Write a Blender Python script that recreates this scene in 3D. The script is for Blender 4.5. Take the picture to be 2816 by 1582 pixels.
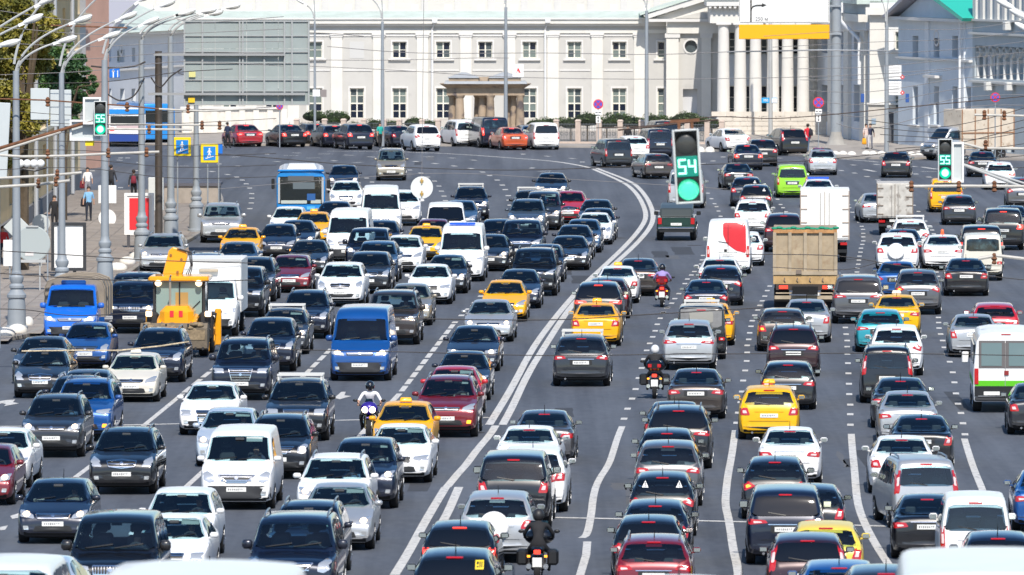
import bpy, bmesh, math, random
from mathutils import Vector, Matrix
from mathutils.bvhtree import BVHTree
for o in list(bpy.data.objects):
    bpy.data.objects.remove(o)
SC = bpy.context.scene
COL = SC.collection
R = math.radians
# ------------------------------------------------------------------ camera
F = 22956.0            # focal length in pixels of the 2816 px wide photograph
CX, CY = 1408.0, 791.0
H = 15.8
TH = math.atan(1042.0 / F)
cam_d = bpy.data.cameras.new("camera"); cam = bpy.data.objects.new("camera", cam_d); COL.objects.link(cam)
cam.location = (0, 0, H)
cam.rotation_euler = (math.pi / 2 - TH, 0, 0)
cam_d.sensor_width = 36.0
cam_d.lens = 36.0 * F / 2816.0
cam_d.clip_start = 1.0
cam_d.clip_end = 6000.0
cam_d.dof.use_dof = True
cam_d.dof.focus_distance = 300.0
cam_d.dof.aperture_fstop = 5.6
SC.camera = cam
# ------------------------------------------------------------------ light
SUN_EL, SUN_AZ = 46.0, 5.5      # azimuth: degrees to the right of straight behind the camera
w = bpy.data.worlds.new("World"); SC.world = w; w.use_nodes = True
nt = w.node_tree; nt.nodes.clear()
sky = nt.nodes.new("ShaderNodeTexSky"); sky.sky_type = 'NISHITA'; sky.sun_disc = False
sky.sun_elevation = R(SUN_EL)
sky.sun_rotation = R(180.0 - SUN_AZ)
sky.air_density = 1.0; sky.dust_density = 0.6; sky.ozone_density = 1.6
bg = nt.nodes.new("ShaderNodeBackground"); bg.inputs[1].default_value = 0.12
wo = nt.nodes.new("ShaderNodeOutputWorld")
hs_ = nt.nodes.new('ShaderNodeHueSaturation'); hs_.inputs['Saturation'].default_value = 1.22
nt.links.new(sky.outputs[0], hs_.inputs['Color']); nt.links.new(hs_.outputs[0], bg.inputs[0]); nt.links.new(bg.outputs[0], wo.inputs[0])
sd = bpy.data.lights.new("sun", 'SUN'); sd.energy = 4.0; sd.angle = R(0.5); sd.color = (1.0, 0.93, 0.83)
sun = bpy.data.objects.new("sun", sd); COL.objects.link(sun)
az, el = R(SUN_AZ), R(SUN_EL)
to_sun = Vector((math.sin(az) * math.cos(el), -math.cos(az) * math.cos(el), math.sin(el)))
sun.rotation_euler = to_sun.to_track_quat('Z', 'Y').to_euler()
SC.view_settings.view_transform = 'Standard'
SC.view_settings.look = 'None'
SC.view_settings.gamma = 1.0
SC.view_settings.use_curve_mapping = False
SC.view_settings.exposure = 0.37
def lerp(a, b, t): return a + (b - a) * t
def interp(tab, x):
    if x <= tab[0][0]: return tab[0][1]
    for (a, p), (b, q) in zip(tab, tab[1:]):
        if x <= b: return lerp(p, q, (x - a) / max(1e-9, b - a))
    return tab[-1][1]
def chaikin(pts, n=2):
    for _ in range(n):
        out = [pts[0]]
        for (a, b), (c, d) in zip(pts, pts[1:]):
            out += [(a * .75 + c * .25, b * .75 + d * .25), (a * .25 + c * .75, b * .25 + d * .75)]
        pts = out + [pts[-1]]
    return pts
# ------------------------------------------------------------------ picture -> place
def ray(x, y):
    a = (x - CX) / F; b = (CY - y) / F
    return Vector((a, math.cos(TH) + b * math.sin(TH), -math.sin(TH) + b * math.cos(TH)))
def at(x, y, z=0.0):
    """point on the horizontal plane z seen at pixel x, y of the 2816 px photo"""
    d = ray(x, y); t = (z - H) / d.z
    return Vector((d.x * t, d.y * t, z))
def atd(x, y, dist):
    d = ray(x, y); t = dist / d.y
    return Vector((d.x * t, dist, H + d.z * t))
def pxm(dist):
    return F / dist
RAMP = 0.0665
def ground_z(d):
    if d >= 190: return 0.0
    if d <= 55: return (190 - 55) * RAMP
    return (190 - d) * RAMP
ROAD = R(-2.02)
# ------------------------------------------------------------------ materials
MATS = {}
def mat(name, col, rough=0.6, metal=0.0, spec=0.5, coat=0.0, emit=None, estr=0.0, noise=None, bump=0.0, alpha=None, coords='Object', mottle=None):
    if name in MATS: return MATS[name]
    m = bpy.data.materials.new(name); m.use_nodes = True
    n = m.node_tree.nodes; l = m.node_tree.links
    p = n["Principled BSDF"]
    p.inputs["Base Color"].default_value = (*col, 1)
    p.inputs["Roughness"].default_value = rough
    p.inputs["Metallic"].default_value = metal
    p.inputs["Specular IOR Level"].default_value = spec
    p.inputs["Coat Weight"].default_value = coat
    p.inputs["Coat Roughness"].default_value = 0.04
    if emit:
        p.inputs["Emission Color"].default_value = (*emit, 1)
        p.inputs["Emission Strength"].default_value = estr
    if noise:
        sc, amt = noise
        tc = n.new("ShaderNodeTexCoord"); tx = n.new("ShaderNodeTexNoise")
        tx.inputs["Scale"].default_value = sc; tx.inputs["Detail"].default_value = 6; tx.inputs["Roughness"].default_value = 0.65
        l.new(tc.outputs[coords], tx.inputs["Vector"])
        mr = n.new("ShaderNodeMapRange"); mr.inputs[1].default_value = 0.3; mr.inputs[2].default_value = 0.7
        mr.inputs[3].default_value = 1 - amt; mr.inputs[4].default_value = 1 + amt
        l.new(tx.outputs["Fac"], mr.inputs[0])
        mx = n.new("ShaderNodeMix"); mx.data_type = 'RGBA'; mx.blend_type = 'MULTIPLY'; mx.inputs[0].default_value = 1
        mx.inputs[6].default_value = (*col, 1); l.new(mr.outputs[0], mx.inputs[7])
        last = mx.outputs[2]
        if mottle:
            msc, mcol, mth = mottle
            t2 = n.new("ShaderNodeTexNoise"); t2.inputs["Scale"].default_value = msc; t2.inputs["Detail"].default_value = 8
            l.new(tc.outputs[coords], t2.inputs["Vector"])
            m2 = n.new("ShaderNodeMapRange"); m2.inputs[1].default_value = mth; m2.inputs[2].default_value = mth + 0.12
            l.new(t2.outputs["Fac"], m2.inputs[0])
            x2 = n.new("ShaderNodeMix"); x2.data_type = 'RGBA'; x2.inputs[7].default_value = (*mcol, 1)
            l.new(m2.outputs[0], x2.inputs[0]); l.new(last, x2.inputs[6]); last = x2.outputs[2]
        l.new(last, p.inputs["Base Color"])
        if bump:
            b = n.new("ShaderNodeBump"); b.inputs["Strength"].default_value = bump; b.inputs["Distance"].default_value = 0.02
            l.new(tx.outputs["Fac"], b.inputs["Height"]); l.new(b.outputs[0], p.inputs["Normal"])
    MATS[name] = m
    return m
def paint(name, col, metal=0.25, rough=0.32):
    if "paint_" + name in MATS: return MATS["paint_" + name]
    m = mat("paint_" + name, col, rough=rough, metal=metal, coat=.25 if name in ('white', 'cream', 'yellow', 'taxi', 'paleyellow', 'silver', 'green') else .85, spec=.3 if name in ('white', 'cream', 'yellow', 'taxi', 'paleyellow') else .5, noise=(2.2, 0.05))
    n = m.node_tree.nodes; l = m.node_tree.links; p = n["Principled BSDF"]; src = p.inputs["Base Color"].links[0].from_socket     # road dust on the sills
    tc = n.new("ShaderNodeTexCoord"); sx = n.new("ShaderNodeSeparateXYZ"); l.new(tc.outputs["Object"], sx.inputs[0]); mr = n.new("ShaderNodeMapRange"); mr.inputs[1].default_value = .75; mr.inputs[2].default_value = .22; mr.inputs[3].default_value = 0; mr.inputs[4].default_value = .22; l.new(sx.outputs[2], mr.inputs[0])
    t = n.new("ShaderNodeTexNoise"); t.inputs["Scale"].default_value = 5; t.inputs["Detail"].default_value = 5; l.new(tc.outputs["Object"], t.inputs["Vector"]); mu = n.new("ShaderNodeMath"); mu.operation = 'MULTIPLY'; l.new(mr.outputs[0], mu.inputs[0]); l.new(t.outputs["Fac"], mu.inputs[1])
    x = n.new("ShaderNodeMix"); x.data_type = 'RGBA'; x.inputs[7].default_value = (.16, .145, .125, 1); l.new(mu.outputs[0], x.inputs[0]); l.new(src, x.inputs[6]); l.new(x.outputs[2], p.inputs["Base Color"])
    return m
PC = {
 'black': (0.003, 0.004, 0.008), 'navy': (0.004, 0.009, 0.028), 'blue': (0.004, 0.075, 0.29), 'brightblue': (0.004, 0.13, 0.62),
 'steelblue': (0.035, 0.085, 0.17), 'greyblue': (0.06, 0.085, 0.12), 'dkgrey': (0.020, 0.023, 0.031), 'grey': (0.11, 0.11, 0.12),
 'bronze': (0.06, 0.048, 0.044), 'silver': (0.50, 0.51, 0.52), 'white': (0.80, 0.80, 0.80), 'cream': (0.68, 0.64, 0.55),
 'red': (0.42, 0.008, 0.02), 'darkred': (0.19, 0.006, 0.016), 'maroon': (0.028, 0.005, 0.010), 'scarlet': (0.60, 0.015, 0.03), 'orange': (0.60, 0.09, 0.02),
 'yellow': (0.83, 0.44, 0.0), 'taxi': (0.88, 0.41, 0.003), 'teal': (0.01, 0.27, 0.33), 'green': (0.28, 0.62, 0.02), 'dkgreen': (0.012, 0.045, 0.035),
 'paleyellow': (0.78, 0.58, 0.08), 'paleblue': (0.55, 0.62, 0.70), 'gold': (0.36, 0.32, 0.25), 'azure': (0.02, 0.28, 0.75)}
def P(c):
    mt = {'silver': 0.55, 'grey': 0.5, 'white': 0.0, 'cream': 0.05, 'gold': 0.5, 'bronze': 0.5, 'yellow': 0, 'taxi': 0, 'green': 0, 'black': 0.1, 'paleyellow': 0, 'brightblue': 0.0}.get(c, 0.25)
    return paint(c, PC[c], metal=mt)
def glass_mat():
    m = mat("car_glass", (0.006, 0.018, 0.034), rough=0.04, spec=0.7)
    n = m.node_tree.nodes; l = m.node_tree.links; p = n["Principled BSDF"]
    tc = n.new("ShaderNodeTexCoord"); oi = n.new("ShaderNodeObjectInfo"); ad = n.new("ShaderNodeVectorMath"); ad.operation = 'ADD'
    mu = n.new("ShaderNodeMath"); mu.operation = 'MULTIPLY'; mu.inputs[1].default_value = 37.0; l.new(oi.outputs["Random"], mu.inputs[0])
    l.new(tc.outputs["Object"], ad.inputs[0]); l.new(mu.outputs[0], ad.inputs[1])
    t = n.new("ShaderNodeTexNoise"); t.inputs["Scale"].default_value = 4.6; t.inputs["Detail"].default_value = 2; l.new(ad.outputs[0], t.inputs["Vector"])
    cr = n.new("ShaderNodeValToRGB"); e = cr.color_ramp.elements; e[0].position = .42; e[0].color = (.002, .006, .012, 1); e[1].position = .72; e[1].color = (.04, .085, .10, 1)
    x = e.new(.58); x.color = (.008, .022, .036, 1)
    l.new(t.outputs["Fac"], cr.inputs[0]); l.new(cr.outputs[0], p.inputs["Base Color"])
    return m
GLASS = glass_mat()
def see_mat():
    m = bpy.data.materials.new("clear_car_glass"); m.use_nodes = True; n = m.node_tree.nodes; l = m.node_tree.links; n.clear()
    t = n.new("ShaderNodeBsdfTransparent"); t.inputs[0].default_value = (.62, .78, .82, 1); g = n.new("ShaderNodeBsdfGlossy"); g.inputs["Roughness"].default_value = .03; g.inputs[0].default_value = (1, 1, 1, 1)
    f = n.new("ShaderNodeFresnel"); f.inputs[0].default_value = 1.75; x = n.new("ShaderNodeMixShader"); o = n.new("ShaderNodeOutputMaterial")
    l.new(f.outputs[0], x.inputs[0]); l.new(t.outputs[0], x.inputs[1]); l.new(g.outputs[0], x.inputs[2]); l.new(x.outputs[0], o.inputs[0]); return m
SEE = see_mat()
GLASS_T = mat("tinted_glass", (0.003, 0.004, 0.006), rough=0.04, spec=0.6, coat=0.3)
BLACKP = mat("black_plastic", (0.009, 0.010, 0.012), rough=0.5)
UNDER = mat("underbody", (0.006, 0.006, 0.007), rough=0.9)
RUBBER = mat("rubber", (0.012, 0.012, 0.013), rough=0.85)
CHROME = mat("chrome", (0.75, 0.75, 0.76), rough=0.14, metal=1.0)
RIM = mat("alloy_rim", (0.42, 0.43, 0.45), rough=0.3, metal=0.9)
LAMP = mat("headlamp_glass", (0.62, 0.64, 0.66), rough=0.12, metal=0.55, coat=1.0)
LAMPON = mat("headlamp_lit", (0.9, 0.8, 0.65), rough=0.2, emit=(1.0, 0.70, 0.42), estr=2.1)
LAMPHOT = mat("headlamp_bulb_lit", (1, 0.95, 0.85), rough=0.2, emit=(1.0, 0.85, 0.62), estr=4.5)
AMBER = mat("amber_lamp", (0.8, 0.25, 0.02), rough=0.2, emit=(1.0, 0.38, 0.03), estr=1.6)
TAIL = mat("tail_lamp", (0.42, 0.008, 0.010), rough=0.12, coat=1.0, emit=(1.0, 0.02, 0.015), estr=0.06)
TAILON = mat("brake_lamp_lit", (0.7, 0.02, 0.01), rough=0.2, coat=1.0, emit=(1.0, 0.06, 0.03), estr=1.5)
TAILW = mat("tail_lamp_clear", (0.75, 0.55, 0.53), rough=0.15, coat=1.0)
PLATE = mat("number_plate", (0.78, 0.78, 0.75), rough=0.4)
PLATET = mat("number_plate_print", (0.22, 0.22, 0.23), rough=0.5)
MIRG = mat("mirror_glass", (0.62, 0.70, 0.68), rough=0.08, metal=0.8)
WHITEP = mat("white_paint", (0.78, 0.78, 0.77), rough=0.45)
# ------------------------------------------------------------------ mesh builder
class MB:
    def __init__(s): s.v = []; s.f = []; s.m = []; s.cur = 0
    def add(s, vs, fs):
        b = len(s.v); s.v += [tuple(x) for x in vs]; s.f += [tuple(b + i for i in f) for f in fs]; s.m += [s.cur] * len(fs); return s
    def box(s, c, d, rz=0.0, top=None, bev=0.0):
        """box centre c, size d; top=(kx,ky) scales the upper face; bev chamfers the vertical edges"""
        x, y, z = d[0] / 2, d[1] / 2, d[2] / 2
        kx, ky = top if top else (1, 1)
        if bev:
            def ring(hx, hy, zz, b): return [(hx, -hy + b, zz), (hx, hy - b, zz), (hx - b, hy, zz), (-hx + b, hy, zz), (-hx, hy - b, zz), (-hx, -hy + b, zz), (-hx + b, -hy, zz), (hx - b, -hy, zz)]
            rings = [ring(x - bev, y - bev, -z, bev * .5), ring(x, y, -z + bev, bev), ring(x * kx, y * ky, z - bev, bev), ring(x * kx - bev, y * ky - bev, z, bev * .5)]
            vs = sum(rings, []); fs = []
            for i in range(3):
                for j in range(8): fs.append((i * 8 + j, i * 8 + (j + 1) % 8, i * 8 + 8 + (j + 1) % 8, i * 8 + 8 + j))
            fs.append(tuple(range(7, -1, -1))); fs.append(tuple(range(24, 32)))
        else:
            vs = [(-x, -y, -z), (x, -y, -z), (x, y, -z), (-x, y, -z), (-x * kx, -y * ky, z), (x * kx, -y * ky, z), (x * kx, y * ky, z), (-x * kx, y * ky, z)]
            fs = [(3, 2, 1, 0), (4, 5, 6, 7), (0, 1, 5, 4), (1, 2, 6, 5), (2, 3, 7, 6), (3, 0, 4, 7)]
        ca, sa = math.cos(rz), math.sin(rz)
        vs = [(c[0] + a * ca - b * sa, c[1] + a * sa + b * ca, c[2] + e) for a, b, e in vs]
        return s.add(vs, fs)
    def lathe(s, c, prof, n=16, axis='z', cap=True):
        """prof: list of (radius, height)"""
        vs = []; fs = []
        for r, h in prof:
            for k in range(n):
                a = 2 * math.pi * k / n
                u, v = r * math.cos(a), r * math.sin(a)
                p = (u, v, h) if axis == 'z' else ((h, u, v) if axis == 'x' else (v, h, u))
                vs.append((c[0] + p[0], c[1] + p[1], c[2] + p[2]))
        for i in range(len(prof) - 1):
            for k in range(n): fs.append((i * n + k, i * n + (k + 1) % n, (i + 1) * n + (k + 1) % n, (i + 1) * n + k))
        if cap:
            fs.append(tuple(range(n - 1, -1, -1))); fs.append(tuple(range((len(prof) - 1) * n, len(prof) * n)))
        return s.add(vs, fs)
    def tube(s, pts, r, n=6, r2=None):
        pts = [Vector(p) for p in pts]; m = len(pts); vs = []; fs = []
        for i, p in enumerate(pts):
            t = (pts[min(i + 1, m - 1)] - pts[max(i - 1, 0)])
            t = t.normalized() if t.length > 1e-9 else Vector((0, 0, 1))
            ref = Vector((0, 0, 1)) if abs(t.z) < 0.9 else Vector((1, 0, 0))
            u = t.cross(ref).normalized(); v = t.cross(u).normalized()
            rr = r if r2 is None else r + (r2 - r) * i / max(1, m - 1)
            for k in range(n):
                a = 2 * math.pi * k / n; vs.append(p + u * rr * math.cos(a) + v * rr * math.sin(a))
        for i in range(m - 1):
            for k in range(n): fs.append((i * n + k, (i + 1) * n + k, (i + 1) * n + (k + 1) % n, i * n + (k + 1) % n))
        fs.append(tuple(range(n))); fs.append(tuple(range((m - 1) * n + n - 1, (m - 1) * n - 1, -1)))
        return s.add(vs, fs)
    def ball(s, c, rad, n=12, m=8):
        rx, ry, rz = rad if hasattr(rad, '__len__') else (rad,) * 3
        vs = [(c[0], c[1], c[2] - rz)]; fs = []
        for i in range(1, m):
            ph = -math.pi / 2 + math.pi * i / m
            for k in range(n):
                a = 2 * math.pi * k / n
                vs.append((c[0] + rx * math.cos(ph) * math.cos(a), c[1] + ry * math.cos(ph) * math.sin(a), c[2] + rz * math.sin(ph)))
        vs.append((c[0], c[1], c[2] + rz))
        for k in range(n): fs.append((0, 1 + (k + 1) % n, 1 + k))
        for i in range(m - 2):
            for k in range(n): fs.append((1 + i * n + k, 1 + i * n + (k + 1) % n, 1 + (i + 1) * n + (k + 1) % n, 1 + (i + 1) * n + k))
        t = len(vs) - 1
        for k in range(n): fs.append((t, 1 + (m - 2) * n + k, 1 + (m - 2) * n + (k + 1) % n))
        return s.add(vs, fs)
    def prism(s, poly, y0, y1, axis='y'):
        """poly in (x,z) extruded along y (or (y,z) along x, (x,y) along z)"""
        def q(a, b, t): return {'y': (a, t, b), 'x': (t, a, b), 'z': (a, b, t)}[axis]
        n = len(poly)
        vs = [q(a, b, y0) for a, b in poly] + [q(a, b, y1) for a, b in poly]
        fs = [tuple(range(n)), tuple(range(2 * n - 1, n - 1, -1))] + [(i, i + n, (i + 1) % n + n, (i + 1) % n) for i in range(n)]
        return s.add(vs, fs)
    def mesh(s, name, smooth=None, fixn=True):
        me = bpy.data.meshes.new(name); me.from_pydata(s.v, [], s.f); me.update()
        if any(s.m): me.polygons.foreach_set('material_index', s.m)
        if fixn:
            bm = bmesh.new(); bm.from_mesh(me); bmesh.ops.recalc_face_normals(bm, faces=bm.faces); bm.to_mesh(me); bm.free()
        if smooth is not None:
            me.polygons.foreach_set('use_smooth', [True] * len(me.polygons)); me.set_sharp_from_angle(angle=R(smooth))
        return me
def link(name, me, mats, parent=None, loc=(0, 0, 0), rz=0.0, label=None, cat=None, group=None, kind=None):
    o = bpy.data.objects.new(name, me); COL.objects.link(o)
    if mats is not None and me is not None:
        mats = mats if isinstance(mats, (list, tuple)) else [mats]
        if len(me.materials) < len(mats):
            for m_ in mats[len(me.materials):]: me.materials.append(m_)
        for i, m_ in enumerate(mats):
            o.material_slots[i].link = 'OBJECT'; o.material_slots[i].material = m_
    o.location = loc; o.rotation_euler = (0, 0, rz)
    if parent: o.parent = parent
    if label: o['label'] = label
    if cat: o['category'] = cat
    if group: o['group'] = group
    if kind: o['kind'] = kind
    return o
def empty(name, label, cat, loc=(0, 0, 0), rz=0.0, group=None):
    o = bpy.data.objects.new(name, None); COL.objects.link(o); o.empty_display_size = 0.1
    o.location = loc; o.rotation_euler = (0, 0, rz)
    o['label'] = label; o['category'] = cat
    if group: o['group'] = group
    return o
def part(mb, name, mats, parent=None, smooth=None, **k):
    return link(name, mb.mesh(name, smooth), mats, parent, **k)
def text_mesh(s, size, mname="lettering", depth=0.004):
    cu = bpy.data.curves.new(mname, 'FONT'); cu.body = s; cu.size = size; cu.align_x = 'CENTER'; cu.align_y = 'CENTER'; cu.extrude = depth; cu.resolution_u = 3
    t = bpy.data.objects.new(mname, cu); COL.objects.link(t)
    bpy.context.view_layer.update()
    me = bpy.data.meshes.new_from_object(t); bpy.data.objects.remove(t); bpy.data.curves.remove(cu)
    me.transform(Matrix.Rotation(math.pi / 2, 4, 'X'))
    me.materials.clear()
    return me
# ------------------------------------------------------------------ ground, kerbs, road markings
def asphalt():
    m = bpy.data.materials.new("asphalt"); m.use_nodes = True; n = m.node_tree.nodes; l = m.node_tree.links; p = n["Principled BSDF"]
    tc = n.new("ShaderNodeTexCoord")
    def noise(scale, stretch=(1, 1, 1), det=6):
        mp = n.new("ShaderNodeMapping"); mp.inputs["Scale"].default_value = stretch; mp.inputs["Rotation"].default_value = (0, 0, R(2))
        l.new(tc.outputs["Object"], mp.inputs[0]); t = n.new("ShaderNodeTexNoise"); t.inputs["Scale"].default_value = scale; t.inputs["Detail"].default_value = det; t.inputs["Roughness"].default_value = .6
        l.new(mp.outputs[0], t.inputs["Vector"]); return t.outputs["Fac"]
    a = noise(.25, (1, .12, 1)); b = noise(3.0, (1, .35, 1), 10); c = noise(40)
    m1 = n.new("ShaderNodeMath"); m1.operation = 'MULTIPLY_ADD'; m1.inputs[1].default_value = .55; l.new(a, m1.inputs[0])
    m2 = n.new("ShaderNodeMath"); m2.operation = 'MULTIPLY'; m2.inputs[1].default_value = .3; l.new(b, m2.inputs[0]); l.new(m2.outputs[0], m1.inputs[2])
    m3 = n.new("ShaderNodeMath"); m3.operation = 'MULTIPLY_ADD'; m3.inputs[1].default_value = .15; l.new(c, m3.inputs[0]); l.new(m1.outputs[0], m3.inputs[2])
    d = noise(1.1, (1, .012, 1), 4); m4 = n.new('ShaderNodeMath'); m4.operation = 'MULTIPLY_ADD'; m4.inputs[1].default_value = .55; m4.inputs[2].default_value = -.275; l.new(d, m4.inputs[0]); m5 = n.new('ShaderNodeMath'); m5.operation = 'ADD'; l.new(m4.outputs[0], m5.inputs[0]); l.new(m3.outputs[0], m5.inputs[1]); m3 = m5
    cr = n.new("ShaderNodeValToRGB"); cr.color_ramp.elements[0].position = .36; cr.color_ramp.elements[0].color = (.062, .070, .087, 1)
    cr.color_ramp.elements[1].position = .64; cr.color_ramp.elements[1].color = (.114, .127, .151, 1)
    l.new(m3.outputs[0], cr.inputs[0]); l.new(cr.outputs[0], p.inputs["Base Color"])
    p.inputs["Roughness"].default_value = .82; p.inputs["Specular IOR Level"].default_value = .35
    return m
ASPH = asphalt()
ys = [20, 55] + [55 + 9 * i for i in range(1, 15)] + [190, 260, 400, 700, 1500, 4000]
mb = MB(); vs = []; fs = []
for y_ in ys:
    zg = ground_z(y_)
    vs += [(-2500, y_, zg), (2500, y_, zg)]
for i in range(len(ys) - 1): fs.append((2 * i, 2 * i + 1, 2 * i + 3, 2 * i + 2))
mb.add(vs, fs)
road = part(mb, 'road', ASPH, kind='structure')
PAINTW = mat('road_paint', (.60, .585, .55), rough=.7, noise=(4, .2), mottle=(6.0, (.17, .17, .18), .565))
def ribbon(pts, width, z=.006, name='lane_line', parent=road, m=None, perp=True):
    P_ = [at(x, y, 0) for x, y in pts]
    L = []; Rr = []
    for i, p in enumerate(P_):
        t = P_[min(i + 1, len(P_) - 1)] - P_[max(0, i - 1)]
        if t.length < 1e-6: t = Vector((0, 1, 0))
        nx = Vector((t.y, -t.x, 0)).normalized() * width / 2
        L.append(p - nx); Rr.append(p + nx)
    b = MB(); n_ = len(P_)
    b.add([(q.x, q.y, z) for q in L] + [(q.x, q.y, z) for q in Rr], [(i, n_ + i, n_ + i + 1, i + 1) for i in range(n_ - 1)])
    return part(b, name, m or PAINTW, parent)
def smooth2(pts): return chaikin(pts, 2)
_dash = {}
def dots(pts, length=1.1, width=.2, name='lane_dash'):
    """one dash per picture point, turned along the line"""
    P_ = [at(x, y, 0) for x, y in pts]
    for i, p in enumerate(P_):
        t = (P_[min(i + 1, len(P_) - 1)] - P_[max(0, i - 1)]).normalized()
        k = (round(length, 2), width)
        if k not in _dash:
            b = MB(); b.add([(-width / 2, -length / 2, 0), (width / 2, -length / 2, 0), (width / 2, length / 2, 0), (-width / 2, length / 2, 0)], [(0, 1, 2, 3)]); _dash[k] = b.mesh('lane_dash')
        link(name, _dash[k], PAINTW, road, loc=(p.x, p.y, .006), rz=math.atan2(-t.x, t.y))
def along(pts, step_px):
    """points along a picture polyline, step growing with nearness"""
    W_ = [at(x, y, 0) for x, y in pts]
    return W_
def dashed(pts, dash, gap, width=.17):
    W_ = [at(x, y, 0) for x, y in pts]; per = dash + gap; acc = 0
    tot = sum((W_[i + 1] - W_[i]).length for i in range(len(W_) - 1)); s = dash / 2
    while s < tot:
        r_ = s
        for i in range(len(W_) - 1):
            sg = W_[i + 1] - W_[i]
            if r_ <= sg.length:
                p = W_[i] + sg * (r_ / sg.length); t = sg.normalized()
                k = (round(dash, 2), width)
                if k not in _dash:
                    b = MB(); b.add([(-width / 2, -dash / 2, 0), (width / 2, -dash / 2, 0), (width / 2, dash / 2, 0), (-width / 2, dash / 2, 0)], [(0, 1, 2, 3)]); _dash[k] = b.mesh('lane_dash')
                link('lane_dash', _dash[k], PAINTW, road, loc=(p.x, p.y, .006), rz=math.atan2(-t.x, t.y)); break
            r_ -= sg.length
        s += per
# double centre line
ribbon(smooth2([(1085, 1582), (1127, 1514), (1171, 1431), (1226, 1340)]), .24)
ribbon(smooth2([(1150, 1582), (1199, 1464), (1229, 1417), (1262, 1340)]), .24)
ribbon(smooth2([(1229, 1340), (1262, 1300), (1282, 1279), (1312, 1237), (1348, 1196), (1363, 1171)]), .24)
ribbon(smooth2([(1345, 1169), (1408, 1067), (1463, 959), (1527, 873), (1574, 817), (1618, 771), (1657, 736), (1726, 671), (1767, 622), (1779, 592), (1764, 552), (1742, 522), (1712, 500), (1632, 466)]), .25)
ribbon(smooth2([(1382, 1169), (1408, 1122), (1449, 1033), (1491, 964), (1552, 868), (1585, 826), (1640, 771), (1679, 735), (1740, 682), (1787, 630), (1799, 595), (1786, 556), (1765, 525), (1738, 500), (1640, 463)]), .25)
ribbon(smooth2([(1632, 464), (1588, 454), (1518, 443), (1408, 435), (1257, 424), (1105, 418), (900, 416)]), .28)
# oncoming side lines
ribbon([(150, 1356), (372, 1190), (503, 1083)], .17)
dashed([(506, 1080), (669, 949)], 3.4, 1.0, .18)
ribbon([(470, 1378), (640, 1222)], .17)
dashed([(650, 1212), (820, 1049), (915, 955)], 3.4, 1.0, .18)
ribbon([(950, 1245), (1000, 1188), (1099, 1083)], .19)
dashed([(1104, 1077), (1180, 978), (1243, 897)], 3.2, .9, .19)
dots([(1251, 887), (1269, 868), (1287, 851), (1305, 833), (1322, 815), (1340, 797)], 1.2, .22)
# exit side lines
def Z(tx, ty, lst): return [(tx + a / 3.618, ty + b / 3.618) for a, b in lst]
ribbon(smooth2([(1600, 1480), (1615, 1472), (1626, 1417), (1632, 1359), (1646, 1320), (1673, 1281), (1684, 1251), (1698, 1204), (1711, 1173)]), .20)
ribbon([(1590, 1600), (1612, 1527), (1615, 1490)], .20)
dots(Z(1408, 840, [(1115, 1130), (1150, 1030), (1195, 930), (1230, 835), (1260, 725), (1290, 625), (1315, 535), (1340, 450), (1370, 380), (1400, 315), (1425, 255), (1445, 190), (1475, 130), (1505, 72), (1545, 25)]), 1.05)
dots(Z(1408, 500, [(1505, 1300), (1545, 1258), (1590, 1210), (1620, 1165), (1660, 1115), (1690, 1065), (1720, 1015), (1745, 970), (1785, 930), (1815, 895), (1840, 850), (1880, 820), (1890, 780), (1900, 735)]), 1.05)
dots(Z(1408, 500, [(2075, 345), (2055, 293), (2035, 250), (2015, 220), (1985, 170), (1950, 115), (1915, 60), (1870, 10)]), 1.3)
ribbon(smooth2([(2032, 1600), (2028, 1558), (2016, 1511), (2005, 1431), (1994, 1389), (1997, 1348), (2002, 1306), (2013, 1251), (2022, 1184)]), .21)
dots(Z(1408, 840, [(2235, 1170), (2250, 1070), (2275, 965), (2290, 860), (2300, 750), (2320, 650), (2335, 555), (2340, 470), (2340, 400), (2355, 340), (2365, 275), (2378, 210), (2390, 155), (2415, 100), (2445, 48)]), 1.05)
dots(Z(1408, 500, [(2465, 1232), (2490, 1187), (2515, 1140), (2540, 1085), (2565, 1040)]), 1.05)
dots(Z(2112, 500, [(180, 300), (150, 260), (125, 228), (95, 175), (40, 115), (0, 60)]), 1.3)
ribbon(smooth2([(2341, 1194), (2344, 1237), (2350, 1293), (2355, 1362), (2363, 1403), (2380, 1445), (2397, 1478), (2419, 1516), (2445, 1555)]), .21)
dots(Z(2112, 840, [(820, 1190), (818, 1085), (818, 990), (808, 885), (805, 782), (800, 678), (795, 577), (790, 485), (788, 413), (788, 352), (778, 288), (770, 222)]), 1.05)
dots(Z(2112, 500, [(875, 937), (885, 900), (890, 860), (898, 822), (905, 782), (910, 742), (920, 702), (925, 663), (938, 625), (948, 590), (948, 550), (948, 515), (945, 475), (932, 445), (905, 405), (875, 353), (840, 305), (810, 260), (800, 230)]), 1.1)
ribbon(smooth2([(2652, 1207), (2665, 1251), (2681, 1298), (2701, 1345), (2730, 1420)]), .20)
dots(Z(2112, 840, [(1960, 1285), (1940, 1175), (1920, 1073), (1890, 980), (1870, 878), (1855, 768), (1838, 668), (1808, 563), (1778, 487), (1755, 420), (1738, 352), (1718, 287), (1702, 228), (1698, 173), (1695, 122)]), 1.05)
dots(Z(2112, 500, [(1690, 980), (1688, 943), (1675, 900), (1668, 860)]), 1.1)
dots(Z(2112, 500, [(1662, 560), (1650, 520), (1633, 482), (1600, 440), (1565, 393), (1532, 347), (1498, 297), (1450, 235), (1400, 180)]), 1.3)
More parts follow.
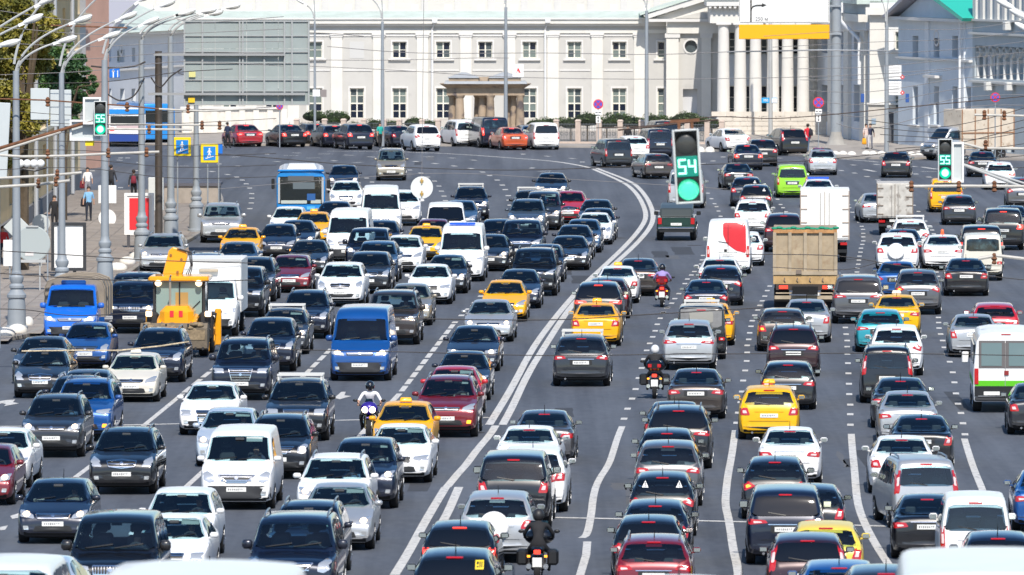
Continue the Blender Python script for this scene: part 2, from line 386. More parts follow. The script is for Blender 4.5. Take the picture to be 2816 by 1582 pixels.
# far curving lanes on the open square
dots(Z(704, 200, [(1190, 1138), (1155, 1090), (1100, 1050), (1020, 1010)]), 1.2, .26)
dots(Z(704, 200, [(1885, 1275), (1870, 1230), (1845, 1180), (1820, 1130), (1775, 1080), (1705, 1040), (1640, 1000), (1530, 970), (1440, 935)]), 1.2, .28)
dots(Z(704, 200, [(2530, 1320), (2520, 1270), (2510, 1225), (2480, 1165), (2450, 1120), (2400, 1070), (2325, 1025), (2255, 990), (2140, 955), (1970, 930), (1780, 905), (1590, 885), (1400, 860), (1150, 840)]), 1.3, .30)
dots(Z(704, 200, [(2165, 872), (1950, 850), (1715, 838), (1010, 895), (780, 878), (570, 850), (210, 885), (110, 812), (350, 825), (690, 810), (920, 822), (400, 800)]), 1.0, .30)
dots(Z(0, 200, [(2485, 1355), (2500, 1298), (2505, 1250), (2505, 1205), (2483, 1150), (2450, 1107), (2410, 1070), (2355, 1040), (2265, 1015), (2110, 985), (1960, 965)]), 1.2, .28)
dots(Z(0, 200, [(2380, 930), (2180, 910), (2340, 840), (1800, 930), (960, 858), (1190, 872), (1380, 895), (1000, 937), (815, 912), (1350, 975), (920, 978), (1200, 850), (1270, 850), (1200, 1145)]), 1.0, .30)
dots(Z(1408, 200, [(350, 832), (600, 855), (110, 812), (700, 890), (200, 950), (320, 982), (1890, 905), (2000, 880), (2100, 840)]), 1.1, .30)
dots(Z(2112, 200, [(1180, 1105), (1095, 1070), (985, 1035), (860, 1000), (730, 975)]), 1.2, .28)
dots(Z(2112, 200, [(1600, 1040), (1470, 1010), (1400, 980), (1080, 915), (850, 920), (1600, 985), (1450, 935), (100, 850)]), 1.1, .30)
ribbon(Z(2112, 200, [(720, 860), (1000, 882), (1100, 890)]), .25)
ribbon(Z(2112, 200, [(960, 965), (1065, 985)]), .3)
ribbon(Z(2112, 200, [(1530, 940), (1680, 962)]), .3)
dots(Z(1408, 500, [(1450, 292), (575, 80), (608, 133), (635, 183)]), 1.2, .26)
# thin stop lines
ribbon([(-120, 1175), (330, 1170), (700, 1162), (1010, 1155), (1345, 1149)], .35, .010, 'stop_line')
ribbon([(1518, 1424), (1800, 1430), (2120, 1438), (2460, 1449)], .35, .010, 'stop_line')
# painted arrows
def flat_poly(pts, name, z=.008):
    b = MB(); q = [at(x, y, 0) for x, y in pts]; b.add([(p.x, p.y, z) for p in q], [tuple(range(len(q)))]); part(b, name, PAINTW, road)
flat_poly(Z(704, 840, [(735, 910), (800, 905), (850, 862), (893, 862), (880, 898), (950, 905), (900, 918), (830, 937), (790, 925)]), 'painted_arrow')
flat_poly(Z(0, 840, [(-60, 965), (60, 945), (150, 940), (130, 965), (190, 978), (40, 1005), (60, 985), (20, 975), (-60, 1000)]), 'painted_arrow')
flat_poly([(28, 1420), (52, 1412), (54, 1424), (34, 1428)], 'painted_arrow'); flat_poly([(-8, 1452), (22, 1446), (14, 1458), (-8, 1460)], 'painted_arrow')
# manhole covers and dark cracks
for i, (x_, y_) in enumerate([(1910, 675), (1700, 655), (2330, 714), (1300, 1190), (560, 1430)]):
    b = MB(); p = at(x_, y_, 0); b.lathe((p.x, p.y, 0), [(.36, 0), (.36, .007), (.30, .012), (0.02, .012)], 18); part(b, 'manhole_cover', mat('cast_iron', (.045, .038, .034), rough=.6), road)
rq = random.Random(8); PT = [mat('tar_patch', (.045, .048, .056), rough=.85, noise=(2, .15)), mat('worn_patch', (.105, .108, .116), rough=.85, noise=(2, .12))]
for i in range(34):     # repairs and tar runs, on open stretches of the road
    x_, y_ = rq.choice([(1500, 1120), (1420, 1180), (1600, 760), (1900, 690), (1450, 600), (900, 470), (1150, 460), (650, 500), (2300, 640), (2420, 560), (2600, 720), (1700, 1350), (2380, 1250), (1950, 1180), (1200, 1300), (880, 1120), (2560, 1100), (1640, 690)]); x_ += rq.uniform(-90, 90); y_ += rq.uniform(-30, 30)
    g = at(x_, y_); w_, l_ = rq.uniform(.10, .9), rq.uniform(2.5, 11); pts = [(g.x + w_ * (-.5 if k < 5 else .5) + rq.uniform(-.05, .05), g.y + l_ * ((k / 4 if k < 5 else (9 - k) / 4) - .5)) for k in range(10)]
    b = MB(); b.add([(q[0], q[1], .002) for q in pts], [tuple(range(9, -1, -1))]); part(b, 'asphalt_patch', PT[i % 2], road)
# left pavement with kerb
KERB = [(-500, 975), (0, 941), (60, 932), (110, 915), (200, 868), (295, 805), (385, 730), (470, 690), (555, 645), (600, 590), (612, 560), (600, 530)]
PAVE = mat('pavement', (.27, .235, .205), rough=.85, noise=(1.2, .22), mottle=(3.0, (.17, .15, .135), .58))
kp = [at(x, y, 0) for x, y in chaikin(KERB, 2)]
far_ = [at(x, y, 0) for x, y in [(430, 528), (200, 531), (-700, 540)]]
mb = MB(); vs = [(p.x, p.y, .14) for p in kp + far_]; mb.add(vs, [tuple(range(len(vs)))])
sidewalk = part(mb, 'pavement', PAVE, kind='structure')
KM = mat('kerb_stone', (.30, .28, .25), rough=.8, noise=(2, .15))
for i in range(len(kp) - 1):
    a, b_ = kp[i], kp[i + 1]; d_ = b_ - a; n_ = max(1, int(d_.length / 2.5))
    for j in range(n_):
        p0 = a + d_ * (j / n_); p1 = a + d_ * ((j + 1) / n_); m_ = (p0 + p1) / 2; ln = (p1 - p0).length
        b = MB(); b.box((0, 0, .08), (ln - .02, .22, .16), bev=.02); part(b, 'kerbstone', KM, sidewalk, loc=(m_.x, m_.y, 0), rz=math.atan2(d_.y, d_.x))
# paving joints: real slabs near the kerb
sl = MB(); rs = random.Random(4)
for i in range(26):
    for j in range(60):
        X = -29.5 + j * .9; Y = 305 + i * 5.2
        q = Vector((X, Y, 0))
        # inside test against the kerb polygon
        poly = kp + far_; ins = False
        for k in range(len(poly)):
            a, c = poly[k], poly[k - 1]
            if (a.y > Y) != (c.y > Y) and X < (c.x - a.x) * (Y - a.y) / (c.y - a.y) + a.x: ins = not ins
        if ins and rs.random() < .8: sl.box((X, Y, .142 + rs.random() * .006), (.84, 5.0, .02))
part(sl, 'paving_slabs', mat('paving_slab', (.30, .262, .228), rough=.85, noise=(.7, .25), mottle=(2.2, (.20, .18, .165), .6)), sidewalk, kind='stuff')
# pavement in front of the palace
FP = [(-600, 397), (640, 401), (1250, 403), (1640, 407), (1800, 411), (2050, 420), (2270, 436), (2480, 440), (2620, 437), (3200, 452)]
fp = [at(x, y, 0) for x, y in FP]
mb = MB(); n_ = len(fp); vs = [(p.x, p.y, .13) for p in fp] + [(p.x, 640, .13) for p in fp] + [(p.x, p.y, 0) for p in fp]
mb.add(vs, [(i, i + 1, n_ + i + 1, n_ + i) for i in range(n_ - 1)] + [(2 * n_ + i, 2 * n_ + i + 1, i + 1, i) for i in range(n_ - 1)])
part(mb, 'far_pavement', mat('pale_pavement', (.34, .31, .28), rough=.85, noise=(.6, .2)), kind='structure')
# ------------------------------------------------------------------ buildings
class Facade:
    def __init__(s, name, label, cat, x0, d0, x1, d1, group=None):
        a = Vector((ray(x0, 800).x * d0, d0, 0)); b = Vector((ray(x1, 800).x * d1, d1, 0))
        a.x = (x0 - CX) / F * d0 * 1.0; b.x = (x1 - CX) / F * d1
        s.a, s.b = a, b; s.dir = (b - a).normalized(); s.rz = math.atan2(s.dir.y, s.dir.x); s.len = (b - a).length
        s.root = empty(name, label, cat, a, s.rz, group)
    def u(s, x):
        k = (x - CX) / F   # solve a + t*dir on the ray X = k*Y (corrected for pitch)
        k = ray(x, 300).x / ray(x, 300).y
        return (k * s.a.y - s.a.x) / (s.dir.x - k * s.dir.y)
    def z(s, x, y):
        d = s.a.y + s.dir.y * s.u(x); return atd(x, y, d).z
    def wall(s, u0, u1, z0, z1, holes, m, th=.5, name='wall', v=0):
        us = sorted({u0, u1, *[h[0] for h in holes], *[h[1] for h in holes]}); zs = sorted({z0, z1, *[h[2] for h in holes], *[h[3] for h in holes]})
        us = [q for q in us if u0 <= q <= u1]; zs = [q for q in zs if z0 <= q <= z1]
        mb = MB()
        for i in range(len(us) - 1):
            run = None
            for j in range(len(zs) - 1):
                c = ((us[i] + us[i + 1]) / 2, (zs[j] + zs[j + 1]) / 2)
                solid = not any(h[0] < c[0] < h[1] and h[2] < c[1] < h[3] for h in holes)
                if solid and run is None: run = zs[j]
                if (not solid) and run is not None: mb.box(((us[i] + us[i + 1]) / 2, v + th / 2, (run + zs[j]) / 2), (us[i + 1] - us[i], th, zs[j] - run)); run = None
            if run is not None: mb.box(((us[i] + us[i + 1]) / 2, v + th / 2, (run + zs[-1]) / 2), (us[i + 1] - us[i], th, zs[-1] - run))
        return part(mb, name, m, s.root)
    def box(s, name, u0, u1, z0, z1, v0, v1, m, parent=None, **k):
        mb = MB(); mb.box(((u0 + u1) / 2, (v0 + v1) / 2, (z0 + z1) / 2), (u1 - u0, v1 - v0, z1 - z0)); return part(mb, name, m, parent or s.root, **k)
    def window(s, u0, u1, z0, z1, cols, rows, fm, gl, depth=.22, fr=.07, sill=True, surround=True, openp=()):
        mb = MB(); w, h = u1 - u0, z1 - z0
        y = depth
        for uu in [u0 + fr / 2, u1 - fr / 2]: mb.box((uu, y, (z0 + z1) / 2), (fr, .08, h))
        for zz in [z0 + fr / 2, z1 - fr / 2]: mb.box(((u0 + u1) / 2, y, zz), (w - 2 * fr, .08, fr))
        for c in range(1, cols): mb.box((u0 + w * c / cols, y - .002, (z0 + z1) / 2), (fr * 1.25, .07, h - 2 * fr))
        for r_ in range(1, rows):
            for c in range(cols): mb.box((u0 + w * (c + .5) / cols, y + .003, z0 + h * r_ / rows), (w / cols - fr * 1.3, .05, fr * .55 if r_ != rows // 2 or rows < 4 else fr * 1.3))
        wn = part(mb, 'window', fm, s.root)
        if surround:
            q = MB(); t_ = .11
            q.box((u0 - t_ / 2, -.03, (z0 + z1) / 2), (t_, .06, h + 2 * t_)); q.box((u1 + t_ / 2, -.03, (z0 + z1) / 2), (t_, .06, h + 2 * t_)); q.box(((u0 + u1) / 2, -.03, z1 + t_ / 2), (w, .06, t_))
            part(q, 'frame', s.trim, wn)
        if sill:
            q = MB(); q.box(((u0 + u1) / 2, -.09, z0 - .09), (w + .55, .20, .12)); part(q, 'sill', s.trim, wn)
        rg = random.Random(int(u0 * 100) + rows)
        for c in range(cols):
            for r_ in range(rows):
                pw = w / cols - fr * 1.1; ph = h / rows - fr * .6; uc = u0 + w * (c + .5) / cols; zc = z0 + h * (r_ + .5) / rows
                g = gl[rg.randrange(len(gl))] if rows < 4 else (gl[0] if r_ < 2 and rg.random() < .75 else gl[1 + rg.randrange(len(gl) - 1)])
                link('pane', pane_mesh(round(pw, 3), round(ph, 3)), g, wn, loc=(uc, y + .03, zc))
        return wn
_pm = {}
def pane_mesh(w, h):
    if (w, h) not in _pm: b = MB(); b.box((0, 0, 0), (w, .02, h)); _pm[(w, h)] = b.mesh('pane')
    return _pm[(w, h)]
WALLG = mat('stucco_pale_grey', (.50, .49, .465), rough=.85, noise=(.5, .06), mottle=(.8, (.42, .41, .39), .60))
WHITES = mat('stucco_white', (.66, .645, .60), rough=.8, noise=(.6, .06), mottle=(1.3, (.54, .52, .49), .66))
TRIM = mat('trim_white', (.64, .63, .61), rough=.75, noise=(1.1, .05))
GREENR = mat('copper_green_roof', (.50, .58, .53), rough=.6, noise=(.8, .14))
TEALR = mat('bright_green_roof', (.03, .48, .36), rough=.5)
WFR = mat('window_frame_cream', (.72, .70, .62), rough=.6)
GD = mat('window_glass_dark', (.012, .018, .035), rough=.08, spec=.7)
GL = mat('window_glass_pale', (.16, .20, .19), rough=.15, spec=.6)
GM = mat('window_glass_mid', (.07, .09, .10), rough=.1, spec=.6)
def S(v): return v / .9148
# --- the palace
D0 = 590
pal = Facade('palace', 'long pale grey classical palace with white pilasters behind the iron fence', 'building', 420, D0, 1832, D0)
pal.trim = TRIM
zt_up, zb_up = pal.z(1400, S(105)), pal.z(1400, S(147)); zt_lo, zb_lo = pal.z(1400, S(222)), pal.z(1400, S(299))
zcor = pal.z(1400, S(84)); ztop = pal.z(1400, S(43))
holes = []; wins = []
for cx in (578, 685, 793, 1005, 1115, 1221, 1332, 1445, 1558):
    u0, u1 = pal.u(S(cx - 18)), pal.u(S(cx + 18))
    wins += [(u0, u1, zb_up, zt_up, 2, 2), (u0, u1, zb_lo, zt_lo, 2, 4)]
wins.append((pal.u(S(898 - 18)), pal.u(S(898 + 18)), zb_lo, zt_lo, 2, 4))
wins += [(pal.u(S(1654)), pal.u(S(1673)), zb_up, zt_up, 1, 2), (pal.u(S(1654)), pal.u(S(1672)), zb_lo, zt_lo, 1, 4)]
pal.wall(0, pal.len, -.1, ztop, [w_[:4] for w_ in wins], WALLG)
for w_ in wins: pal.window(*w_, WFR, [GD, GL, GM, GL], sill=w_[5] == 2)
u0, u1 = pal.u(S(880)), pal.u(S(916)); pal.box('blind_window', u0, u1, zb_up, zt_up, -.02, .0, mat('blind_grey', (.52, .52, .51), rough=.8))
pil = [S(v) for v in (523, 631, 738, 847, 953, 1063, 1172, 1282, 1391, 1502, 1609)]
for i, cx in enumerate(pil):
    u = pal.u(cx)
    mb = MB(); mb.box((u, -.07, (zcor - .1) / 2), (.80, .14, zcor + .1)); p_ = part(mb, 'pilaster', WHITES, pal.root)
    mb = MB(); mb.box((u, -.11, zcor - .06), (.98, .22, .16)); mb.box((u, -.09, zcor - .22), (.88, .18, .10)); part(mb, 'capital', TRIM, p_)
    mb = MB(); mb.box((u, -.12, .55), (1.0, .24, .9)); part(mb, 'pilaster_base', TRIM, p_)
for i in range(len(pil) - 1):      # recessed panels between the pilasters, above the windows
    ua, ub = pal.u(pil[i]) + .62, pal.u(pil[i + 1]) - .62
    mb = MB(); mb.box(((ua + ub) / 2, -.035, zcor - .13), (ub - ua + .35, .07, .16)); part(mb, 'panel_head', TRIM, pal.root)
    mb = MB(); mb.box(((ua + ub) / 2, -.03, lerp(zb_up, zt_lo, .40)), (ub - ua + .3, .05, .10)); part(mb, 'string_course', TRIM, pal.root)
zz = zcor
for nm, h, v, m_ in (('architrave', .26, .16, WHITES), ('frieze', pal.z(1400, S(66)) - zcor - .26, .10, WALLG), ('cornice_bed', .18, .34, TRIM), ('cornice', .30, .62, WHITES), ('cornice_top', .12, .74, TRIM)):
    mb = MB(); mb.box((pal.len / 2, -v / 2 + .1, zz + h / 2), (pal.len, v + .2, h)); part(mb, nm, m_, pal.root); zz += h
zr = zz; zr2 = pal.z(1400, S(27)) - .62
mb = MB(); mb.prism([(-.7, zr), (2.6, zr2 + .55), (2.6, zr)], 0, pal.len, 'x'); part(mb, 'roof', GREENR, pal.root)
mb = MB()
for i in range(int(pal.len / .62)): mb.box((i * .62 + .3, 1.0, lerp(zr, zr2 + .55, .515) + .03), (.035, 3.2, .05))
zp = pal.z(1400, S(27))
for i in range(17):      # parapet blocks with gaps
    ua = i * 2.35 - .3
    mb = MB(); mb.box((ua, 2.9, zp + .12), (.46, .5, .55)); part(mb, 'parapet_block', WHITES, pal.root)
    mb = MB(); mb.box((ua + 1.17, 2.9, zp - .1), (1.86, .34, .22)); part(mb, 'parapet_panel', TRIM, pal.root)
for cx in (S(1094), S(1378)):   # downpipes
    u = pal.u(cx); mb = MB(); mb.tube([(u, -.55, zr - .25), (u, -.55, zcor + .9), (u - .18, -.28, zcor + .25), (u - .18, -.26, .4)], .075, 8); mb.box((u, -.6, zr - .18), (.34, .28, .34), top=(1.2, 1.2)); part(mb, 'downpipe', mat('pipe_white', (.74, .75, .76), rough=.5), pal.root, 40)
mb = MB(); mb.box((pal.len / 2, -.06, .5), (pal.len, .12, 1.0)); part(mb, 'plinth', mat('plinth_stone', (.50, .47, .43), rough=.85, noise=(1.5, .12)), pal.root)
# white upper block rising behind
up = Facade('upper_block', 'tall plain white block rising behind the palace roof', 'building', 300, 604, 2700, 604); up.trim = TRIM
up.box('wall', 0, up.len, 0, 24, 0, 8, WHITES)
for i in range(26):
    up.box('pilaster_strip', i * 2.4 + 1, i * 2.4 + 1.5, 6, 24, -.12, 0, TRIM)
# --- pedimented bay with the round window
bay = Facade('pediment_bay', 'white pedimented bay with a round window at the right end of the palace', 'building', 1834, 588.6, 1990, 588.6); bay.trim = TRIM
bz = lambda y: bay.z(1900, y)
nz0, nz1 = bz(313), bz(245); nu0, nu1 = bay.u(1878), bay.u(1918)
cu, cz = bay.u(1900), bz(128)
bay.wall(0, bay.len, -.1, bz(72), [(nu0, nu1, nz0, nz1), (cu - .5, cu + .5, cz - .5, cz + .5)], WALLG, th=1.3)
bay.box('door_niche', nu0, nu1, nz0, nz1, .55, .6, mat('niche_grey', (.55, .56, .58), rough=.8))
mb = MB()
n_ = 24     # square-to-round infill
vs = []; fs = []
for k in range(n_):
    a = 2 * math.pi * k / n_ + math.pi / 4; r_ = .44; vs.append((cu + r_ * math.cos(a), .02, cz + r_ * math.sin(a)))
    m_ = max(abs(math.cos(a)), abs(math.sin(a))); vs.append((cu + .5 * math.cos(a) / m_, .02, cz + .5 * math.sin(a) / m_))
for k in range(n_): fs.append((2 * k, 2 * k + 1, (2 * k + 3) % (2 * n_), (2 * k + 2) % (2 * n_)))
mb.add(vs, fs); part(mb, 'window_spandrel', WALLG, bay.root)
mb = MB(); mb.lathe((cu, -.05, cz), [(.44, 0), (.56, 0), (.56, .08), (.44, .08)], 32, 'y', cap=False); wr_ = part(mb, 'round_window', TRIM, bay.root, 40)
mb = MB(); mb.lathe((cu, .3, cz), [(.46, 0), (.46, .02)], 28, 'y'); part(mb, 'pane', GM, wr_)
for x0_, x1_ in ((1832, 1866), (1929, 1955)):
    u0, u1 = bay.u(x0_), bay.u(x1_); p_ = bay.box('pilaster', u0, u1, -.1, bz(92), -.22, 0, WHITES); bay.box('capital', u0 - .1, u1 + .1, bz(104), bz(92), -.30, -.22, TRIM, p_)
bay.box('entablature', 0, bay.len + 3, bz(92), bz(60), -.35, .0, WHITES)
bay.box('cornice', -1.3, bay.len + 5, bz(60), bz(52), -.75, .4, TRIM)
ap = bz(-14)
mb = MB(); mb.prism([(-1.2, bz(52)), (9.4, bz(52)), (4.1, ap)], -.25, .6, 'y'); part(mb, 'pediment', WHITES, bay.root)
mb = MB(); mb.prism([(-1.4, bz(52)), (4.1, ap + .1), (4.1, ap + .45), (-1.7, bz(52) + .25)], -.8, .9, 'y'); part(mb, 'raking_cornice', TRIM, bay.root)
mb = MB(); mb.prism([(-1.9, bz(52) + .25), (4.1, ap + .45), (4.1, ap + .62), (-1.95, bz(52) + .38)], -.9, 8, 'y'); part(mb, 'roof', GREENR, bay.root)
mb = MB(); mb.prism([(.6, bz(50)), (4.0, bz(18)), (4.0, bz(50))], -.32, -.25, 'y'); part(mb, 'tympanum_panel', WALLG, bay.root)
# --- columned porch
por = Facade('column_porch', 'tall white column porch in front of the palace, right of the round window', 'building', 1972, 580, 2232, 580); por.trim = TRIM
pz = lambda y: por.z(2100, y)
zb_, zc_ = pz(331), pz(64)
cols = [1990, 2036, 2078, 2126, 2166, 2209]
COLM = mat('column_white', (.66, .645, .61), rough=.8, noise=(.9, .05))
for i, cx in enumerate(cols):
    u = por.u(cx); hh = zc_ - zb_
    mb = MB(); mb.lathe((u, .5, zb_), [(.52, 0), (.52, .12), (.47, .16), (.44, .25), (.43, hh * .35), (.37, hh - .3), (.37, hh - .22), (.46, hh - .12), (.46, hh - .1)], 24)
    c_ = part(mb, 'column', COLM, por.root, 35)
    mb = MB(); mb.box((u, .5, zc_ - .05), (1.04, 1.04, .12)); part(mb, 'capital', TRIM, c_)
por.box('entablature', -.5, por.len + .2, zc_, zc_ + 1.2, 0, 1.1, WHITES)
por.box('side_beam', -.5, .5, zc_, zc_ + 1.2, 1.1, 7, WALLG)
por.box('cornice', -.75, por.len + .8, zc_ + 1.2, zc_ + 1.6, -.6, 7, TRIM)
for i in range(22):
    mb = MB(); mb.box((-.5 + i * .345, -.3, zc_ + 1.12), (.17, .5, .16)); part(mb, 'dentil', TRIM, por.root)
por.box('roof', -.85, por.len + .9, zc_ + 1.6, zc_ + 2.0, -.7, 7, GREENR)
por.box('porch_platform', -.4, por.len + 2.2, -.05, zb_, -.5, 7, mat('rusticated_stone', (.62, .57, .50), rough=.85, noise=(1.2, .12)))
for r_ in range(5):       # rusticated courses on the platform front
    for q in range(9):
        u0_ = -.4 + q * 1.0 + (.5 if r_ % 2 else 0)
        if u0_ + .96 < por.len + 2.2: por.box('stone', u0_, u0_ + .96, .05 + r_ * .34, .05 + r_ * .34 + .31, -.56, -.5, mat('rusticated_stone', (.62, .57, .50)), None)
# balusters
for q in range(5):
    for k in range(4):
        mb = MB(); u = por.u([2010, 2055, 2100, 2145, 2187][q]) - .3 + k * .2; mb.lathe((u, -.35, zb_), [(.06, 0), (.08, .15), (.04, .3), (.06, .42)], 8); part(mb, 'baluster', TRIM, por.root)
# porch back wall with windows, in the porch's own shade
bw = Facade('porch_wall', 'blue-grey shaded wall with narrow windows behind the porch columns', 'building', 1975, 587, 2240, 587); bw.trim = TRIM
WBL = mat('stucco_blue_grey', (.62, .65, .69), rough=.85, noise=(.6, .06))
hs = []
for cx in (2013, 2057, 2101, 2146, 2188):
    for y0_, y1_ in ((150, 88), (331, 236)): hs.append((bw.u(cx - 9), bw.u(cx + 9), bw.z(2100, y0_), bw.z(2100, y1_)))
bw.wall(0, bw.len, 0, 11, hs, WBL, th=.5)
for h_ in hs: bw.window(*h_, 1, 3, WFR, [GD, GM], sill=False, surround=False)
# --- right wing seen at a slant
wg = Facade('slanting_wing', 'blue-grey slanting wing with tall recessed windows right of the porch', 'building', 2222, 588, 2392, 560); wg.trim = TRIM
hs = []; uz = lambda x, y: wg.z(x, y)
for cx, hw in ((2268, 9), (2315, 7), (2356, 8)):
    hs += [(wg.u(cx - hw), wg.u(cx + hw), uz(cx, 146), uz(cx, 88)), (wg.u(cx - hw), wg.u(cx + hw), uz(cx, 334), uz(cx, 234))]
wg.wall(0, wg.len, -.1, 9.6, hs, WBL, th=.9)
for h_ in hs:
    wg.window(*h_, 2, 3, WFR, [GD, GM, GL], depth=.8, sill=False, surround=False)
for cx in (2242, 2291, 2335, 2380):
    u = wg.u(cx); wg.box('pilaster', u - 1.0, u + 1.0, -.1, 8.0, -.25, 0, WHITES)
wg.box('cornice', 0, wg.len, 8.2, 8.7, -.8, 0, WHITES); wg.box('frieze', 0, wg.len, 7.6, 8.2, -.3, 0, WBL); wg.box('roof', 0, wg.len, 9.4, 9.7, -.9, 4, GREENR)
mb = MB(); u = wg.u(2352); mb.tube([(u, -1.0, 9.3), (u, -1.0, 8.2), (u + 5, -.5, 7.0), (u + 5, -.5, 4)], .12, 8); mb.box((u, -1.0, 9.1), (.5, .4, .7)); part(mb, 'downpipe', mat('pipe_white', (.74, .75, .76)), wg.root, 40)
# --- white pier and grey wall
pr = Facade('corner_pier_building', 'white corner pier and grey wall with a small window, right of the slanting wing', 'building', 2391, 559, 2500, 559); pr.trim = TRIM
h1 = (pr.u(2462), pr.u(2479), pr.z(2470, 138), pr.z(2470, 88)); h2 = (pr.u(2462), pr.u(2476), pr.z(2470, 300), pr.z(2470, 264)); h3 = (pr.u(2440), pr.u(2458), 0, pr.z(2450, 308))
GRW = mat('stucco_grey', (.68, .69, .69), rough=.85, noise=(.8, .07))
pr.wall(0, pr.len, -.1, 9.5, [h1, h2, h3], GRW)
pr.window(*h1, 1, 2, WFR, [GL, GM]); pr.window(*h2, 1, 2, WFR, [GL, GM], sill=False)
pr.box('door', h3[0], h3[1], 0, h3[3], .25, .3, mat('iron_gate_dark', (.10, .11, .13), rough=.6))
pr.box('pier', 0, pr.u(2432), -.1, 9.4, -.3, 0, WHITES); pr.box('pier_base', -.1, pr.u(2434), 0, pr.z(2400, 288), -.45, -.3, mat('plinth_stone', (.5, .47, .43)))
pr.box('ledge', -.2, pr.len, pr.z(2450, 288), pr.z(2450, 283), -.6, 0, TRIM); pr.box('cornice', -.3, pr.len, 8.7, 9.2, -.8, 0, WHITES)
mb = MB(); mb.box((pr.u(2402), -.5, pr.z(2400, 333)), (.30, .04, .36)); part(mb, 'wall_plaque', mat('plaque_blue_grey', (.25, .33, .42), rough=.5), pr.root)
# --- pale blue gabled house
gb = Facade('gabled_house', 'pale blue gabled house with an arched window and a bright green roof', 'building', 2470, 556, 2674, 541); gb.trim = TRIM
PB = mat('stucco_pale_blue', (.58, .64, .70), rough=.85, noise=(.6, .06))
hs = []
for cx in (2517, 2575, 2626, 2663):
    if cx < 2660: hs.append((gb.u(cx - 8), gb.u(cx + 8), gb.z(cx, 158), gb.z(cx, 99 if cx != 2575 else 105)))
    hs.append((gb.u(cx - 7), gb.u(cx + 7), gb.z(cx, 342 if cx < 2600 else 320), gb.z(cx, 238)))
gb.wall(0, gb.len, -.1, gb.z(2570, 56), hs, PB, th=.8)
for h_ in hs: gb.window(*h_, 1, 3, mat('frame_brown', (.10, .07, .06), rough=.6), [GD, GM], depth=.55, sill=False, surround=False)
for cx in (2517, 2575): gb.box('sill', gb.u(cx - 15), gb.u(cx + 12), gb.z(cx, 349), gb.z(cx, 344), -.2, 0, TRIM)
u = gb.u(2575); zA = gb.z(2575, 105)
mb = MB(); mb.lathe((u - .0, -.02, zA), [(.42, 0), (.55, 0), (.55, .1), (.42, .1)], 24, 'y', cap=False); part(mb, 'window_arch', TRIM, gb.root)
gb.box('ledge', 0, gb.len, gb.z(2570, 166), gb.z(2570, 160), -.25, 0, TRIM); gb.box('cornice', -.4, gb.len + .2, gb.z(2570, 58), gb.z(2570, 49), -.6, 0, TRIM)
gb.box('balcony_slab', gb.u(2557), gb.u(2590), gb.z(2570, 214), gb.z(2570, 207), -.5, 0, TRIM)
for cx in (2552, 2650): gb.box('pilaster_strip', gb.u(cx - 5), gb.u(cx + 5), 0, gb.z(cx, 60), -.12, 0, mat('stucco_pale_blue_light', (.66, .70, .74), rough=.85))
mb = MB(); mb.prism([(0, gb.z(2570, 50)), (gb.len, gb.z(2570, 50)), (gb.len * .42, gb.z(2570, -28))], 0, .4, 'y'); part(mb, 'gable', PB, gb.root)
gx0, gz0, gxa, gza = -.5, gb.z(2570, 54), gb.len * .42, gb.z(2570, -34)
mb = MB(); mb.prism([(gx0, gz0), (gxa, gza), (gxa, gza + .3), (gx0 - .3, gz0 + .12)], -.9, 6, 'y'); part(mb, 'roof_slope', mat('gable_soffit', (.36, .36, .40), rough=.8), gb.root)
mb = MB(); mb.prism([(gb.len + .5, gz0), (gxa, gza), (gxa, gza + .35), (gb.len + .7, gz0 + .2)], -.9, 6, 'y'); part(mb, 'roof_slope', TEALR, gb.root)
mb = MB(); u = gb.u(2651); mb.tube([(u, -.3, gb.z(2650, 60)), (u, -.3, .3)], .08, 8); part(mb, 'downpipe', mat('pipe_white', (.74, .75, .76)), gb.root)
# --- grey building with the arcade of small columns
ab = Facade('arcaded_building', 'grey building with a loggia of small arches at the upper right', 'building', 2674, 541, 2880, 528); ab.trim = TRIM
GB2 = mat('stucco_sage_grey', (.42, .47, .50), rough=.85, noise=(.7, .08)); PALEC = mat('loggia_pale', (.58, .58, .56), rough=.8)
lz0, lz1 = ab.z(2740, 218), ab.z(2740, 128)
hs = [(ab.u(2680), ab.u(2850), lz0, lz1), (ab.u(2690), ab.u(2702), .2, ab.z(2700, 305)), (ab.u(2728), ab.u(2742), .2, ab.z(2735, 305)), (ab.u(2770), ab.u(2790), .2, ab.z(2780, 298))]
ab.wall(0, ab.len, -.1, ab.z(2740, -60), hs, GB2, th=.9)
ab.box('loggia_back', hs[0][0], hs[0][1], lz0, lz1, 1.4, 1.5, GB2)
for h_ in hs[1:]: ab.window(*h_, 1, 4, mat('frame_brown', (.1, .07, .06)), [GD, GM], depth=.5, sill=False, surround=False)
for i in range(10):
    u = hs[0][0] + .15 + i * (hs[0][1] - hs[0][0]) / 9.2
    mb = MB(); mb.lathe((u, .2, lz0), [(.16, 0), (.12, .1), (.11, lz1 - lz0 - .55), (.17, lz1 - lz0 - .4)], 12); part(mb, 'loggia_column', PALEC, ab.root, 40)
    mb = MB(); mb.lathe((u + .22, .05, lz1 - .38), [(.30, 0), (.36, 0), (.36, .2), (.30, .2)], 18, 'y', cap=False); part(mb, 'arch', PALEC, ab.root)
for yy in (230, 97, 60): ab.box('ledge', 0, ab.len, ab.z(2740, yy), ab.z(2740, yy - 6), -.3, 0, PALEC)
for i in range(9): ab.box('pilaster_strip', ab.u(2680 + i * 20), ab.u(2688 + i * 20), ab.z(2740, 54), ab.z(2740, -60), -.15, 0, PALEC)
for cx in (2733, 2790):
    mb = MB(); mb.box((ab.u(cx), -.4, ab.z(cx, 238)), (.5, .45, .55), bev=.04); part(mb, 'air_conditioner', mat('ac_white', (.6, .6, .58), rough=.5), ab.root)
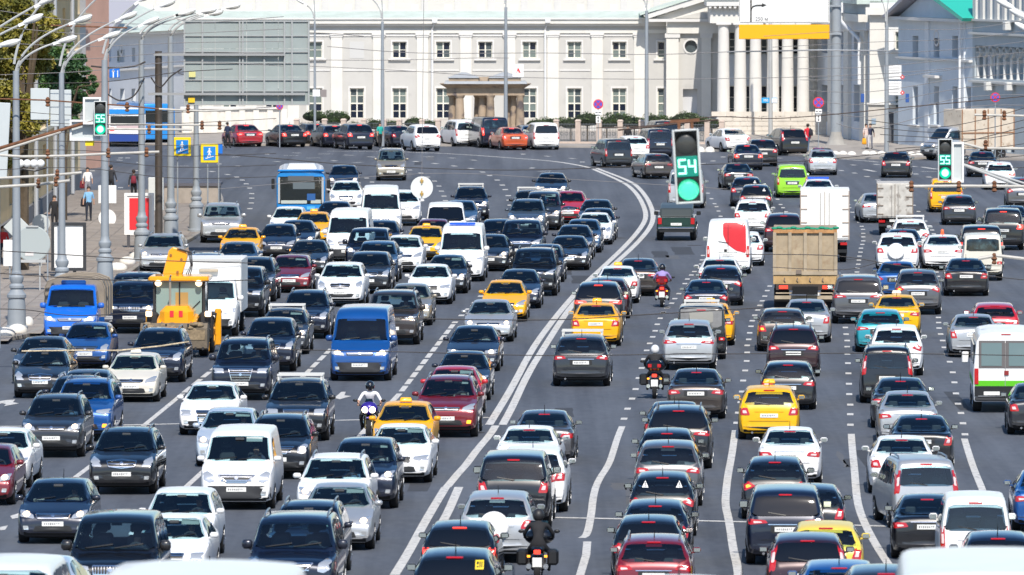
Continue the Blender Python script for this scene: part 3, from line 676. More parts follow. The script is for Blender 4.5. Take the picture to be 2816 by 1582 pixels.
mb = MB(); mb.box((ab.u(2785), -.4, ab.z(2785, 72)), (.5, .45, .55), bev=.04); part(mb, 'air_conditioner', mat('ac_white', (.6, .6, .58)), ab.root)
# --- left side: yellow house, pink house, grey wing with green roof
yb = Facade('yellow_house', 'tall ochre yellow house along the left pavement behind the trees', 'building', -140, 352, 214, 470); yb.trim = mat('trim_cream', (.72, .62, .45), rough=.8)
YW = mat('stucco_yellow', (.66, .48, .25), rough=.85, noise=(.5, .1))
hs = []
for i in range(11):
    u_ = yb.len * (i + .5) / 11
    for f_ in range(6): hs.append((u_ - 1.6, u_ + 1.6, 1.6 + f_ * 3.4, 3.6 + f_ * 3.4))
yb.wall(0, yb.len, 0, 22, hs, YW, th=.6)
for h_ in hs: yb.window(*h_, 2, 1, WFR, [GM, GD, GL], depth=.35, sill=False, surround=False)
for f_ in range(6): yb.box('ledge', 0, yb.len, 4.35 + f_ * 3.4, 4.55 + f_ * 3.4, -.25, 0, yb.trim)
yb.box('plinth', 0, yb.len, 0, 1.0, -.15, 0, mat('dark_plinth', (.16, .16, .17), rough=.8))
for i in range(6):
    mb = MB(); u_ = yb.len * (i + .35) / 6; mb.tube([(u_, -.3, 21), (u_, -.3, .2)], .11, 7); part(mb, 'downpipe', mat('pipe_grey', (.38, .40, .43), rough=.5), yb.root)
pk = Facade('pink_house', 'salmon pink house behind the dark green tree', 'building', 150, 500, 300, 512); pk.trim = TRIM
PKM = mat('stucco_salmon', (.74, .42, .30), rough=.85, noise=(.6, .08))
hs = [(pk.u(216), pk.u(226), 9.6 + k * 1.7, 10.7 + k * 1.7) for k in range(2)]
pk.wall(0, pk.len, 0, 20, hs, PKM, th=.5)
for h_ in hs: pk.window(*h_, 1, 1, WFR, [GM, GD], sill=False)
pk.box('pale_corner', pk.u(208), pk.u(232), 0, 20, -.1, 0, mat('corner_pale', (.66, .60, .54), rough=.85))
pk.box('yellow_bay', 0, pk.u(207), 0, 20, -.3, -.02, mat('stucco_peach', (.80, .62, .38), rough=.85, noise=(.6, .05)))
for k in range(4): pk.box('ledge', 0, pk.u(230), pk.z(200, 66) + .18 * k, pk.z(200, 66) + .08 + .18 * k, -.5, -.3, mat('trim_cream', (.72, .62, .45)))
lw = Facade('left_wing', 'pale grey classical wing with arched window and pale green roof, upper left', 'building', 278, 566, 520, 588); lw.trim = TRIM
hs = [(lw.u(323), lw.u(343), lw.z(330, 172), lw.z(330, 138)), (lw.u(297), lw.u(306), lw.z(300, 170), lw.z(300, 132)), (lw.u(364), lw.u(372), lw.z(370, 170), lw.z(370, 132))]
for cx in (301, 337, 368): hs.append((lw.u(cx - 6), lw.u(cx + 6), lw.z(cx, 298), lw.z(cx, 244)))
lw.wall(0, lw.len, 0, lw.z(400, 95), hs, mat('stucco_silver_blue', (.58, .61, .65), rough=.85, noise=(.5, .05)), th=.6)
for h_ in hs: lw.window(*h_, 1, 2, WFR, [GM, GL], depth=.4, sill=False, surround=False)
mb = MB(); mb.lathe((lw.u(333), -.03, lw.z(333, 138)), [(.25, 0), (.42, 0), (.42, .1), (.25, .1)], 20, 'y', cap=False); part(mb, 'window_arch', TRIM, lw.root)
lw.box('cornice', -.3, lw.len, lw.z(400, 96), lw.z(400, 86), -.6, 0, WHITES); lw.box('ledge', 0, lw.len, lw.z(400, 190), lw.z(400, 185), -.2, 0, TRIM)
mb = MB(); zc2 = lw.z(400, 86); mb.prism([(-.8, zc2), (5, zc2 + 2.2), (5, zc2)], 0, lw.len, 'x'); part(mb, 'roof', GREENR, lw.root)
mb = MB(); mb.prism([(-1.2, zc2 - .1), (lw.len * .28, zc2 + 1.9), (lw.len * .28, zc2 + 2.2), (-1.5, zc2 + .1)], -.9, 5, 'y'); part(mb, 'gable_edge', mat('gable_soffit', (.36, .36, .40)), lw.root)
gd = Facade('garden_wall', 'low whitewashed wall with pilasters below the back of the billboard', 'wall', 500, 584, 772, 584); gd.trim = TRIM
gd.box('wall', 0, gd.len, 0, gd.z(640, 300), 0, .5, mat('whitewash_worn', (.64, .61, .56), rough=.9, noise=(1.5, .12), mottle=(2.2, (.42, .38, .34), .60)))
for i in range(8): gd.box('pilaster_strip', i * .98 + .1, i * .98 + .5, 0, gd.z(640, 300), -.12, 0, WHITES)
gd.box('coping', -.1, gd.len + .1, gd.z(640, 300), gd.z(640, 294), -.2, .6, TRIM)
# --- iron fence with stone posts, hedge of clipped bushes
fe = Facade('iron_fence', 'iron fence with pinkish stone posts in front of the palace', 'fence', 812, 560, 2010, 556); fe.trim = TRIM
ST = mat('pink_granite', (.50, .41, .35), rough=.85, noise=(2, .16)); IR = mat('wrought_iron', (.075, .085, .095), rough=.6)
px_ = [816, 893, 945, 1000, 1056, 1098, 1161, 1205, 1530, 1590, 1648, 1706, 1764, 1822, 1890, 1945, 1985]
for cx in px_:
    u = fe.u(cx); mb = MB(); mb.box((u, 0, .82), (.34, .34, 1.64)); mb.box((u, 0, 1.68), (.42, .42, .12), top=(.6, .6)); part(mb, 'post', ST, fe.root)
fe.box('base_wall', 0, fe.u(1206), 0, .25, -.12, .12, ST); fe.box('base_wall', fe.u(1528), fe.len, 0, .25, -.12, .12, ST)
for a, b in list(zip(px_, px_[1:])):
    if a == 1205: continue
    u0, u1 = fe.u(a) + .19, fe.u(b) - .19; mb = MB()
    mb.box(((u0 + u1) / 2, 0, 1.42), (u1 - u0, .04, .05)); mb.box(((u0 + u1) / 2, 0, .36), (u1 - u0, .04, .05)); mb.box(((u0 + u1) / 2, 0, 1.16), (u1 - u0, .03, .035))
    k = 0; x_ = u0 + .06
    while x_ < u1 - .03:
        mb.box((x_, 0, .90), (.026, .026, 1.10 + (.12 if k % 2 else 0))); x_ += .105; k += 1
    for q in range(int((u1 - u0) / .3)):
        mb.lathe((u0 + .18 + q * .3, 0, .78), [(.09, -.012), (.12, -.012), (.12, .012), (.09, .012)], 10, 'y', cap=False)
    part(mb, 'lattice', IR, fe.root, kind='stuff')
# --- stone portico
pt_ = empty('stone_portico', 'small weathered stone portico with squat columns and twin pyramid roofs', 'portico', (at(1333, 410).x, 566, 0))
TAN = mat('weathered_stone', (.36, .28, .205), rough=.9, noise=(1.1, .22), mottle=(1.4, (.13, .11, .11), .55)); GRT = mat('stone_grey_roof', (.33, .35, .37), rough=.8, noise=(2, .1))
s_ = pxm(566)
def px(x): return (x - 1333) / s_
zz = lambda y: atd(1333, y, 566).z
for cx, dy, r_ in ((1242, 0, .26), (1262, -.6, .30), (1311, .6, .24), (1325, 0, .30), (1346, -.6, .28), (1395, .5, .24), (1410, 0, .22), (1428, -.6, .26)):
    mb = MB(); hh = zz(262)
    mb.lathe((px(cx), dy, 0), [(r_ * 1.35, 0), (r_ * 1.35, .9), (r_ * 1.25, 1.0), (r_ * 1.12, 1.05), (r_ * 1.1, hh * .5), (r_ * .88, hh - .2), (r_ * 1.15, hh - .08), (r_ * 1.25, hh)], 20); part(mb, 'column', TAN, pt_, 35)
mb = MB(); mb.box((0, 0, (zz(262) + zz(240)) / 2), ((1442 - 1228) / s_, 1.8, zz(240) - zz(262))); part(mb, 'architrave', TAN, pt_)
mb = MB(); mb.box((0, 0, (zz(242) + zz(230)) / 2), ((1442 - 1228) / s_, 1.8, zz(230) - zz(242)), top=(1.17, 1.7)); part(mb, 'eaves', TAN, pt_)
mb = MB(); mb.box((0, 0, (zz(230) + zz(223)) / 2), ((1450 - 1222) / s_, 2.6, zz(223) - zz(230)), top=(.97, .9)); part(mb, 'eaves_slab', GRT, pt_)
for x0_, x1_ in ((1232, 1314), (1343, 1430)):
    mb = MB(); mb.box((px((x0_ + x1_) / 2), 0, (zz(223) + zz(214)) / 2), ((x1_ - x0_) / s_, 1.5, zz(214) - zz(223))); part(mb, 'attic_block', TAN, pt_)
    mb = MB(); mb.box((px((x0_ + x1_) / 2), 0, (zz(214) + zz(199)) / 2), ((x1_ - x0_ + 6) / s_, 1.7, zz(199) - zz(214)), top=(.15, .2)); part(mb, 'pyramid_roof', GRT, pt_)
mb = MB(); mb.box((px(1328), .1, (zz(223) + zz(212)) / 2), (30 / s_, 1.2, zz(212) - zz(223))); part(mb, 'attic_link', TAN, pt_)
# ------------------------------------------------------------------ vehicles: lofted bodies, pieces projected on them
def resample(pts, step):
    out = [pts[0]]; acc = 0.0
    for (a, b), (c, d) in zip(pts, pts[1:]):
        L = math.hypot(c - a, d - b)
        if L < 1e-9: continue
        t = step - acc
        while t <= L:
            out.append((lerp(a, c, t / L), lerp(b, d, t / L))); t += step
        acc = (acc + L) % step
    if math.hypot(out[-1][0] - pts[-1][0], out[-1][1] - pts[-1][1]) > step * .4: out.append(pts[-1])
    else: out[-1] = pts[-1]
    return out
KINDS = {
 # L, W, Hh, clearance, roof width ratio, belt, top profile (y front negative), cowl y, windshield top y, rear glass top/bottom z
 'sedan': dict(L=4.6, W=1.80, H=1.46, cl=.20, rw=.70, belt=.93, wr=.32,
   prof=[(-2.3, .40), (-2.29, .60), (-2.2, .72), (-1.9, .80), (-1.25, .93), (-1.02, .97), (-.30, 1.37), (-.05, 1.43), (.3, 1.46), (.8, 1.44), (1.1, 1.36), (1.68, 1.07), (1.8, 1.05), (2.16, 1.04), (2.26, .98), (2.3, .70), (2.3, .40)],
   ws=(.99, 1.40), rg=(1.075, 1.405), sides=[[(-.72, .98), (-.18, 1.33), (.22, 1.37), (.22, .96)], [(.30, .96), (.30, 1.37), (.85, 1.35), (1.38, 1.02), (1.2, .97)]], wy=(-1.40, 1.36)),
 'hatch': dict(L=4.2, W=1.76, H=1.50, cl=.20, rw=.73, belt=.96, wr=.32,
   prof=[(-2.1, .40), (-2.09, .62), (-1.98, .75), (-1.7, .84), (-1.2, .96), (-.98, 1.01), (-.30, 1.41), (-.05, 1.47), (.3, 1.50), (1.1, 1.48), (1.5, 1.43), (1.68, 1.36), (1.98, 1.00), (2.05, .88), (2.08, .70), (2.1, .55), (2.1, .40)],
   ws=(1.02, 1.44), rg=(1.02, 1.38), sides=[[(-.66, 1.02), (-.14, 1.38), (.22, 1.42), (.22, 1.0)], [(.30, 1.0), (.30, 1.42), (1.15, 1.40), (1.45, 1.12), (1.35, 1.02)]], wy=(-1.28, 1.28)),
 'crossover': dict(L=4.5, W=1.84, H=1.68, cl=.25, rw=.75, belt=1.08, wr=.36,
   prof=[(-2.25, .48), (-2.24, .78), (-2.12, .92), (-1.75, 1.01), (-1.25, 1.09), (-1.05, 1.13), (-.42, 1.57), (-.15, 1.64), (.3, 1.68), (1.25, 1.66), (1.68, 1.60), (1.84, 1.53), (2.12, 1.15), (2.2, 1.04), (2.24, .8), (2.25, .48)],
   ws=(1.145, 1.61), rg=(1.14, 1.55), sides=[[(-.7, 1.14), (-.22, 1.53), (.22, 1.59), (.22, 1.12)], [(.30, 1.12), (.30, 1.59), (1.3, 1.57), (1.6, 1.28), (1.5, 1.15)]], wy=(-1.36, 1.34)),
 'suv': dict(L=4.8, W=1.94, H=1.84, cl=.28, rw=.80, belt=1.15, wr=.39,
   prof=[(-2.4, .52), (-2.39, .90), (-2.3, 1.02), (-1.9, 1.10), (-1.3, 1.15), (-1.12, 1.19), (-.66, 1.70), (-.42, 1.80), (0, 1.84), (1.7, 1.82), (2.02, 1.76), (2.14, 1.66), (2.3, 1.22), (2.36, 1.1), (2.39, .85), (2.4, .52)],
   ws=(1.23, 1.74), rg=(1.22, 1.68), sides=[[(-.82, 1.21), (-.45, 1.68), (.1, 1.74), (.1, 1.19)], [(.2, 1.19), (.2, 1.74), (1.0, 1.74), (1.0, 1.19)], [(1.1, 1.2), (1.1, 1.73), (1.75, 1.70), (1.95, 1.25)]], wy=(-1.48, 1.42)),
 'minivan': dict(L=4.4, W=1.78, H=1.78, cl=.20, rw=.80, belt=1.08, wr=.32,
   prof=[(-2.2, .42), (-2.19, .72), (-2.05, .88), (-1.65, 1.02), (-1.35, 1.10), (-.62, 1.64), (-.35, 1.73), (.1, 1.78), (1.75, 1.77), (1.98, 1.72), (2.06, 1.6), (2.14, 1.1), (2.17, .9), (2.2, .62), (2.2, .42)],
   ws=(1.14, 1.69), rg=(1.12, 1.62), sides=[[(-.95, 1.12), (-.4, 1.6), (-.05, 1.66), (-.05, 1.1)], [(.03, 1.1), (.03, 1.66), (1.0, 1.66), (1.0, 1.1)], [(1.1, 1.12), (1.1, 1.66), (1.8, 1.62), (1.8, 1.14)]], wy=(-1.34, 1.32)),
 'van': dict(L=5.3, W=1.98, H=2.35, cl=.22, rw=.84, belt=1.25, wr=.34,
   prof=[(-2.65, .45), (-2.64, .85), (-2.52, 1.05), (-2.1, 1.22), (-1.95, 1.30), (-1.42, 2.02), (-1.2, 2.22), (-.8, 2.33), (0, 2.35), (2.3, 2.35), (2.5, 2.30), (2.56, 2.15), (2.62, 1.3), (2.64, .9), (2.65, .45)],
   ws=(1.33, 2.02), rg=(1.38, 2.02), sides=[[(-1.72, 1.32), (-1.32, 1.92), (-.7, 1.95), (-.7, 1.3)]], wy=(-1.75, 1.55)),
 'lowvan': dict(L=4.9, W=1.92, H=1.98, cl=.22, rw=.82, belt=1.15, wr=.33,
   prof=[(-2.45, .42), (-2.44, .80), (-2.3, .98), (-1.85, 1.13), (-1.65, 1.20), (-.95, 1.80), (-.7, 1.92), (-.2, 1.97), (1.9, 1.97), (2.22, 1.93), (2.3, 1.8), (2.38, 1.2), (2.42, .9), (2.45, .42)],
   ws=(1.23, 1.83), rg=(1.25, 1.80), sides=[[(-1.25, 1.2), (-.75, 1.72), (-.25, 1.78), (-.25, 1.18)], [(-.1, 1.18), (-.1, 1.78), (1.0, 1.78), (1.0, 1.18)]], wy=(-1.5, 1.45)),
 'boxyjeep': dict(L=4.4, W=1.74, H=1.90, cl=.28, rw=.90, belt=1.16, wr=.38,
   prof=[(-2.2, .55), (-2.19, .98), (-2.1, 1.05), (-1.3, 1.13), (-1.1, 1.16), (-.9, 1.72), (-.75, 1.86), (-.4, 1.90), (1.9, 1.90), (2.12, 1.86), (2.16, 1.7), (2.18, 1.2), (2.2, .9), (2.2, .55)],
   ws=(1.22, 1.76), rg=(1.25, 1.74), sides=[[(-.9, 1.2), (-.7, 1.74), (.1, 1.76), (.1, 1.2)], [(.2, 1.2), (.2, 1.76), (1.0, 1.76), (1.0, 1.2)]], wy=(-1.4, 1.3)),
}
KINDS['cab'] = dict(L=2.3, W=1.98, H=2.12, cl=.30, rw=.84, belt=1.25, wr=.36,
   prof=[(-1.15, .50), (-1.14, .88), (-1.0, 1.08), (-.7, 1.22), (-.45, 1.32), (.0, 1.96), (.2, 2.10), (.6, 2.12), (1.05, 2.12), (1.12, 2.0), (1.14, 1.3), (1.15, .50)],
   ws=(1.34, 1.98), rg=(1.4, 1.9), sides=[[(-.3, 1.32), (.1, 1.86), (.85, 1.9), (.85, 1.3)]], wy=(-.35,))
KINDS['wagon'] = dict(KINDS['hatch'], L=4.6, W=1.80, H=1.50, prof=[(-2.3, .40), (-2.29, .60), (-2.2, .72), (-1.9, .80), (-1.25, .93), (-1.02, .98), (-.30, 1.38), (-.05, 1.45), (.3, 1.48), (1.5, 1.48), (1.9, 1.42), (2.02, 1.34), (2.2, 1.02), (2.26, .88), (2.29, .65), (2.3, .40)], wy=(-1.4, 1.38))
_cache = {}
def body_of(kind):
    if ('body', kind) in _cache: return _cache[('body', kind)]
    K = KINDS[kind]; L, W, HH, cl = K['L'], K['W'] / 2, K['H'], K['cl']
    prof = resample(chaikin(K['prof'], 2), 0.085)
    rings = []
    for (y, zt) in prof:
        e = min(1.0, (L / 2 - abs(y)) / 0.55); e = max(0.0, e)
        w = W * (0.86 + 0.14 * math.sqrt(max(0, 1 - (1 - e) ** 2)))
        if kind in ('van', 'boxyjeep') and y > 0: w = W * (0.95 + 0.05 * math.sqrt(max(0, 1 - (1 - e) ** 2)))
        zb = cl + (0.10 if e < .3 else 0.0)
        belt = K['belt'] + 0.03 * y / L
        zs = min(belt, zt - 0.012); hh = zt - zs
        def xs(z): return w * (.955 - (.955 - K['rw']) * max(0, min(1, (z - belt) / (HH - belt))))
        rr = min(.09, hh * .45)
        half = [(0, zb), (w * .80, zb), (w * .94, zb + .05), (w * .985, lerp(zb, zs, .25)), (w, lerp(zb, zs, .55)), (w * .99, lerp(zb, zs, .85)), (w * .965, zs),
                (xs(zs + hh * .3) * (1 if hh > .1 else .97), zs + hh * .3), (xs(zs + hh * .62) * (1 if hh > .1 else .93), zs + hh * .62), (xs(zt) * (1 if hh > .1 else .89), zt - rr),
                (xs(zt) - rr * .35 if hh > .1 else w * .84, zt - rr * .3), (xs(zt) - rr * 1.1 if hh > .1 else w * .72, zt), (xs(zt) * .55, zt + .018), (xs(zt) * .25, zt + .026), (0, zt + .028)]
        ring = [(x, y, z) for x, z in half] + [(-x, y, z) for x, z in half[-2:0:-1]]
        rings.append(ring)
    n = len(rings[0]); mb = MB(); vs = sum(rings, []); fs = []
    for i in range(len(rings) - 1):
        for k in range(n): fs.append((i * n + k, i * n + (k + 1) % n, (i + 1) * n + (k + 1) % n, (i + 1) * n + k))
    for ri, base in ((0, 0), (len(rings) - 1, (len(rings) - 1) * n)):
        c = len(vs); ring = rings[ri]
        vs.append((0, ring[0][1] + (-.02 if ri == 0 else .02), sum(p[2] for p in ring) / n))
        for k in range(n): fs.append((base + k, base + (k + 1) % n, c))
    mb.add(vs, fs)
    me = mb.mesh(kind + "_body", 50)
    bvh = BVHTree.FromPolygons([v.co[:] for v in me.vertices], [p.vertices[:] for p in me.polygons])
    bm = bmesh.new(); bm.from_mesh(me); kill = []
    z0, z1 = K['ws']; r0, r1 = K['rg']
    for f in bm.faces:
        c = f.calc_center_median(); nn = f.normal
        if c.y < .3 and nn.y < -.12 and z0 + .035 < c.z < z1 - .03 and abs(c.x) < glasswidth(K, c.z, .09): kill.append(f)
        elif kind in SEETHRU and c.y > .3 and nn.y > .12 and r0 + .035 < c.z < r1 - .03 and abs(c.x) < glasswidth(K, c.z, .13): kill.append(f)
    bmesh.ops.delete(bm, geom=kill, context='FACES'); bm.to_mesh(me); bm.free()
    me.set_sharp_from_angle(angle=R(50))
    _cache[('body', kind)] = (me, bvh, K)
    return _cache[('body', kind)]
SEETHRU = ('sedan', 'hatch', 'crossover', 'suv', 'minivan', 'wagon')
INT = mat('interior_fabric', (.055, .058, .065), rough=.85)
def interior(kind, K, root, face, opts):
    W, L, bl, HH = K['W'] / 2, K['L'], K['belt'], K['H']; y0 = interp([(b, a) for a, b in K['prof'][(3 if kind == 'cab' else 4):8]], K['ws'][0]) + .12
    y1 = {'sedan': 1.55, 'cab': .9}.get(kind, L / 2 - .35); ys = y0 + (1.05 if kind != 'cab' else .8); low = kind not in ('van', 'suv', 'lowvan', 'boxyjeep', 'cab'); ht = HH - .27 if low else bl + .42
    ck = ('int', kind)
    if ck not in _cache:
        out = []
        mb = MB(); mb.box((0, (y0 + y1) / 2, bl - .16), (W * 1.78, y1 - y0, .06)); out.append(('cabin_trim', mb.mesh('cabin_trim')))
        mb = MB(); mb.box((0, y0 + .1, bl - .02), (W * 1.6, .32, .12), bev=.03); out.append(('dashboard', mb.mesh('dashboard', 40)))
        mb = MB(); mb.lathe((W * .42, y0 + .36, bl + .02), [(.155, 0), (.185, 0), (.185, .03), (.155, .03)], 16, 'y', cap=False); out.append(('steering_wheel', mb.mesh('steering_wheel', 40)))
        mb = MB(); mb.box((0, y0 + .42, K['ws'][1] - .05), (.22, .03, .06)); out.append(('rear_view_mirror', mb.mesh('rear_view_mirror')))
        mb = MB(); mb.box((0, 0, ht / 2 + bl / 2 - .12), (.46, .13, ht - bl - .02), bev=.04, top=(.8, .9)); st = mb.mesh('seat', 40)
        mb = MB(); mb.box((0, 0, ht), (.26, .09, .17), bev=.03); hr = mb.mesh('headrest', 40)
        _cache[ck] = (out, st, hr)
    out, st, hr = _cache[ck]
    for n_, m_ in out: link(n_, m_, INT, root)
    for yy, xs_ in ((ys, (-.37, .37)), (y1 - .45, (-.42, .42))):
        if yy > ys + .1 and kind not in SEETHRU or kind == 'cab' and yy != ys: continue
        for x_ in xs_: s_ = link('seat', st, INT, root, loc=(x_, yy, 0 if yy == ys else -.06)); link('headrest', hr, INT, s_)
    if 'Q' in opts:
        if 'dp' not in _cache: mb = MB(); mb.box((0, 0, 0), (.26, .16, .05)); _cache['dp'] = mb.mesh('dashboard_paper')
        link('dashboard_paper', _cache['dp'], WHITEP, root, loc=(-W * .5, y0 + .06, bl + .085))
    if 'S' in opts:
        if 'sv' not in _cache: mb = MB(); mb.box((0, 0, 0), (.42, .03, .12)); _cache['sv'] = mb.mesh('sun_visor')
        link('sun_visor', _cache['sv'], mat('visor_pale', (.50, .56, .55), rough=.7), root, loc=(W * .40, y0 + .62 if low else y0 + .5, K['ws'][1] - .07))
    return ys
def rounded(poly, k=1): 
    """closed corner cutting"""
    for _ in range(k):
        out = []
        n = len(poly)
        for i in range(n):
            a, b = poly[i], poly[(i + 1) % n]
            out += [(a[0] * .9 + b[0] * .1, a[1] * .9 + b[1] * .1), (a[0] * .1 + b[0] * .9, a[1] * .1 + b[1] * .9)]
        poly = out
    return poly
def densify(poly, d):
    out = []
    n = len(poly)
    for i in range(n):
        a, b = poly[i], poly[(i + 1) % n]; L = math.hypot(b[0] - a[0], b[1] - a[1]); m = max(1, int(L / d + .5))
        for j in range(m): out.append((lerp(a[0], b[0], j / m), lerp(a[1], b[1], j / m)))
    return out
def project(bvh, poly, axis, off=.012, rnd=1, d=.13, rings=(1, .72, .4), skirt=.02):
    """lay a 2-D outline onto the body: axis front/rear looks along y (poly in x,z), left/right along x (poly in y,z)"""
    poly = densify(rounded(poly, rnd) if rnd else poly, d)
    cx = sum(p[0] for p in poly) / len(poly); cz = sum(p[1] for p in poly) / len(poly)
    n = len(poly); vs = []; fs = []
    D = {'front': Vector((0, 1, 0)), 'rear': Vector((0, -1, 0)), 'left': Vector((1, 0, 0)), 'right': Vector((-1, 0, 0))}[axis]
    def hit(a, b, o):
        s = Vector((a, 0, b)) if axis in ('front', 'rear') else Vector((0, a, b))
        s = s - D * 8
        h = bvh.ray_cast(s, D, 16)
        if h[0] is None:
            q = bvh.find_nearest(Vector((a, -D.y * 2.2, b)) if axis in ('front', 'rear') else Vector((-D.x * .9, a, b)))
            loc, nr = q[0], q[1]
        else: loc, nr = h[0], h[1]
        if nr.dot(D) > 0: nr = -nr
        return loc + (nr * 0.75 - D * 0.25) * o
    for r in rings:
        for p in poly: vs.append(hit(cx + (p[0] - cx) * r, cz + (p[1] - cz) * r, off))
    vs.append(hit(cx, cz, off))
    nr_ = len(rings)
    for i in range(nr_ - 1):
        for k in range(n): fs.append((i * n + k, i * n + (k + 1) % n, (i + 1) * n + (k + 1) % n, (i + 1) * n + k))
    for k in range(n): fs.append(((nr_ - 1) * n + k, (nr_ - 1) * n + (k + 1) % n, nr_ * n))
    if skirt:
        b = len(vs)
        for k in range(n): vs.append(vs[k] + D * skirt)
        for k in range(n): fs.append((k, b + k, b + (k + 1) % n, (k + 1) % n))
    return vs, fs
def pmesh(key, kind, polys, axis, **kw):
    ck = (key, kind, axis)
    if ck in _cache: return _cache[ck]
    _, bvh, K = body_of(kind); mb = MB()
    for poly in polys:
        vs, fs = project(bvh, poly, axis, **kw); mb.add(vs, fs)
    me = mb.mesh(key, 40); _cache[ck] = me
    return me
def mirror(poly): return [(-a, b) for a, b in poly]
def rect(x0, x1, z0, z1): return [(x0, z0), (x1, z0), (x1, z1), (x0, z1)]
def glasswidth(K, z, m=.07):
    W = K['W'] / 2; b = K['belt']; t = max(0, min(1, (z - b) / (K['H'] - b)))
    return W * (.955 - (.955 - K['rw']) * t) - m
def wheel_mesh(r, wd):
    ck = ('wheel', round(r, 3), wd)
    if ck in _cache: return _cache[ck]
    mb = MB(); mb.lathe((0, 0, 0), [(r * .62, -wd * .5), (r * .93, -wd * .5), (r, -wd * .38), (r, wd * .38), (r * .93, wd * .5), (r * .62, wd * .5)], 22, 'x')
    tyre = mb.mesh('tyre', 35)
    rb = MB()
    for s in (-1, 1):
        rb.lathe((0, 0, 0), [(r * .62, s * wd * .44), (r * .66, s * wd * .51), (r * .6, s * wd * .40), (r * .2, s * wd * .36)], 18, 'x', cap=False)
        for k in range(5):
            a = 2 * math.pi * k / 5; c, d_ = math.cos(a), math.sin(a)
            rb.tube([(s * wd * .47, c * r * .1, d_ * r * .1), (s * wd * .47, c * r * .62, d_ * r * .62)], r * .085, 5)
    rim = rb.mesh('rim', 40)
    _cache[ck] = (tyre, rim); return _cache[ck]
def mirror_mesh(sx):
    ck = ('mir', sx)
    if ck in _cache: return _cache[ck]
    mb = MB(); mb.box((sx * .10, 0, .03), (.20, .12, .13), bev=.035); mb.box((sx * -.0, .01, -.03), (.12, .05, .04))
    me = mb.mesh('mirror', 50)
    g = MB(); g.box((sx * .105, .064, .03), (.15, .01, .09)); _cache[ck] = (me, g.mesh('mirror_glass')); return _cache[ck]
CARN = [0]
def front_set(kind, style, K):
    """outlines of the lamps, grille and bumper pieces; style picks the face"""
    W = K['W'] / 2; zh = {'sedan': .68, 'hatch': .72, 'crossover': .86, 'suv': .95, 'minivan': .82, 'van': .92, 'lowvan': .86, 'boxyjeep': .95, 'wagon': .68, 'cab': .92}[kind]
    hl = [
      [(W * .50, zh - .07), (W * .90, zh - .02), (W * .93, zh + .13), (W * .80, zh + .12), (W * .55, zh + .03)],
      [(W * .55, zh - .07), (W * .88, zh - .07), (W * .92, zh + .08), (W * .58, zh + .07)],
      [(W * .58, zh - .09), (W * .86, zh - .08), (W * .93, zh + .06), (W * .86, zh + .17), (W * .66, zh + .08)],
      [(W * .46, zh - .01), (W * .72, zh - .06), (W * .92, zh - .02), (W * .92, zh + .09), (W * .48, zh + .05)],
      [(W * .60, zh - .10), (W * .74, zh - .13), (W * .88, zh - .06), (W * .92, zh + .10), (W * .80, zh + .14), (W * .62, zh + .05)]][style % 5]
    gr = [
      [(-W * .42, zh - .06), (W * .42, zh - .06), (W * .47, zh + .04), (-W * .47, zh + .04)],
      [(-W * .30, zh - .30), (W * .30, zh - .30), (W * .40, zh + .05), (-W * .40, zh + .05)],
      [(-W * .38, zh - .08), (0, zh - .12), (W * .38, zh - .08), (W * .44, zh + .05), (0, zh + .09), (-W * .44, zh + .05)],
      [(-W * .36, zh - .10), (W * .36, zh - .10), (W * .38, zh + .05), (-W * .38, zh + .05)],
      [(-W * .26, zh - .12), (W * .26, zh - .12), (W * .50, zh + .05), (-W * .50, zh + .05)]][style % 5]
    zi = K['cl'] + .20
    ai = [[(-W * .55, zi - .07), (W * .55, zi - .07), (W * .48, zi + .08), (-W * .48, zi + .08)],
          [(-W * .80, zi - .09), (W * .80, zi - .09), (W * .72, zi + .05), (-W * .72, zi + .05)],
          [(-W * .48, zi - .05), (W * .48, zi - .05), (W * .60, zi + .09), (-W * .60, zi + .09)]][style % 3]
    fog = [(W * .66, zi - .02), (W * .80, zi - .02), (W * .82, zi + .08), (W * .68, zi + .08)]
    return hl, gr, ai, fog, zh
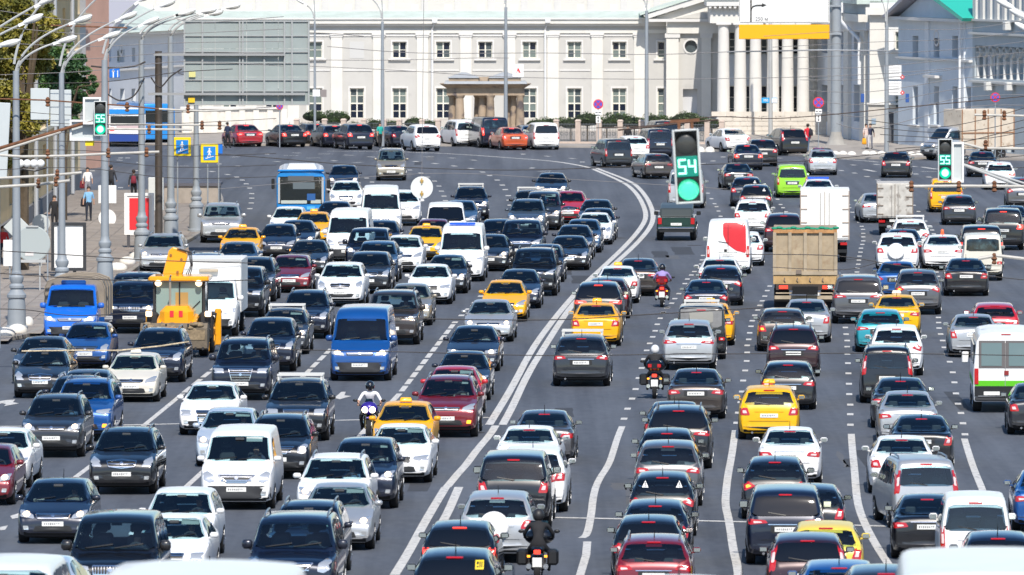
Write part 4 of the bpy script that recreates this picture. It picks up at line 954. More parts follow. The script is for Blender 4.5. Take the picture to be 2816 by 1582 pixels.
def make_car(kind, paintc, face, x, y, z=0.0, rz=0.0, label='', style=0, lit=False, brake=False, opts='', scale=(1, 1, 1), cat='car', group=None, mirc=None, name=None, scaleL=1):
    """face 'F' = front towards the camera, 'R' = rear towards it. Origin at the ground under its middle."""
    me, bvh, K = body_of(kind); L, W, HH = K['L'], K['W'] / 2, K['H']
    pm = P(paintc)
    nm = name or {'sedan': 'sedan_car', 'hatch': 'hatchback_car', 'crossover': 'crossover_car', 'suv': 'suv_car', 'minivan': 'minivan', 'van': 'van', 'lowvan': 'van', 'boxyjeep': 'off_road_car', 'wagon': 'estate_car', 'cab': 'truck'}[kind]
    root = empty(nm, label, cat, (x, y, z), rz + (0 if face == 'F' else math.pi), group)
    root.scale = scale
    link('body', me, pm, root)
    glass = GLASS_T if ('T' in opts) else GLASS; sg_ = glass; see = glass if 'T' in opts else SEE
    root['seat_y'] = interior(kind, K, root, face, opts)
    def pt(key, polys, axis, m, name=None, parent=root, **kw):
        return link(name or key, pmesh(key + str(style), kind, polys, axis, **kw), m, parent)
    # glass
    z0, z1 = K['ws']
    w0, w1 = glasswidth(K, z0, .065), glasswidth(K, z1, .075)
    wsp = [(-w0, z0), (w0, z0), (w1, z1), (-w1, z1)]
    # side windows both sides, wheels
    for sd in ('left', 'right'):
        for i, pl in enumerate(K['sides']):
            if kind in ('van', 'lowvan') and i > 0: continue
            o = link('side_window', pmesh('side%d' % i, kind, [pl], sd, d=.2, rings=(1, .5)), glass, root)
        mz = K['belt'] + .02; my = interp([(b, a) for a, b in K['prof'][(4 if kind != 'cab' else 3):8]], K['ws'][0]) + .34
        sx = 1 if sd == 'right' else -1
        mm, mg = mirror_mesh(sx)
        hs = K['belt'] + .10
        mcol = pm if mirc is None else P(mirc)
        mo = link('mirror', mm, mcol, root, loc=(sx * W * .95, my, hs))
        if kind in ('van', 'suv', 'cab'): mo.scale = (1.15, 1.1, 1.5)
        if face == 'R': link('mirror_glass', mg, MIRG, mo)
    ty, rm = wheel_mesh(K['wr'], .23)
    for wy in K['wy']:
        for sx in (-1, 1):
            ar = []
            for k in range(10):
                a = math.pi * k / 9; ar.append((wy + math.cos(a) * K['wr'] * 1.16, K['wr'] * .9 + math.sin(a) * K['wr'] * 1.12))
            ar = [(wy + K['wr'] * 1.16, K['cl'] + .03)] + ar + [(wy - K['wr'] * 1.16, K['cl'] + .03)]
            link('wheel_arch', pmesh('arch%.1f' % wy, kind, [ar], 'right' if sx > 0 else 'left', d=.3, rnd=0, rings=(1, .5), off=.006, skirt=0), UNDER, root)
            wl = link('wheel', ty, RUBBER, root, loc=(sx * (W - .115), wy, K['wr']))
            link('rim', rm, RIM, wl)
    ub = _cache.get(('under', kind))
    if ub is None:
        mb = MB(); mb.box((0, 0, K['cl'] + .0), (W * 1.5, L * .84, .10)); ub = mb.mesh('underbody'); _cache[('under', kind)] = ub
    link('underbody', ub, UNDER, root)
    if face == 'R': pt('windshield', [wsp], 'front', SEE, d=.12, off=.02, rings=(1, .93, .75, .4), skirt=.035)
    elif kind in SEETHRU:
        r0, r1 = K['rg']; v0, v1 = glasswidth(K, r0, .11), glasswidth(K, r1, .105); pt('rear_window', [[(-v0, r0), (v0, r0), (v1, r1), (-v1, r1)]], 'rear', SEE, d=.12, off=.02, rings=(1, .93, .75, .4), skirt=.035)
    if face == 'F':
        pt('windshield', [wsp], 'front', see, d=.12, off=.02, rings=(1, .93, .75, .4), skirt=.035)
        hl, gr, ai, fog, zh = front_set(kind, style, K)
        lm = LAMPON if lit else LAMP
        for q in (hl, mirror(hl)):
            s_ = 'headlight' + ('a' if q is hl else 'b')
            h = pt(s_, [q], 'front', LAMP, name='headlight', d=.1, off=.014)
            if lit:
                cxl = sum(p[0] for p in q) / len(q); czl = sum(p[1] for p in q) / len(q)
                rr = .075 if kind != 'van' else .09
                link('bulb', pmesh('bulb' + s_[-1] + str(style), kind, [[(cxl + rr * 1.2 * math.cos(a * math.pi / 4), czl + rr * .8 * math.sin(a * math.pi / 4)) for a in range(8)]], 'front', d=.1, off=.03, rnd=0, rings=(1, .5), skirt=.02), LAMPHOT if lit == 2 else LAMPON, h)
        gp = pt('grille', [gr], 'front', BLACKP, d=.1, off=.014)
        gx0, gx1 = min(p[0] for p in gr), max(p[0] for p in gr); gz0, gz1 = min(p[1] for p in gr), max(p[1] for p in gr)
        nb = max(2, int((gz1 - gz0) / .06))
        barc = CHROME if style % 2 == 0 or 'C' in opts else BLACKP
        if style in (3, 8):
            bars = [rect(lerp(gx0, gx1, t) - .012, lerp(gx0, gx1, t) + .012, gz0 + .01, gz1 - .01) for t in [i / 12 for i in range(1, 12)]]
        else:
            bars = []
            for i in range(nb):
                zc = lerp(gz0, gz1, (i + .5) / nb); wd = lerp(.8, .94, (i + .5) / nb)
                bars.append(rect(gx0 * wd, gx1 * wd, zc - .010, zc + .010))
        pt('grille_bars', bars, 'front', CHROME if style % 2 == 0 or 'C' in opts else mat('grey_plastic', (.09, .09, .095), rough=.45), name='grille_bars', parent=gp, d=.25, off=.030, rnd=0, rings=(1, .5), skirt=.012)
        if 'C' in opts or style in (1, 4, 6):
            fr = []
            for a, b in zip(gr, gr[1:] + gr[:1]):
                dx, dz = b[0] - a[0], b[1] - a[1]; LL = math.hypot(dx, dz); nx, nz = -dz / LL * .013, dx / LL * .013
                fr.append([(a[0] - nx, a[1] - nz), (b[0] - nx, b[1] - nz), (b[0] + nx, b[1] + nz), (a[0] + nx, a[1] + nz)])
            pt('grille_frame', fr, 'front', CHROME, name='grille_frame', parent=gp, d=.2, off=.034, rnd=0, rings=(1, .5), skirt=.02)
        # badge
        bz = (gz0 + gz1) / 2 + .01
        link('badge', pmesh('badge' + str(style), kind, [[(.05 * math.cos(a * math.pi / 4), bz + .042 * math.sin(a * math.pi / 4)) for a in range(8)]], 'front', d=.1, off=.045, rnd=0, rings=(1, .5), skirt=.02), CHROME, gp)
        pt('air_intake', [ai], 'front', BLACKP, d=.2, off=.012)
        low = rect(-W * .80, W * .80, K['cl'] + .02, K['cl'] + .10)
        pt('bumper_lip', [low], 'front', BLACKP, d=.2, off=.010, rnd=0)
        for q in (fog, mirror(fog)):
            pt('fog' + ('a' if q is fog else 'b'), [q], 'front', AMBER if 'A' in opts and q is fog else LAMP, name='fog_light', d=.1, off=.016)
        pz = K['cl'] + .33 if style not in (1, 6) else K['cl'] + .27
        pl = link('number_plate', plate_mesh(), PLATE, root, loc=(0, plate_y(bvh, 'front', pz), pz))
        link('lettering', plate_text(CARN[0] % 6), PLATET, pl)
        if 'W' in opts:   # wiper
            pass
        hz = (K['ws'][0] + .012)
        pt('wiper', [[(-w0 * .75, hz + .02), (-w0 * .05, hz + .09), (-w0 * .05, hz + .065), (-w0 * .7, hz)], [(w0 * .0, hz + .02), (w0 * .7, hz + .10), (w0 * .7, hz + .075), (w0 * .0, hz)]], 'front', BLACKP, name='wiper_blades', d=.25, off=.035, rnd=0, rings=(1, .5), skirt=.01)
    else:
        r0, r1 = K['rg']
        v0, v1 = glasswidth(K, r0, .11), glasswidth(K, r1, .105)
        pt('rear_window', [[(-v0, r0), (v0, r0), (v1, r1), (-v1, r1)]], 'rear', see if kind in SEETHRU else glass, d=.12, off=.02, rings=(1, .93, .75, .4), skirt=.035)
        zt = {'sedan': .86, 'hatch': .88, 'crossover': 1.0, 'suv': 1.08, 'minivan': 1.0, 'van': 1.05, 'lowvan': 1.1, 'boxyjeep': .75, 'wagon': .86}[kind]
        st = style % 5
        if kind in ('van', 'minivan', 'lowvan') or 'V' in opts:
            tl = [(W * .80, zt - .28), (W * .93, zt - .28), (W * .93, zt + .22), (W * .83, zt + .22)]
            if 'V' in opts: tl = [(W * .78, zt - .06), (W * .93, zt - .10), (W * .88, zt + .42), (W * .78, zt + .52), (W * .72, zt + .5)]
        elif kind == 'boxyjeep': tl = rect(W * .72, W * .95, zt - .05, zt + .07)
        else:
            tl = [[(W * .52, zt - .05), (W * .92, zt - .09), (W * .95, zt + .06), (W * .60, zt + .05)],
                  [(W * .62, zt - .13), (W * .92, zt - .13), (W * .94, zt + .08), (W * .70, zt + .08)],
                  [(W * .56, zt - .02), (W * .90, zt - .14), (W * .95, zt + .03), (W * .78, zt + .10)],
                  [(W * .66, zt - .16), (W * .90, zt - .16), (W * .94, zt + .11), (W * .76, zt + .11)],
                  [(W * .44, zt - .03), (W * .92, zt - .07), (W * .94, zt + .07), (W * .50, zt + .04)]][st]
        for q in (tl, mirror(tl)):
            t_ = pt('tail' + ('a' if q is tl else 'b') + ('V' if 'V' in opts else ''), [q], 'rear', TAILON if brake else TAIL, name='tail_light', d=.1, off=.014)
            cxl = sum(p[0] for p in q) / len(q); czl = sum(p[1] for p in q) / len(q)
            inner = [(cxl + (p[0] - cxl) * .45, czl - .01 + (p[1] - czl) * .38) for p in q]
            lk = 'lens' + ('a' if q is tl else 'b') + ('V' if 'V' in opts else '') + str(style)
            link('reversing_lens', pmesh(lk, kind, [inner], 'rear', d=.1, off=.026, rings=(1, .5)), AMBER if ('A' in opts and q is tl) else TAILW, t_)
        low = [(-W * .82, K['cl'] + .04), (W * .82, K['cl'] + .04), (W * .86, K['cl'] + .20), (-W * .86, K['cl'] + .20)]
        if paintc not in ('black', 'navy') or 'B' in opts: pt('bumper_lip', [low], 'rear', BLACKP, d=.2, off=.010, rnd=0)
        pz = {'sedan': zt - .05, 'hatch': zt - .12, 'wagon': zt - .14}.get(kind, zt - .18)
        if 'L' in opts: pz = K['cl'] + .33
        pt('plate_recess', [rect(-.36, .36, pz - .09, pz + .10)], 'rear', pm if paintc in ('white', 'silver', 'taxi', 'yellow') else BLACKP, d=.2, off=.006)
        pl = link('number_plate', plate_mesh(), PLATE, root, loc=(0, plate_y(bvh, 'rear', pz), pz), rz=math.pi)
        link('lettering', plate_text(CARN[0] % 6), PLATET, pl)
        pt('trim_strip', [rect(-.42, .42, pz + .105, pz + .125)], 'rear', CHROME if style % 2 == 0 else pm, name='boot_trim', d=.3, off=.02, rnd=0, rings=(1, .5), skirt=.01)
        for zz in (zt + .16 if kind == 'sedan' else zt - .26, K['cl'] + .30):
            pass
        seam = K['cl'] + .36 if kind != 'sedan' else K['cl'] + .42
        pt('bumper_seam', [rect(-W * .9, W * .9, seam - .006, seam + .006)], 'rear', BLACKP, name='bumper_seam', d=.25, off=.007, rnd=0, rings=(1, .5), skirt=0)
        hb = r1 + .035 if kind != 'sedan' else r1 - .03
        pt('high_brake', [rect(-.16, .16, hb - .014, hb + .014)], 'rear', TAILON if brake else TAIL, name='high_brake_light', d=.2, off=.022, rings=(1, .5))
        if kind != 'sedan': pt('rear_wiper', [[(-.04, r0 + .02), (.0, r0 + .0), (.42, r0 + .07), (.42, r0 + .09)]], 'rear', BLACKP, name='rear_wiper', d=.2, off=.03, rnd=0, rings=(1, .5))
        ex = MB(); ex.tube([(W * .55, L / 2 - .2, K['cl'] + .03), (W * .55, L / 2 + .01, K['cl'] + .03)], .035, 8)
        if ('ex', kind) not in _cache: _cache[('ex', kind)] = ex.mesh('exhaust', 40)
        link('exhaust', _cache[('ex', kind)], CHROME, root)
    if 'r' in opts:   # roof rails
        ck = ('rails', kind)
        if ck not in _cache:
            out = []
            for sx in (-1, 1):
                mb = MB(); xx = sx * (glasswidth(K, K['H'] * .98, .10)); zt = K['H']
                mb.tube([(xx, -.25, zt - .03), (xx, -.1, zt + .045), (xx, .5, zt + .065), (xx, 1.3, zt + .055), (xx, 1.5, zt - .04)], .022, 6)
                out.append(mb.mesh('roof_rail', 40))
            _cache[ck] = out
        for m_ in _cache[ck]: link('roof_rail', m_, mat('rail_grey', (.35, .36, .38), rough=.35, metal=.8), root)
    if 'x' in opts:   # cross bars / rack
        ck = ('rack', kind)
        if ck not in _cache:
            mb = MB()
            for yy in (-.05, .75):
                if yy < 0: mb.tube([(-W * .68, -.1, K['H'] + .10), (-W * .68, .8, K['H'] + .10)], .02, 5).tube([(W * .68, -.1, K['H'] + .10), (W * .68, .8, K['H'] + .10)], .02, 5)
                mb.box((0, yy, K['H'] + .13), (W * 1.45, .12, .05)); mb.box((-W * .68, yy, K['H'] + .05), (.06, .08, .16)); mb.box((W * .68, yy, K['H'] + .05), (.06, .08, .16))
            _cache[ck] = mb.mesh('roof_rack')
        link('roof_rack', _cache[ck], mat('rack_grey', (.62, .62, .60), rough=.4), root)
    if 't' in opts or 'y' in opts:   # taxi sign
        ck = ('sign', kind)
        if ck not in _cache:
            mb = MB(); mb.box((0, 0, K['H'] + .09), (.36, .14, .13), top=(.85, .7), bev=.02); _cache[ck] = mb.mesh('taxi_sign', 40)
        link('taxi_sign', _cache[ck], P('taxi') if 't' in opts else P('cream'), root)
    if 'o' in opts:   # orange beacon
        mb = MB(); mb.lathe((0, .1, K['H']), [(.09, 0), (.09, .05), (.07, .05), (.065, .2), (.03, .24)], 12); part(mb, 'beacon', mat('beacon_orange', (.8, .12, .04), rough=.3, emit=(1, .15, .05), estr=.3), root, 40)
    if 'a' in opts or (face == 'R' and kind in ('hatch', 'crossover', 'sedan') and 'N' not in opts):
        ck = ('ant', kind)
        if ck not in _cache:
            mb = MB(); yy = 1.1 if kind != 'sedan' else .9; mb.tube([(0, yy, K['H'] - .02), (0, yy + .14, K['H'] + .2)], .014, 5, r2=.006); _cache[ck] = mb.mesh('antenna')
        link('antenna', _cache[ck], BLACKP, root)
    if 'p' in opts:   # spare wheel cover on the tailgate
        mb = MB(); mb.lathe((.06, L / 2 - .06, K['belt'] - .13), [(.33, 0), (.36, .04), (.36, .19), (.33, .22), (.02, .235)], 24, 'y'); part(mb, 'spare_wheel_cover', P('white') if paintc in ('white', 'silver') else BLACKP, root, 35)
    if 'b' in opts:   # blue light bar
        mb = MB(); mb.box((0, -.1 if kind != 'van' else -.9, K['H'] + .06), (1.1, .22, .10), bev=.03); part(mb, 'light_bar', mat('beacon_blue', (.01, .06, .5), rough=.2, emit=(.05, .2, 1), estr=.3), root, 40)
    CARN[0] += 1
    return root
def plate_mesh():
    if 'plate' not in _cache:
        mb = MB(); mb.box((0, 0, 0), (.52, .02, .115)); _cache['plate'] = mb.mesh('number_plate')
    return _cache['plate']
def plate_text(i):
    if ('pt', i) not in _cache:
        rg = random.Random(i); mb = MB()
        for k in range(8):
            x = -.2 + k * .05; h = .055 if k < 6 else .035
            mb.box((x, -.0115, 0.0 + (.055 - h) / 2), (.022 + rg.random() * .01, .003, h * (.7 + rg.random() * .3)))
        _cache[('pt', i)] = mb.mesh('plate_characters')
    return _cache[('pt', i)]
def plate_y(bvh, axis, z):
    s = -1 if axis == 'front' else 1
    best = 0
    for xx in (-.24, 0, .24):
        for dz in (-.055, .055):
            h = bvh.ray_cast(Vector((xx, s * 8, z + dz)), Vector((0, -s, 0)), 16)
            if h[0] is not None and abs(h[0].y) > abs(best): best = h[0].y
    return best + s * .014
# placing by picture
PLACED = []; DRV = []
def place(kind, colr, face, x, b=None, t=None, d=None, w=None, yaw=0, label='', **kw):
    K = KINDS[kind]; L = K['L']; sc = kw.pop('sc', 1.0); scl = [sc, 1, sc if sc > 1 else 1]
    hh = K['H'] * scl[2]
    if d is not None:
        zg = ground_z(d + L / 2); cy = d + L / 2
        if t is not None:
            ztop = atd(x, t, d + L * (.88 if d < 130 else .5)).z
            scl[2] *= (ztop - zg) / hh
            scl[2] = max(.8, min(1.25, scl[2]))
        px = atd(x, 800, d).x
        pos = Vector((px, cy, zg))
    elif b is not None:
        g = at(x, b); near = g.y - .65
        pos = Vector((g.x, near + L / 2, 0))
    else:
        g = at(x, t, hh)
        pos = Vector((g.x, g.y + .05 * L, 0)); 
    vr = random.Random(label); scl[0] *= vr.uniform(.97, 1.03)
    if d is None: scl[2] *= vr.uniform(.975, 1.04)
    ang = ROAD + R(yaw + vr.uniform(-.35, .35))
    hx, hy = -math.sin(ang), math.cos(ang)          # heading direction away from the camera
    nearc = Vector((pos.x, pos.y - L / 2, pos.z))
    pos = Vector((nearc.x + hx * L / 2, nearc.y + hy * L / 2, pos.z))
    PLACED.append([pos.x, pos.y, ang, L, K['W'] * scl[0], label, pos.z])
    rt_ = make_car(kind, colr, face, pos.x, pos.y, pos.z, ang, label=label, scale=tuple(scl), **kw)
    DRV.append((rt_, kind, face, pos, ang, label))
    return rt_
# ------------------------------------------------------------------ the traffic, read off the picture (x, bottom b or roof t, distance d)
T = [
# --- oncoming, nearest rows first
('hatch','darkred','F',-52,dict(b=1388),0,'l','dark red hatchback cut by the left edge, near the bottom'),
('sedan','white','F',-4,dict(b=1342),0,'l','white saloon at the left edge behind the dark red hatchback'),
('minivan','white','F',-28,dict(d=120,t=1523),0,'','white roofed minivan in the bottom left corner'),
('sedan','paleblue','F',70,dict(d=158,t=1533),0,'','pale blue car beside the white roof in the bottom left corner'),
('hatch','navy','F',149,dict(b=1493),0,'laLQC','black hatchback with lit lamps and chrome strip, lower left'),
('crossover','black','F',337,dict(b=1358),2,'rC','black crossover with rounded chrome grille and pale roof rails'),
('crossover','white','F',489,dict(b=1547),0,'','white crossover behind the white saloon with the driver, lower left'),
('suv','black','F',301,dict(d=176,t=1414),3,'DC','big black square-fronted off-roader with wide chrome grille, bottom left'),
('sedan','white','F',460,dict(d=194,t=1417),1,'DCS','white saloon with tall barred grille and visible driver'),
('crossover','dkgrey','F',144,dict(b=1257),0,'lrH','dark grey crossover with lit headlights at left, two people inside'),
('crossover','blue','F',227,dict(b=1213),3,'rCA','mid blue crossover with chrome grille and one lit fog lamp'),
('hatch','navy','F',204,dict(t=1040),0,'r','dark blue crossover squeezed between black saloon and mid blue crossover'),
('sedan','greyblue','F',236,dict(t=1017),0,'','grey saloon left of the cream taxi, mostly hidden'),
('sedan','black','F',113,dict(b=1094),2,'C','black saloon with oval chrome grille at the left kerb side'),
('sedan','dkgrey','F',115,dict(t=928),0,'','dark saloon behind the black one with oval grille, left edge'),
('hatch','cream','F',362,dict(b=1105),0,'y','cream hatchback taxi with pale roof sign'),
('crossover','navy','F',431,dict(b=1051),4,'rC','dark crossover just behind the cream taxi, below the digger bucket'),
('hatch','blue','F',236,dict(b=1013),4,'S','bright blue hatchback in front of the blue flatbed truck'),
('suv','navy','F',359,dict(b=917),3,'lC','dark blue big off-roader left of the yellow digger'),
('suv','navy','F',370,dict(t=755),0,'','dark blue off-roader roof behind the one beside the digger'),
('crossover','silver','F',443,dict(b=753),0,'lr','silver off-roader parked by the kerb behind the digger arm'),
('suv','silver','F',609,dict(b=668),0,'r','old silver off-roader alone by the kerb, farthest of the left lane'),
('sedan','taxi','F',659,dict(b=718),0,'t','orange taxi right in front of the old silver off-roader'),
('sedan','steelblue','F',652,dict(t=668),0,'','blue-grey saloon in front of the leftmost orange taxi'),
('wagon','steelblue','F',560,dict(t=696),0,'r','blue-grey estate roof above the white box truck'),
('suv','black','F',656,dict(b=872),1,'C','black off-roader with large chrome grille right of the white box truck'),
('crossover','dkgrey','F',693,dict(b=830),0,'Ar','dark crossover with amber lamp left of the dark red hatchback'),
('suv','navy','F',663,dict(b=1100),1,'rC','large navy off-roader with wide chrome grille in the second lane'),
('sedan','white','F',574,dict(b=1196),1,'CA','white saloon with single-frame grille and lit fog lamp'),
('hatch','paleblue','F',627,dict(t=1130),0,'lS','pale silver-blue hatchback behind the white people carrier'),
('lowvan','white','F',652,dict(b=1400),4,'SQ','white people-carrier van with black bumper and dark grille'),
('crossover','black','F',764,dict(b=1316),4,'lrC','black crossover with chrome-edged grille right of the white people carrier'),
('crossover','black','F',815,dict(b=1212),1,'xCQ','black crossover with pale roof bars and framed grille'),
('crossover','white','F',915,dict(b=1446),0,'lrD','white crossover with a driver in the middle bottom lane'),
('sedan','silver','F',925,dict(b=1511),0,'lHS','silver saloon in front of the white crossover, lower middle'),
('crossover','navy','F',842,dict(t=1388),0,'r','navy off-roader tucked behind the big dark one, bottom centre'),
('suv','navy','F',797,dict(d=184,t=1417),4,'r','very large dark blue off-roader at bottom centre, roof rails'),
('crossover','navy','F',997,dict(b=1398),0,'lS','dark blue crossover in front of the white chrome-kidney saloon'),
('sedan','white','F',1095,dict(b=1327),3,'S','white sports saloon with twin grille in front of the orange taxi'),
('hatch','taxi','F',1108,dict(t=1109),0,'tl','orange taxi with roof sign beside the white-shirted motorcyclist'),
('crossover','darkred','F',1226,dict(b=1202),0,'rSA','dark red crossover with barred grille and one lit fog lamp'),
('sedan','scarlet','F',1243,dict(b=1151),0,'lS','bright red saloon directly behind the dark red crossover'),
('sedan','navy','F',1271,dict(b=1101),0,'l','dark saloon behind the bright red saloon'),
('sedan','navy','F',1299,dict(b=1021),3,'lH','dark blue saloon in front of the silver saloon, centre lane'),
('sedan','silver','F',1342,dict(b=940),0,'l','silver saloon left of the double line, in front of an orange taxi'),
('sedan','taxi','F',1386,dict(b=884),0,'Q','plain orange taxi without roof sign near the double line'),
('sedan','navy','F',1425,dict(b=848),0,'','dark saloon immediately behind the plain orange taxi'),
('suv','black','F',1466,dict(b=814),0,'rS','black off-roader beside the double line, centre'),
('hatch','navy','F',1494,dict(b=776),0,'AS','dark hatchback with one amber fog lamp behind the black off-roader'),
('suv','navy','F',1432,dict(b=724),0,'AC','navy off-roader with orange indicators blinking, chrome grille'),
('sedan','black','F',1562,dict(b=743),2,'C','black saloon with chrome grille left of the double line bend'),
('sedan','navy','F',1576,dict(b=714),0,'','dark blue saloon one car behind the chrome-grilled black saloon'),
('hatch','steelblue','F',1601,dict(b=695),0,'l','steel blue hatchback at the bend of the double line'),
('sedan','white','F',1631,dict(b=673),2,'','white saloon nearest the double line at its bend'),
('sedan','navy','F',1641,dict(t=574),0,'','dark saloon just behind the white one at the bend'),
('sedan','dkgrey','F',1637,dict(t=552),0,'','last dark saloon in the queue by the bend'),
('hatch','scarlet','F',1563,dict(b=614),2,'C','crimson hatchback in the far oncoming lanes'),
('minivan','dkgrey','F',1492,dict(b=633),0,'lS','dark minivan left of the crimson hatchback'),
('crossover','black','F',1455,dict(t=523),0,'x','black boxy car with roof rack behind the grey-blue off-roader'),
('crossover','greyblue','F',1447,dict(b=648),0,'lrC','dark grey-blue off-roader in front of the boxy roof-rack car'),
('sedan','black','F',1514,dict(b=552),0,'lC','black saloon leading alone at the far bend'),
('crossover','navy','F',1296,dict(b=606),0,'lx','navy crossover with roof rack, far left of the black saloons'),
('sedan','steelblue','F',1262,dict(t=551),0,'','grey-blue car half hidden beside the roof-rack crossover'),
('lowvan','white','F',1226,dict(b=684),0,'T','white van with a very dark windscreen and plain white roof'),
('hatch','darkred','F',1187,dict(t=606),0,'','small dark red car in front of the dark-windscreen van'),
('hatch','yellow','F',1167,dict(b=716),4,'t','yellow taxi left of the white ambulance-like van'),
('van','white','F',1268,dict(b=774),0,'bS','white high-roof van with blue light bar'),
('crossover','navy','F',1369,dict(t=603),0,'','dark blue crossover right of the light-bar van'),
('hatch','black','F',1343,dict(b=746),0,'l','black hatchback just right of the light-bar van'),
('sedan','black','F',1226,dict(b=807),0,'lS','black saloon with lit lamps below the light-bar van'),
('sedan','white','F',1180,dict(b=837),3,'','white saloon with small grille left of the black lit saloon'),
('hatch','white','F',1108,dict(b=749),0,'S','white hatchback between the blue-grey crossover and yellow taxi'),
('crossover','steelblue','F',1034,dict(b=776),0,'lS','blue-grey crossover with lit headlights in the middle of the jam'),
('crossover','dkgrey','F',1012,dict(b=808),2,'C','dark grey crossover in front of the blue-grey one'),
('crossover','white','F',936,dict(b=843),2,'S','white crossover with black lower grille in the middle lane'),
('suv','navy','F',1010,dict(b=749),0,'l','dark off-roader right of the white black-bumper van'),
('hatch','navy','F',1045,dict(t=610),0,'','small dark hatchback in the gap beside the white vans'),
('van','white','F',1048,dict(b=655),0,'S','tall cream-white van behind a row of dark cars'),
('crossover','white','F',1107,dict(b=621),0,'','white crossover just right of the tall cream-white van'),
('van','white','F',956,dict(b=723),2,'SB','white van with black bumper and small roof, left of the tall van'),
('sedan','white','F',952,dict(b=580),2,'','white saloon right of the blue bus'),
('hatch','navy','F',945,dict(b=531),0,'l','dark blue hatchback behind the white saloon, right of the bus'),
('minivan','gold','F',1076,dict(b=497),2,'raQ','bronze minivan alone on the far open road'),
('hatch','white','F',792,dict(t=572),0,'','white hatchback under the nose of the blue bus'),
('sedan','taxi','F',858,dict(t=584),0,'t','orange taxi beneath the blue bus front corner'),
('sedan','navy','F',918,dict(t=557),0,'','dark saloon between the orange taxi and white vans'),
('sedan','navy','F',815,dict(t=609),0,'l','dark saloon in front of the orange taxi below the bus'),
('hatch','navy','F',761,dict(b=713),0,'AC','dark hatchback with chrome strip below the white hatchback'),
('sedan','black','F',845,dict(b=757),2,'C','black saloon with twin chrome grille behind the dark red hatchback'),
('hatch','darkred','F',796,dict(b=805),0,'SC','dark red hatchback in the left-centre lane'),
('crossover','navy','F',839,dict(b=931),4,'rC','dark crossover with wide grille left of the blue minibus'),
('hatch','dkgrey','F',780,dict(b=974),0,'lxS','dark car carrying a pale rack, behind the chrome-winged crossover'),
('crossover','navy','F',740,dict(b=1021),2,'DC','navy crossover with bright winged grille in the second lane'),
('van','blue','F',990,dict(b=1047),0,'lQDV','royal blue high-roof minibus with black bumper'),
('suv','bronze','F',1078,dict(b=948),3,'lr','brownish off-roader with vertical chrome grille right of the blue minibus'),
('sedan','gold','F',1124,dict(b=895),0,'lH','champagne saloon behind the brownish off-roader'),
# --- driving away, nearest rows first
('lowvan','white','F',470,dict(d=64,t=1543),0,'','blurred white van roof filling the bottom edge at left'),
('hatch','azure','R',1405,dict(d=97,t=1558),0,'','blurred bright blue car roof at bottom centre'),
('hatch','white','R',1865,dict(d=94,t=1549),0,'T','blurred white hatchback roof at the bottom, right of centre'),
('hatch','steelblue','R',2041,dict(d=108,t=1559),0,'','blurred steel blue car roof on the bottom edge'),
('hatch','white','R',2239,dict(d=127,t=1562),0,'T','white car roof with orange brake strip on the bottom edge'),
('hatch','blue','R',2310,dict(d=164,t=1537),0,'','blue hatchback roof with teal glass at the bottom right'),
('hatch','dkgrey','R',2440,dict(d=150,t=1550),0,'','dark grey car roof squeezed beside the big white roof'),
('van','white','R',2748,dict(d=73,t=1474),0,'','huge blurred white van roof in the bottom right corner'),
('hatch','navy','R',2748,dict(d=188,t=1458),0,'aT','dark hatchback roof peeping over the huge white van roof'),
('hatch','black','R',1247,dict(d=155,t=1504),0,'aKT','black hatchback with yellow sticker in its rear window'),
('hatch','black','R',1262,dict(b=1620),3,'kT','black car with lit high brake lamp behind the yellow-sticker hatchback'),
('crossover','silver','R',1366,dict(t=1345),1,'ap','silver off-roader with white spare wheel cover'),
('suv','black','R',1411,dict(t=1244),3,'H','black big off-roader with red clustered lamps and pale rear glass'),
('crossover','white','R',1462,dict(b=1408),1,'H','cream white off-roader right of the big black one'),
('sedan','white','R',1450,dict(t=1169),0,'aH','white saloon behind the cream white off-roader'),
('sedan','grey','R',1494,dict(b=1276),0,'a','grey saloon with bright red lamps ahead of the white ones'),
('crossover','darkred','R',1798,dict(d=188,t=1466),0,'rHaN','dark red crossover with roof rails at the bottom, right of centre'),
('hatch','black','R',1781,dict(b=1606),2,'aT','black hatchback directly ahead of the dark red crossover'),
('hatch','navy','R',1797,dict(t=1379),3,'a','dark blue hatchback with clear-and-red side lamps'),
('hatch','black','R',1817,dict(t=1302),2,'aH','black hatchback with two white triangle stickers in its window'),
('crossover','grey','R',1835,dict(b=1392),0,'a','grey rounded crossover with chrome-lined red lamps'),
('hatch','black','R',1830,dict(t=1180),1,'a','dark hatchback with a small paper in the rear window'),
('crossover','black','R',1864,dict(b=1289),4,'rT','black crossover with roof rails and almost black glass'),
('sedan','dkgrey','R',1849,dict(t=1102),0,'a','dark saloon ahead of the black roof-railed crossover'),
('sedan','bronze','R',1912,dict(b=1152),0,'','bronze-grey liftback right of the white-helmet motorcyclist'),
('crossover','silver','R',1893,dict(b=1017),4,'aH','silver crossover with high red lamps ahead of the motorcyclist'),
('boxyjeep','black','R',1927,dict(b=988),0,'Gx','black boxy jeep with canvas back'),
('sedan','taxi','R',1952,dict(b=950),0,'t','orange taxi half hidden behind the boxy jeep'),
('sedan','taxi','R',1637,dict(b=952),1,'tH','orange taxi saloon just right of the double line'),
('crossover','dkgrey','R',1597,dict(b=1062),0,'xaH','dark grey crossover alone in the lane, with roof bars'),
('crossover','black','R',1644,dict(b=905),4,'kT','black crossover ahead of the orange taxi at the double line'),
('hatch','maroon','R',1668,dict(b=876),2,'H','dark maroon hatchback beside the double line'),
('sedan','white','R',1696,dict(b=834),1,'tNH','white saloon with C-shaped red lamps beside the double line'),
('sedan','bronze','R',1753,dict(b=814),4,'','bronze saloon left of the purple-shirted scooter rider'),
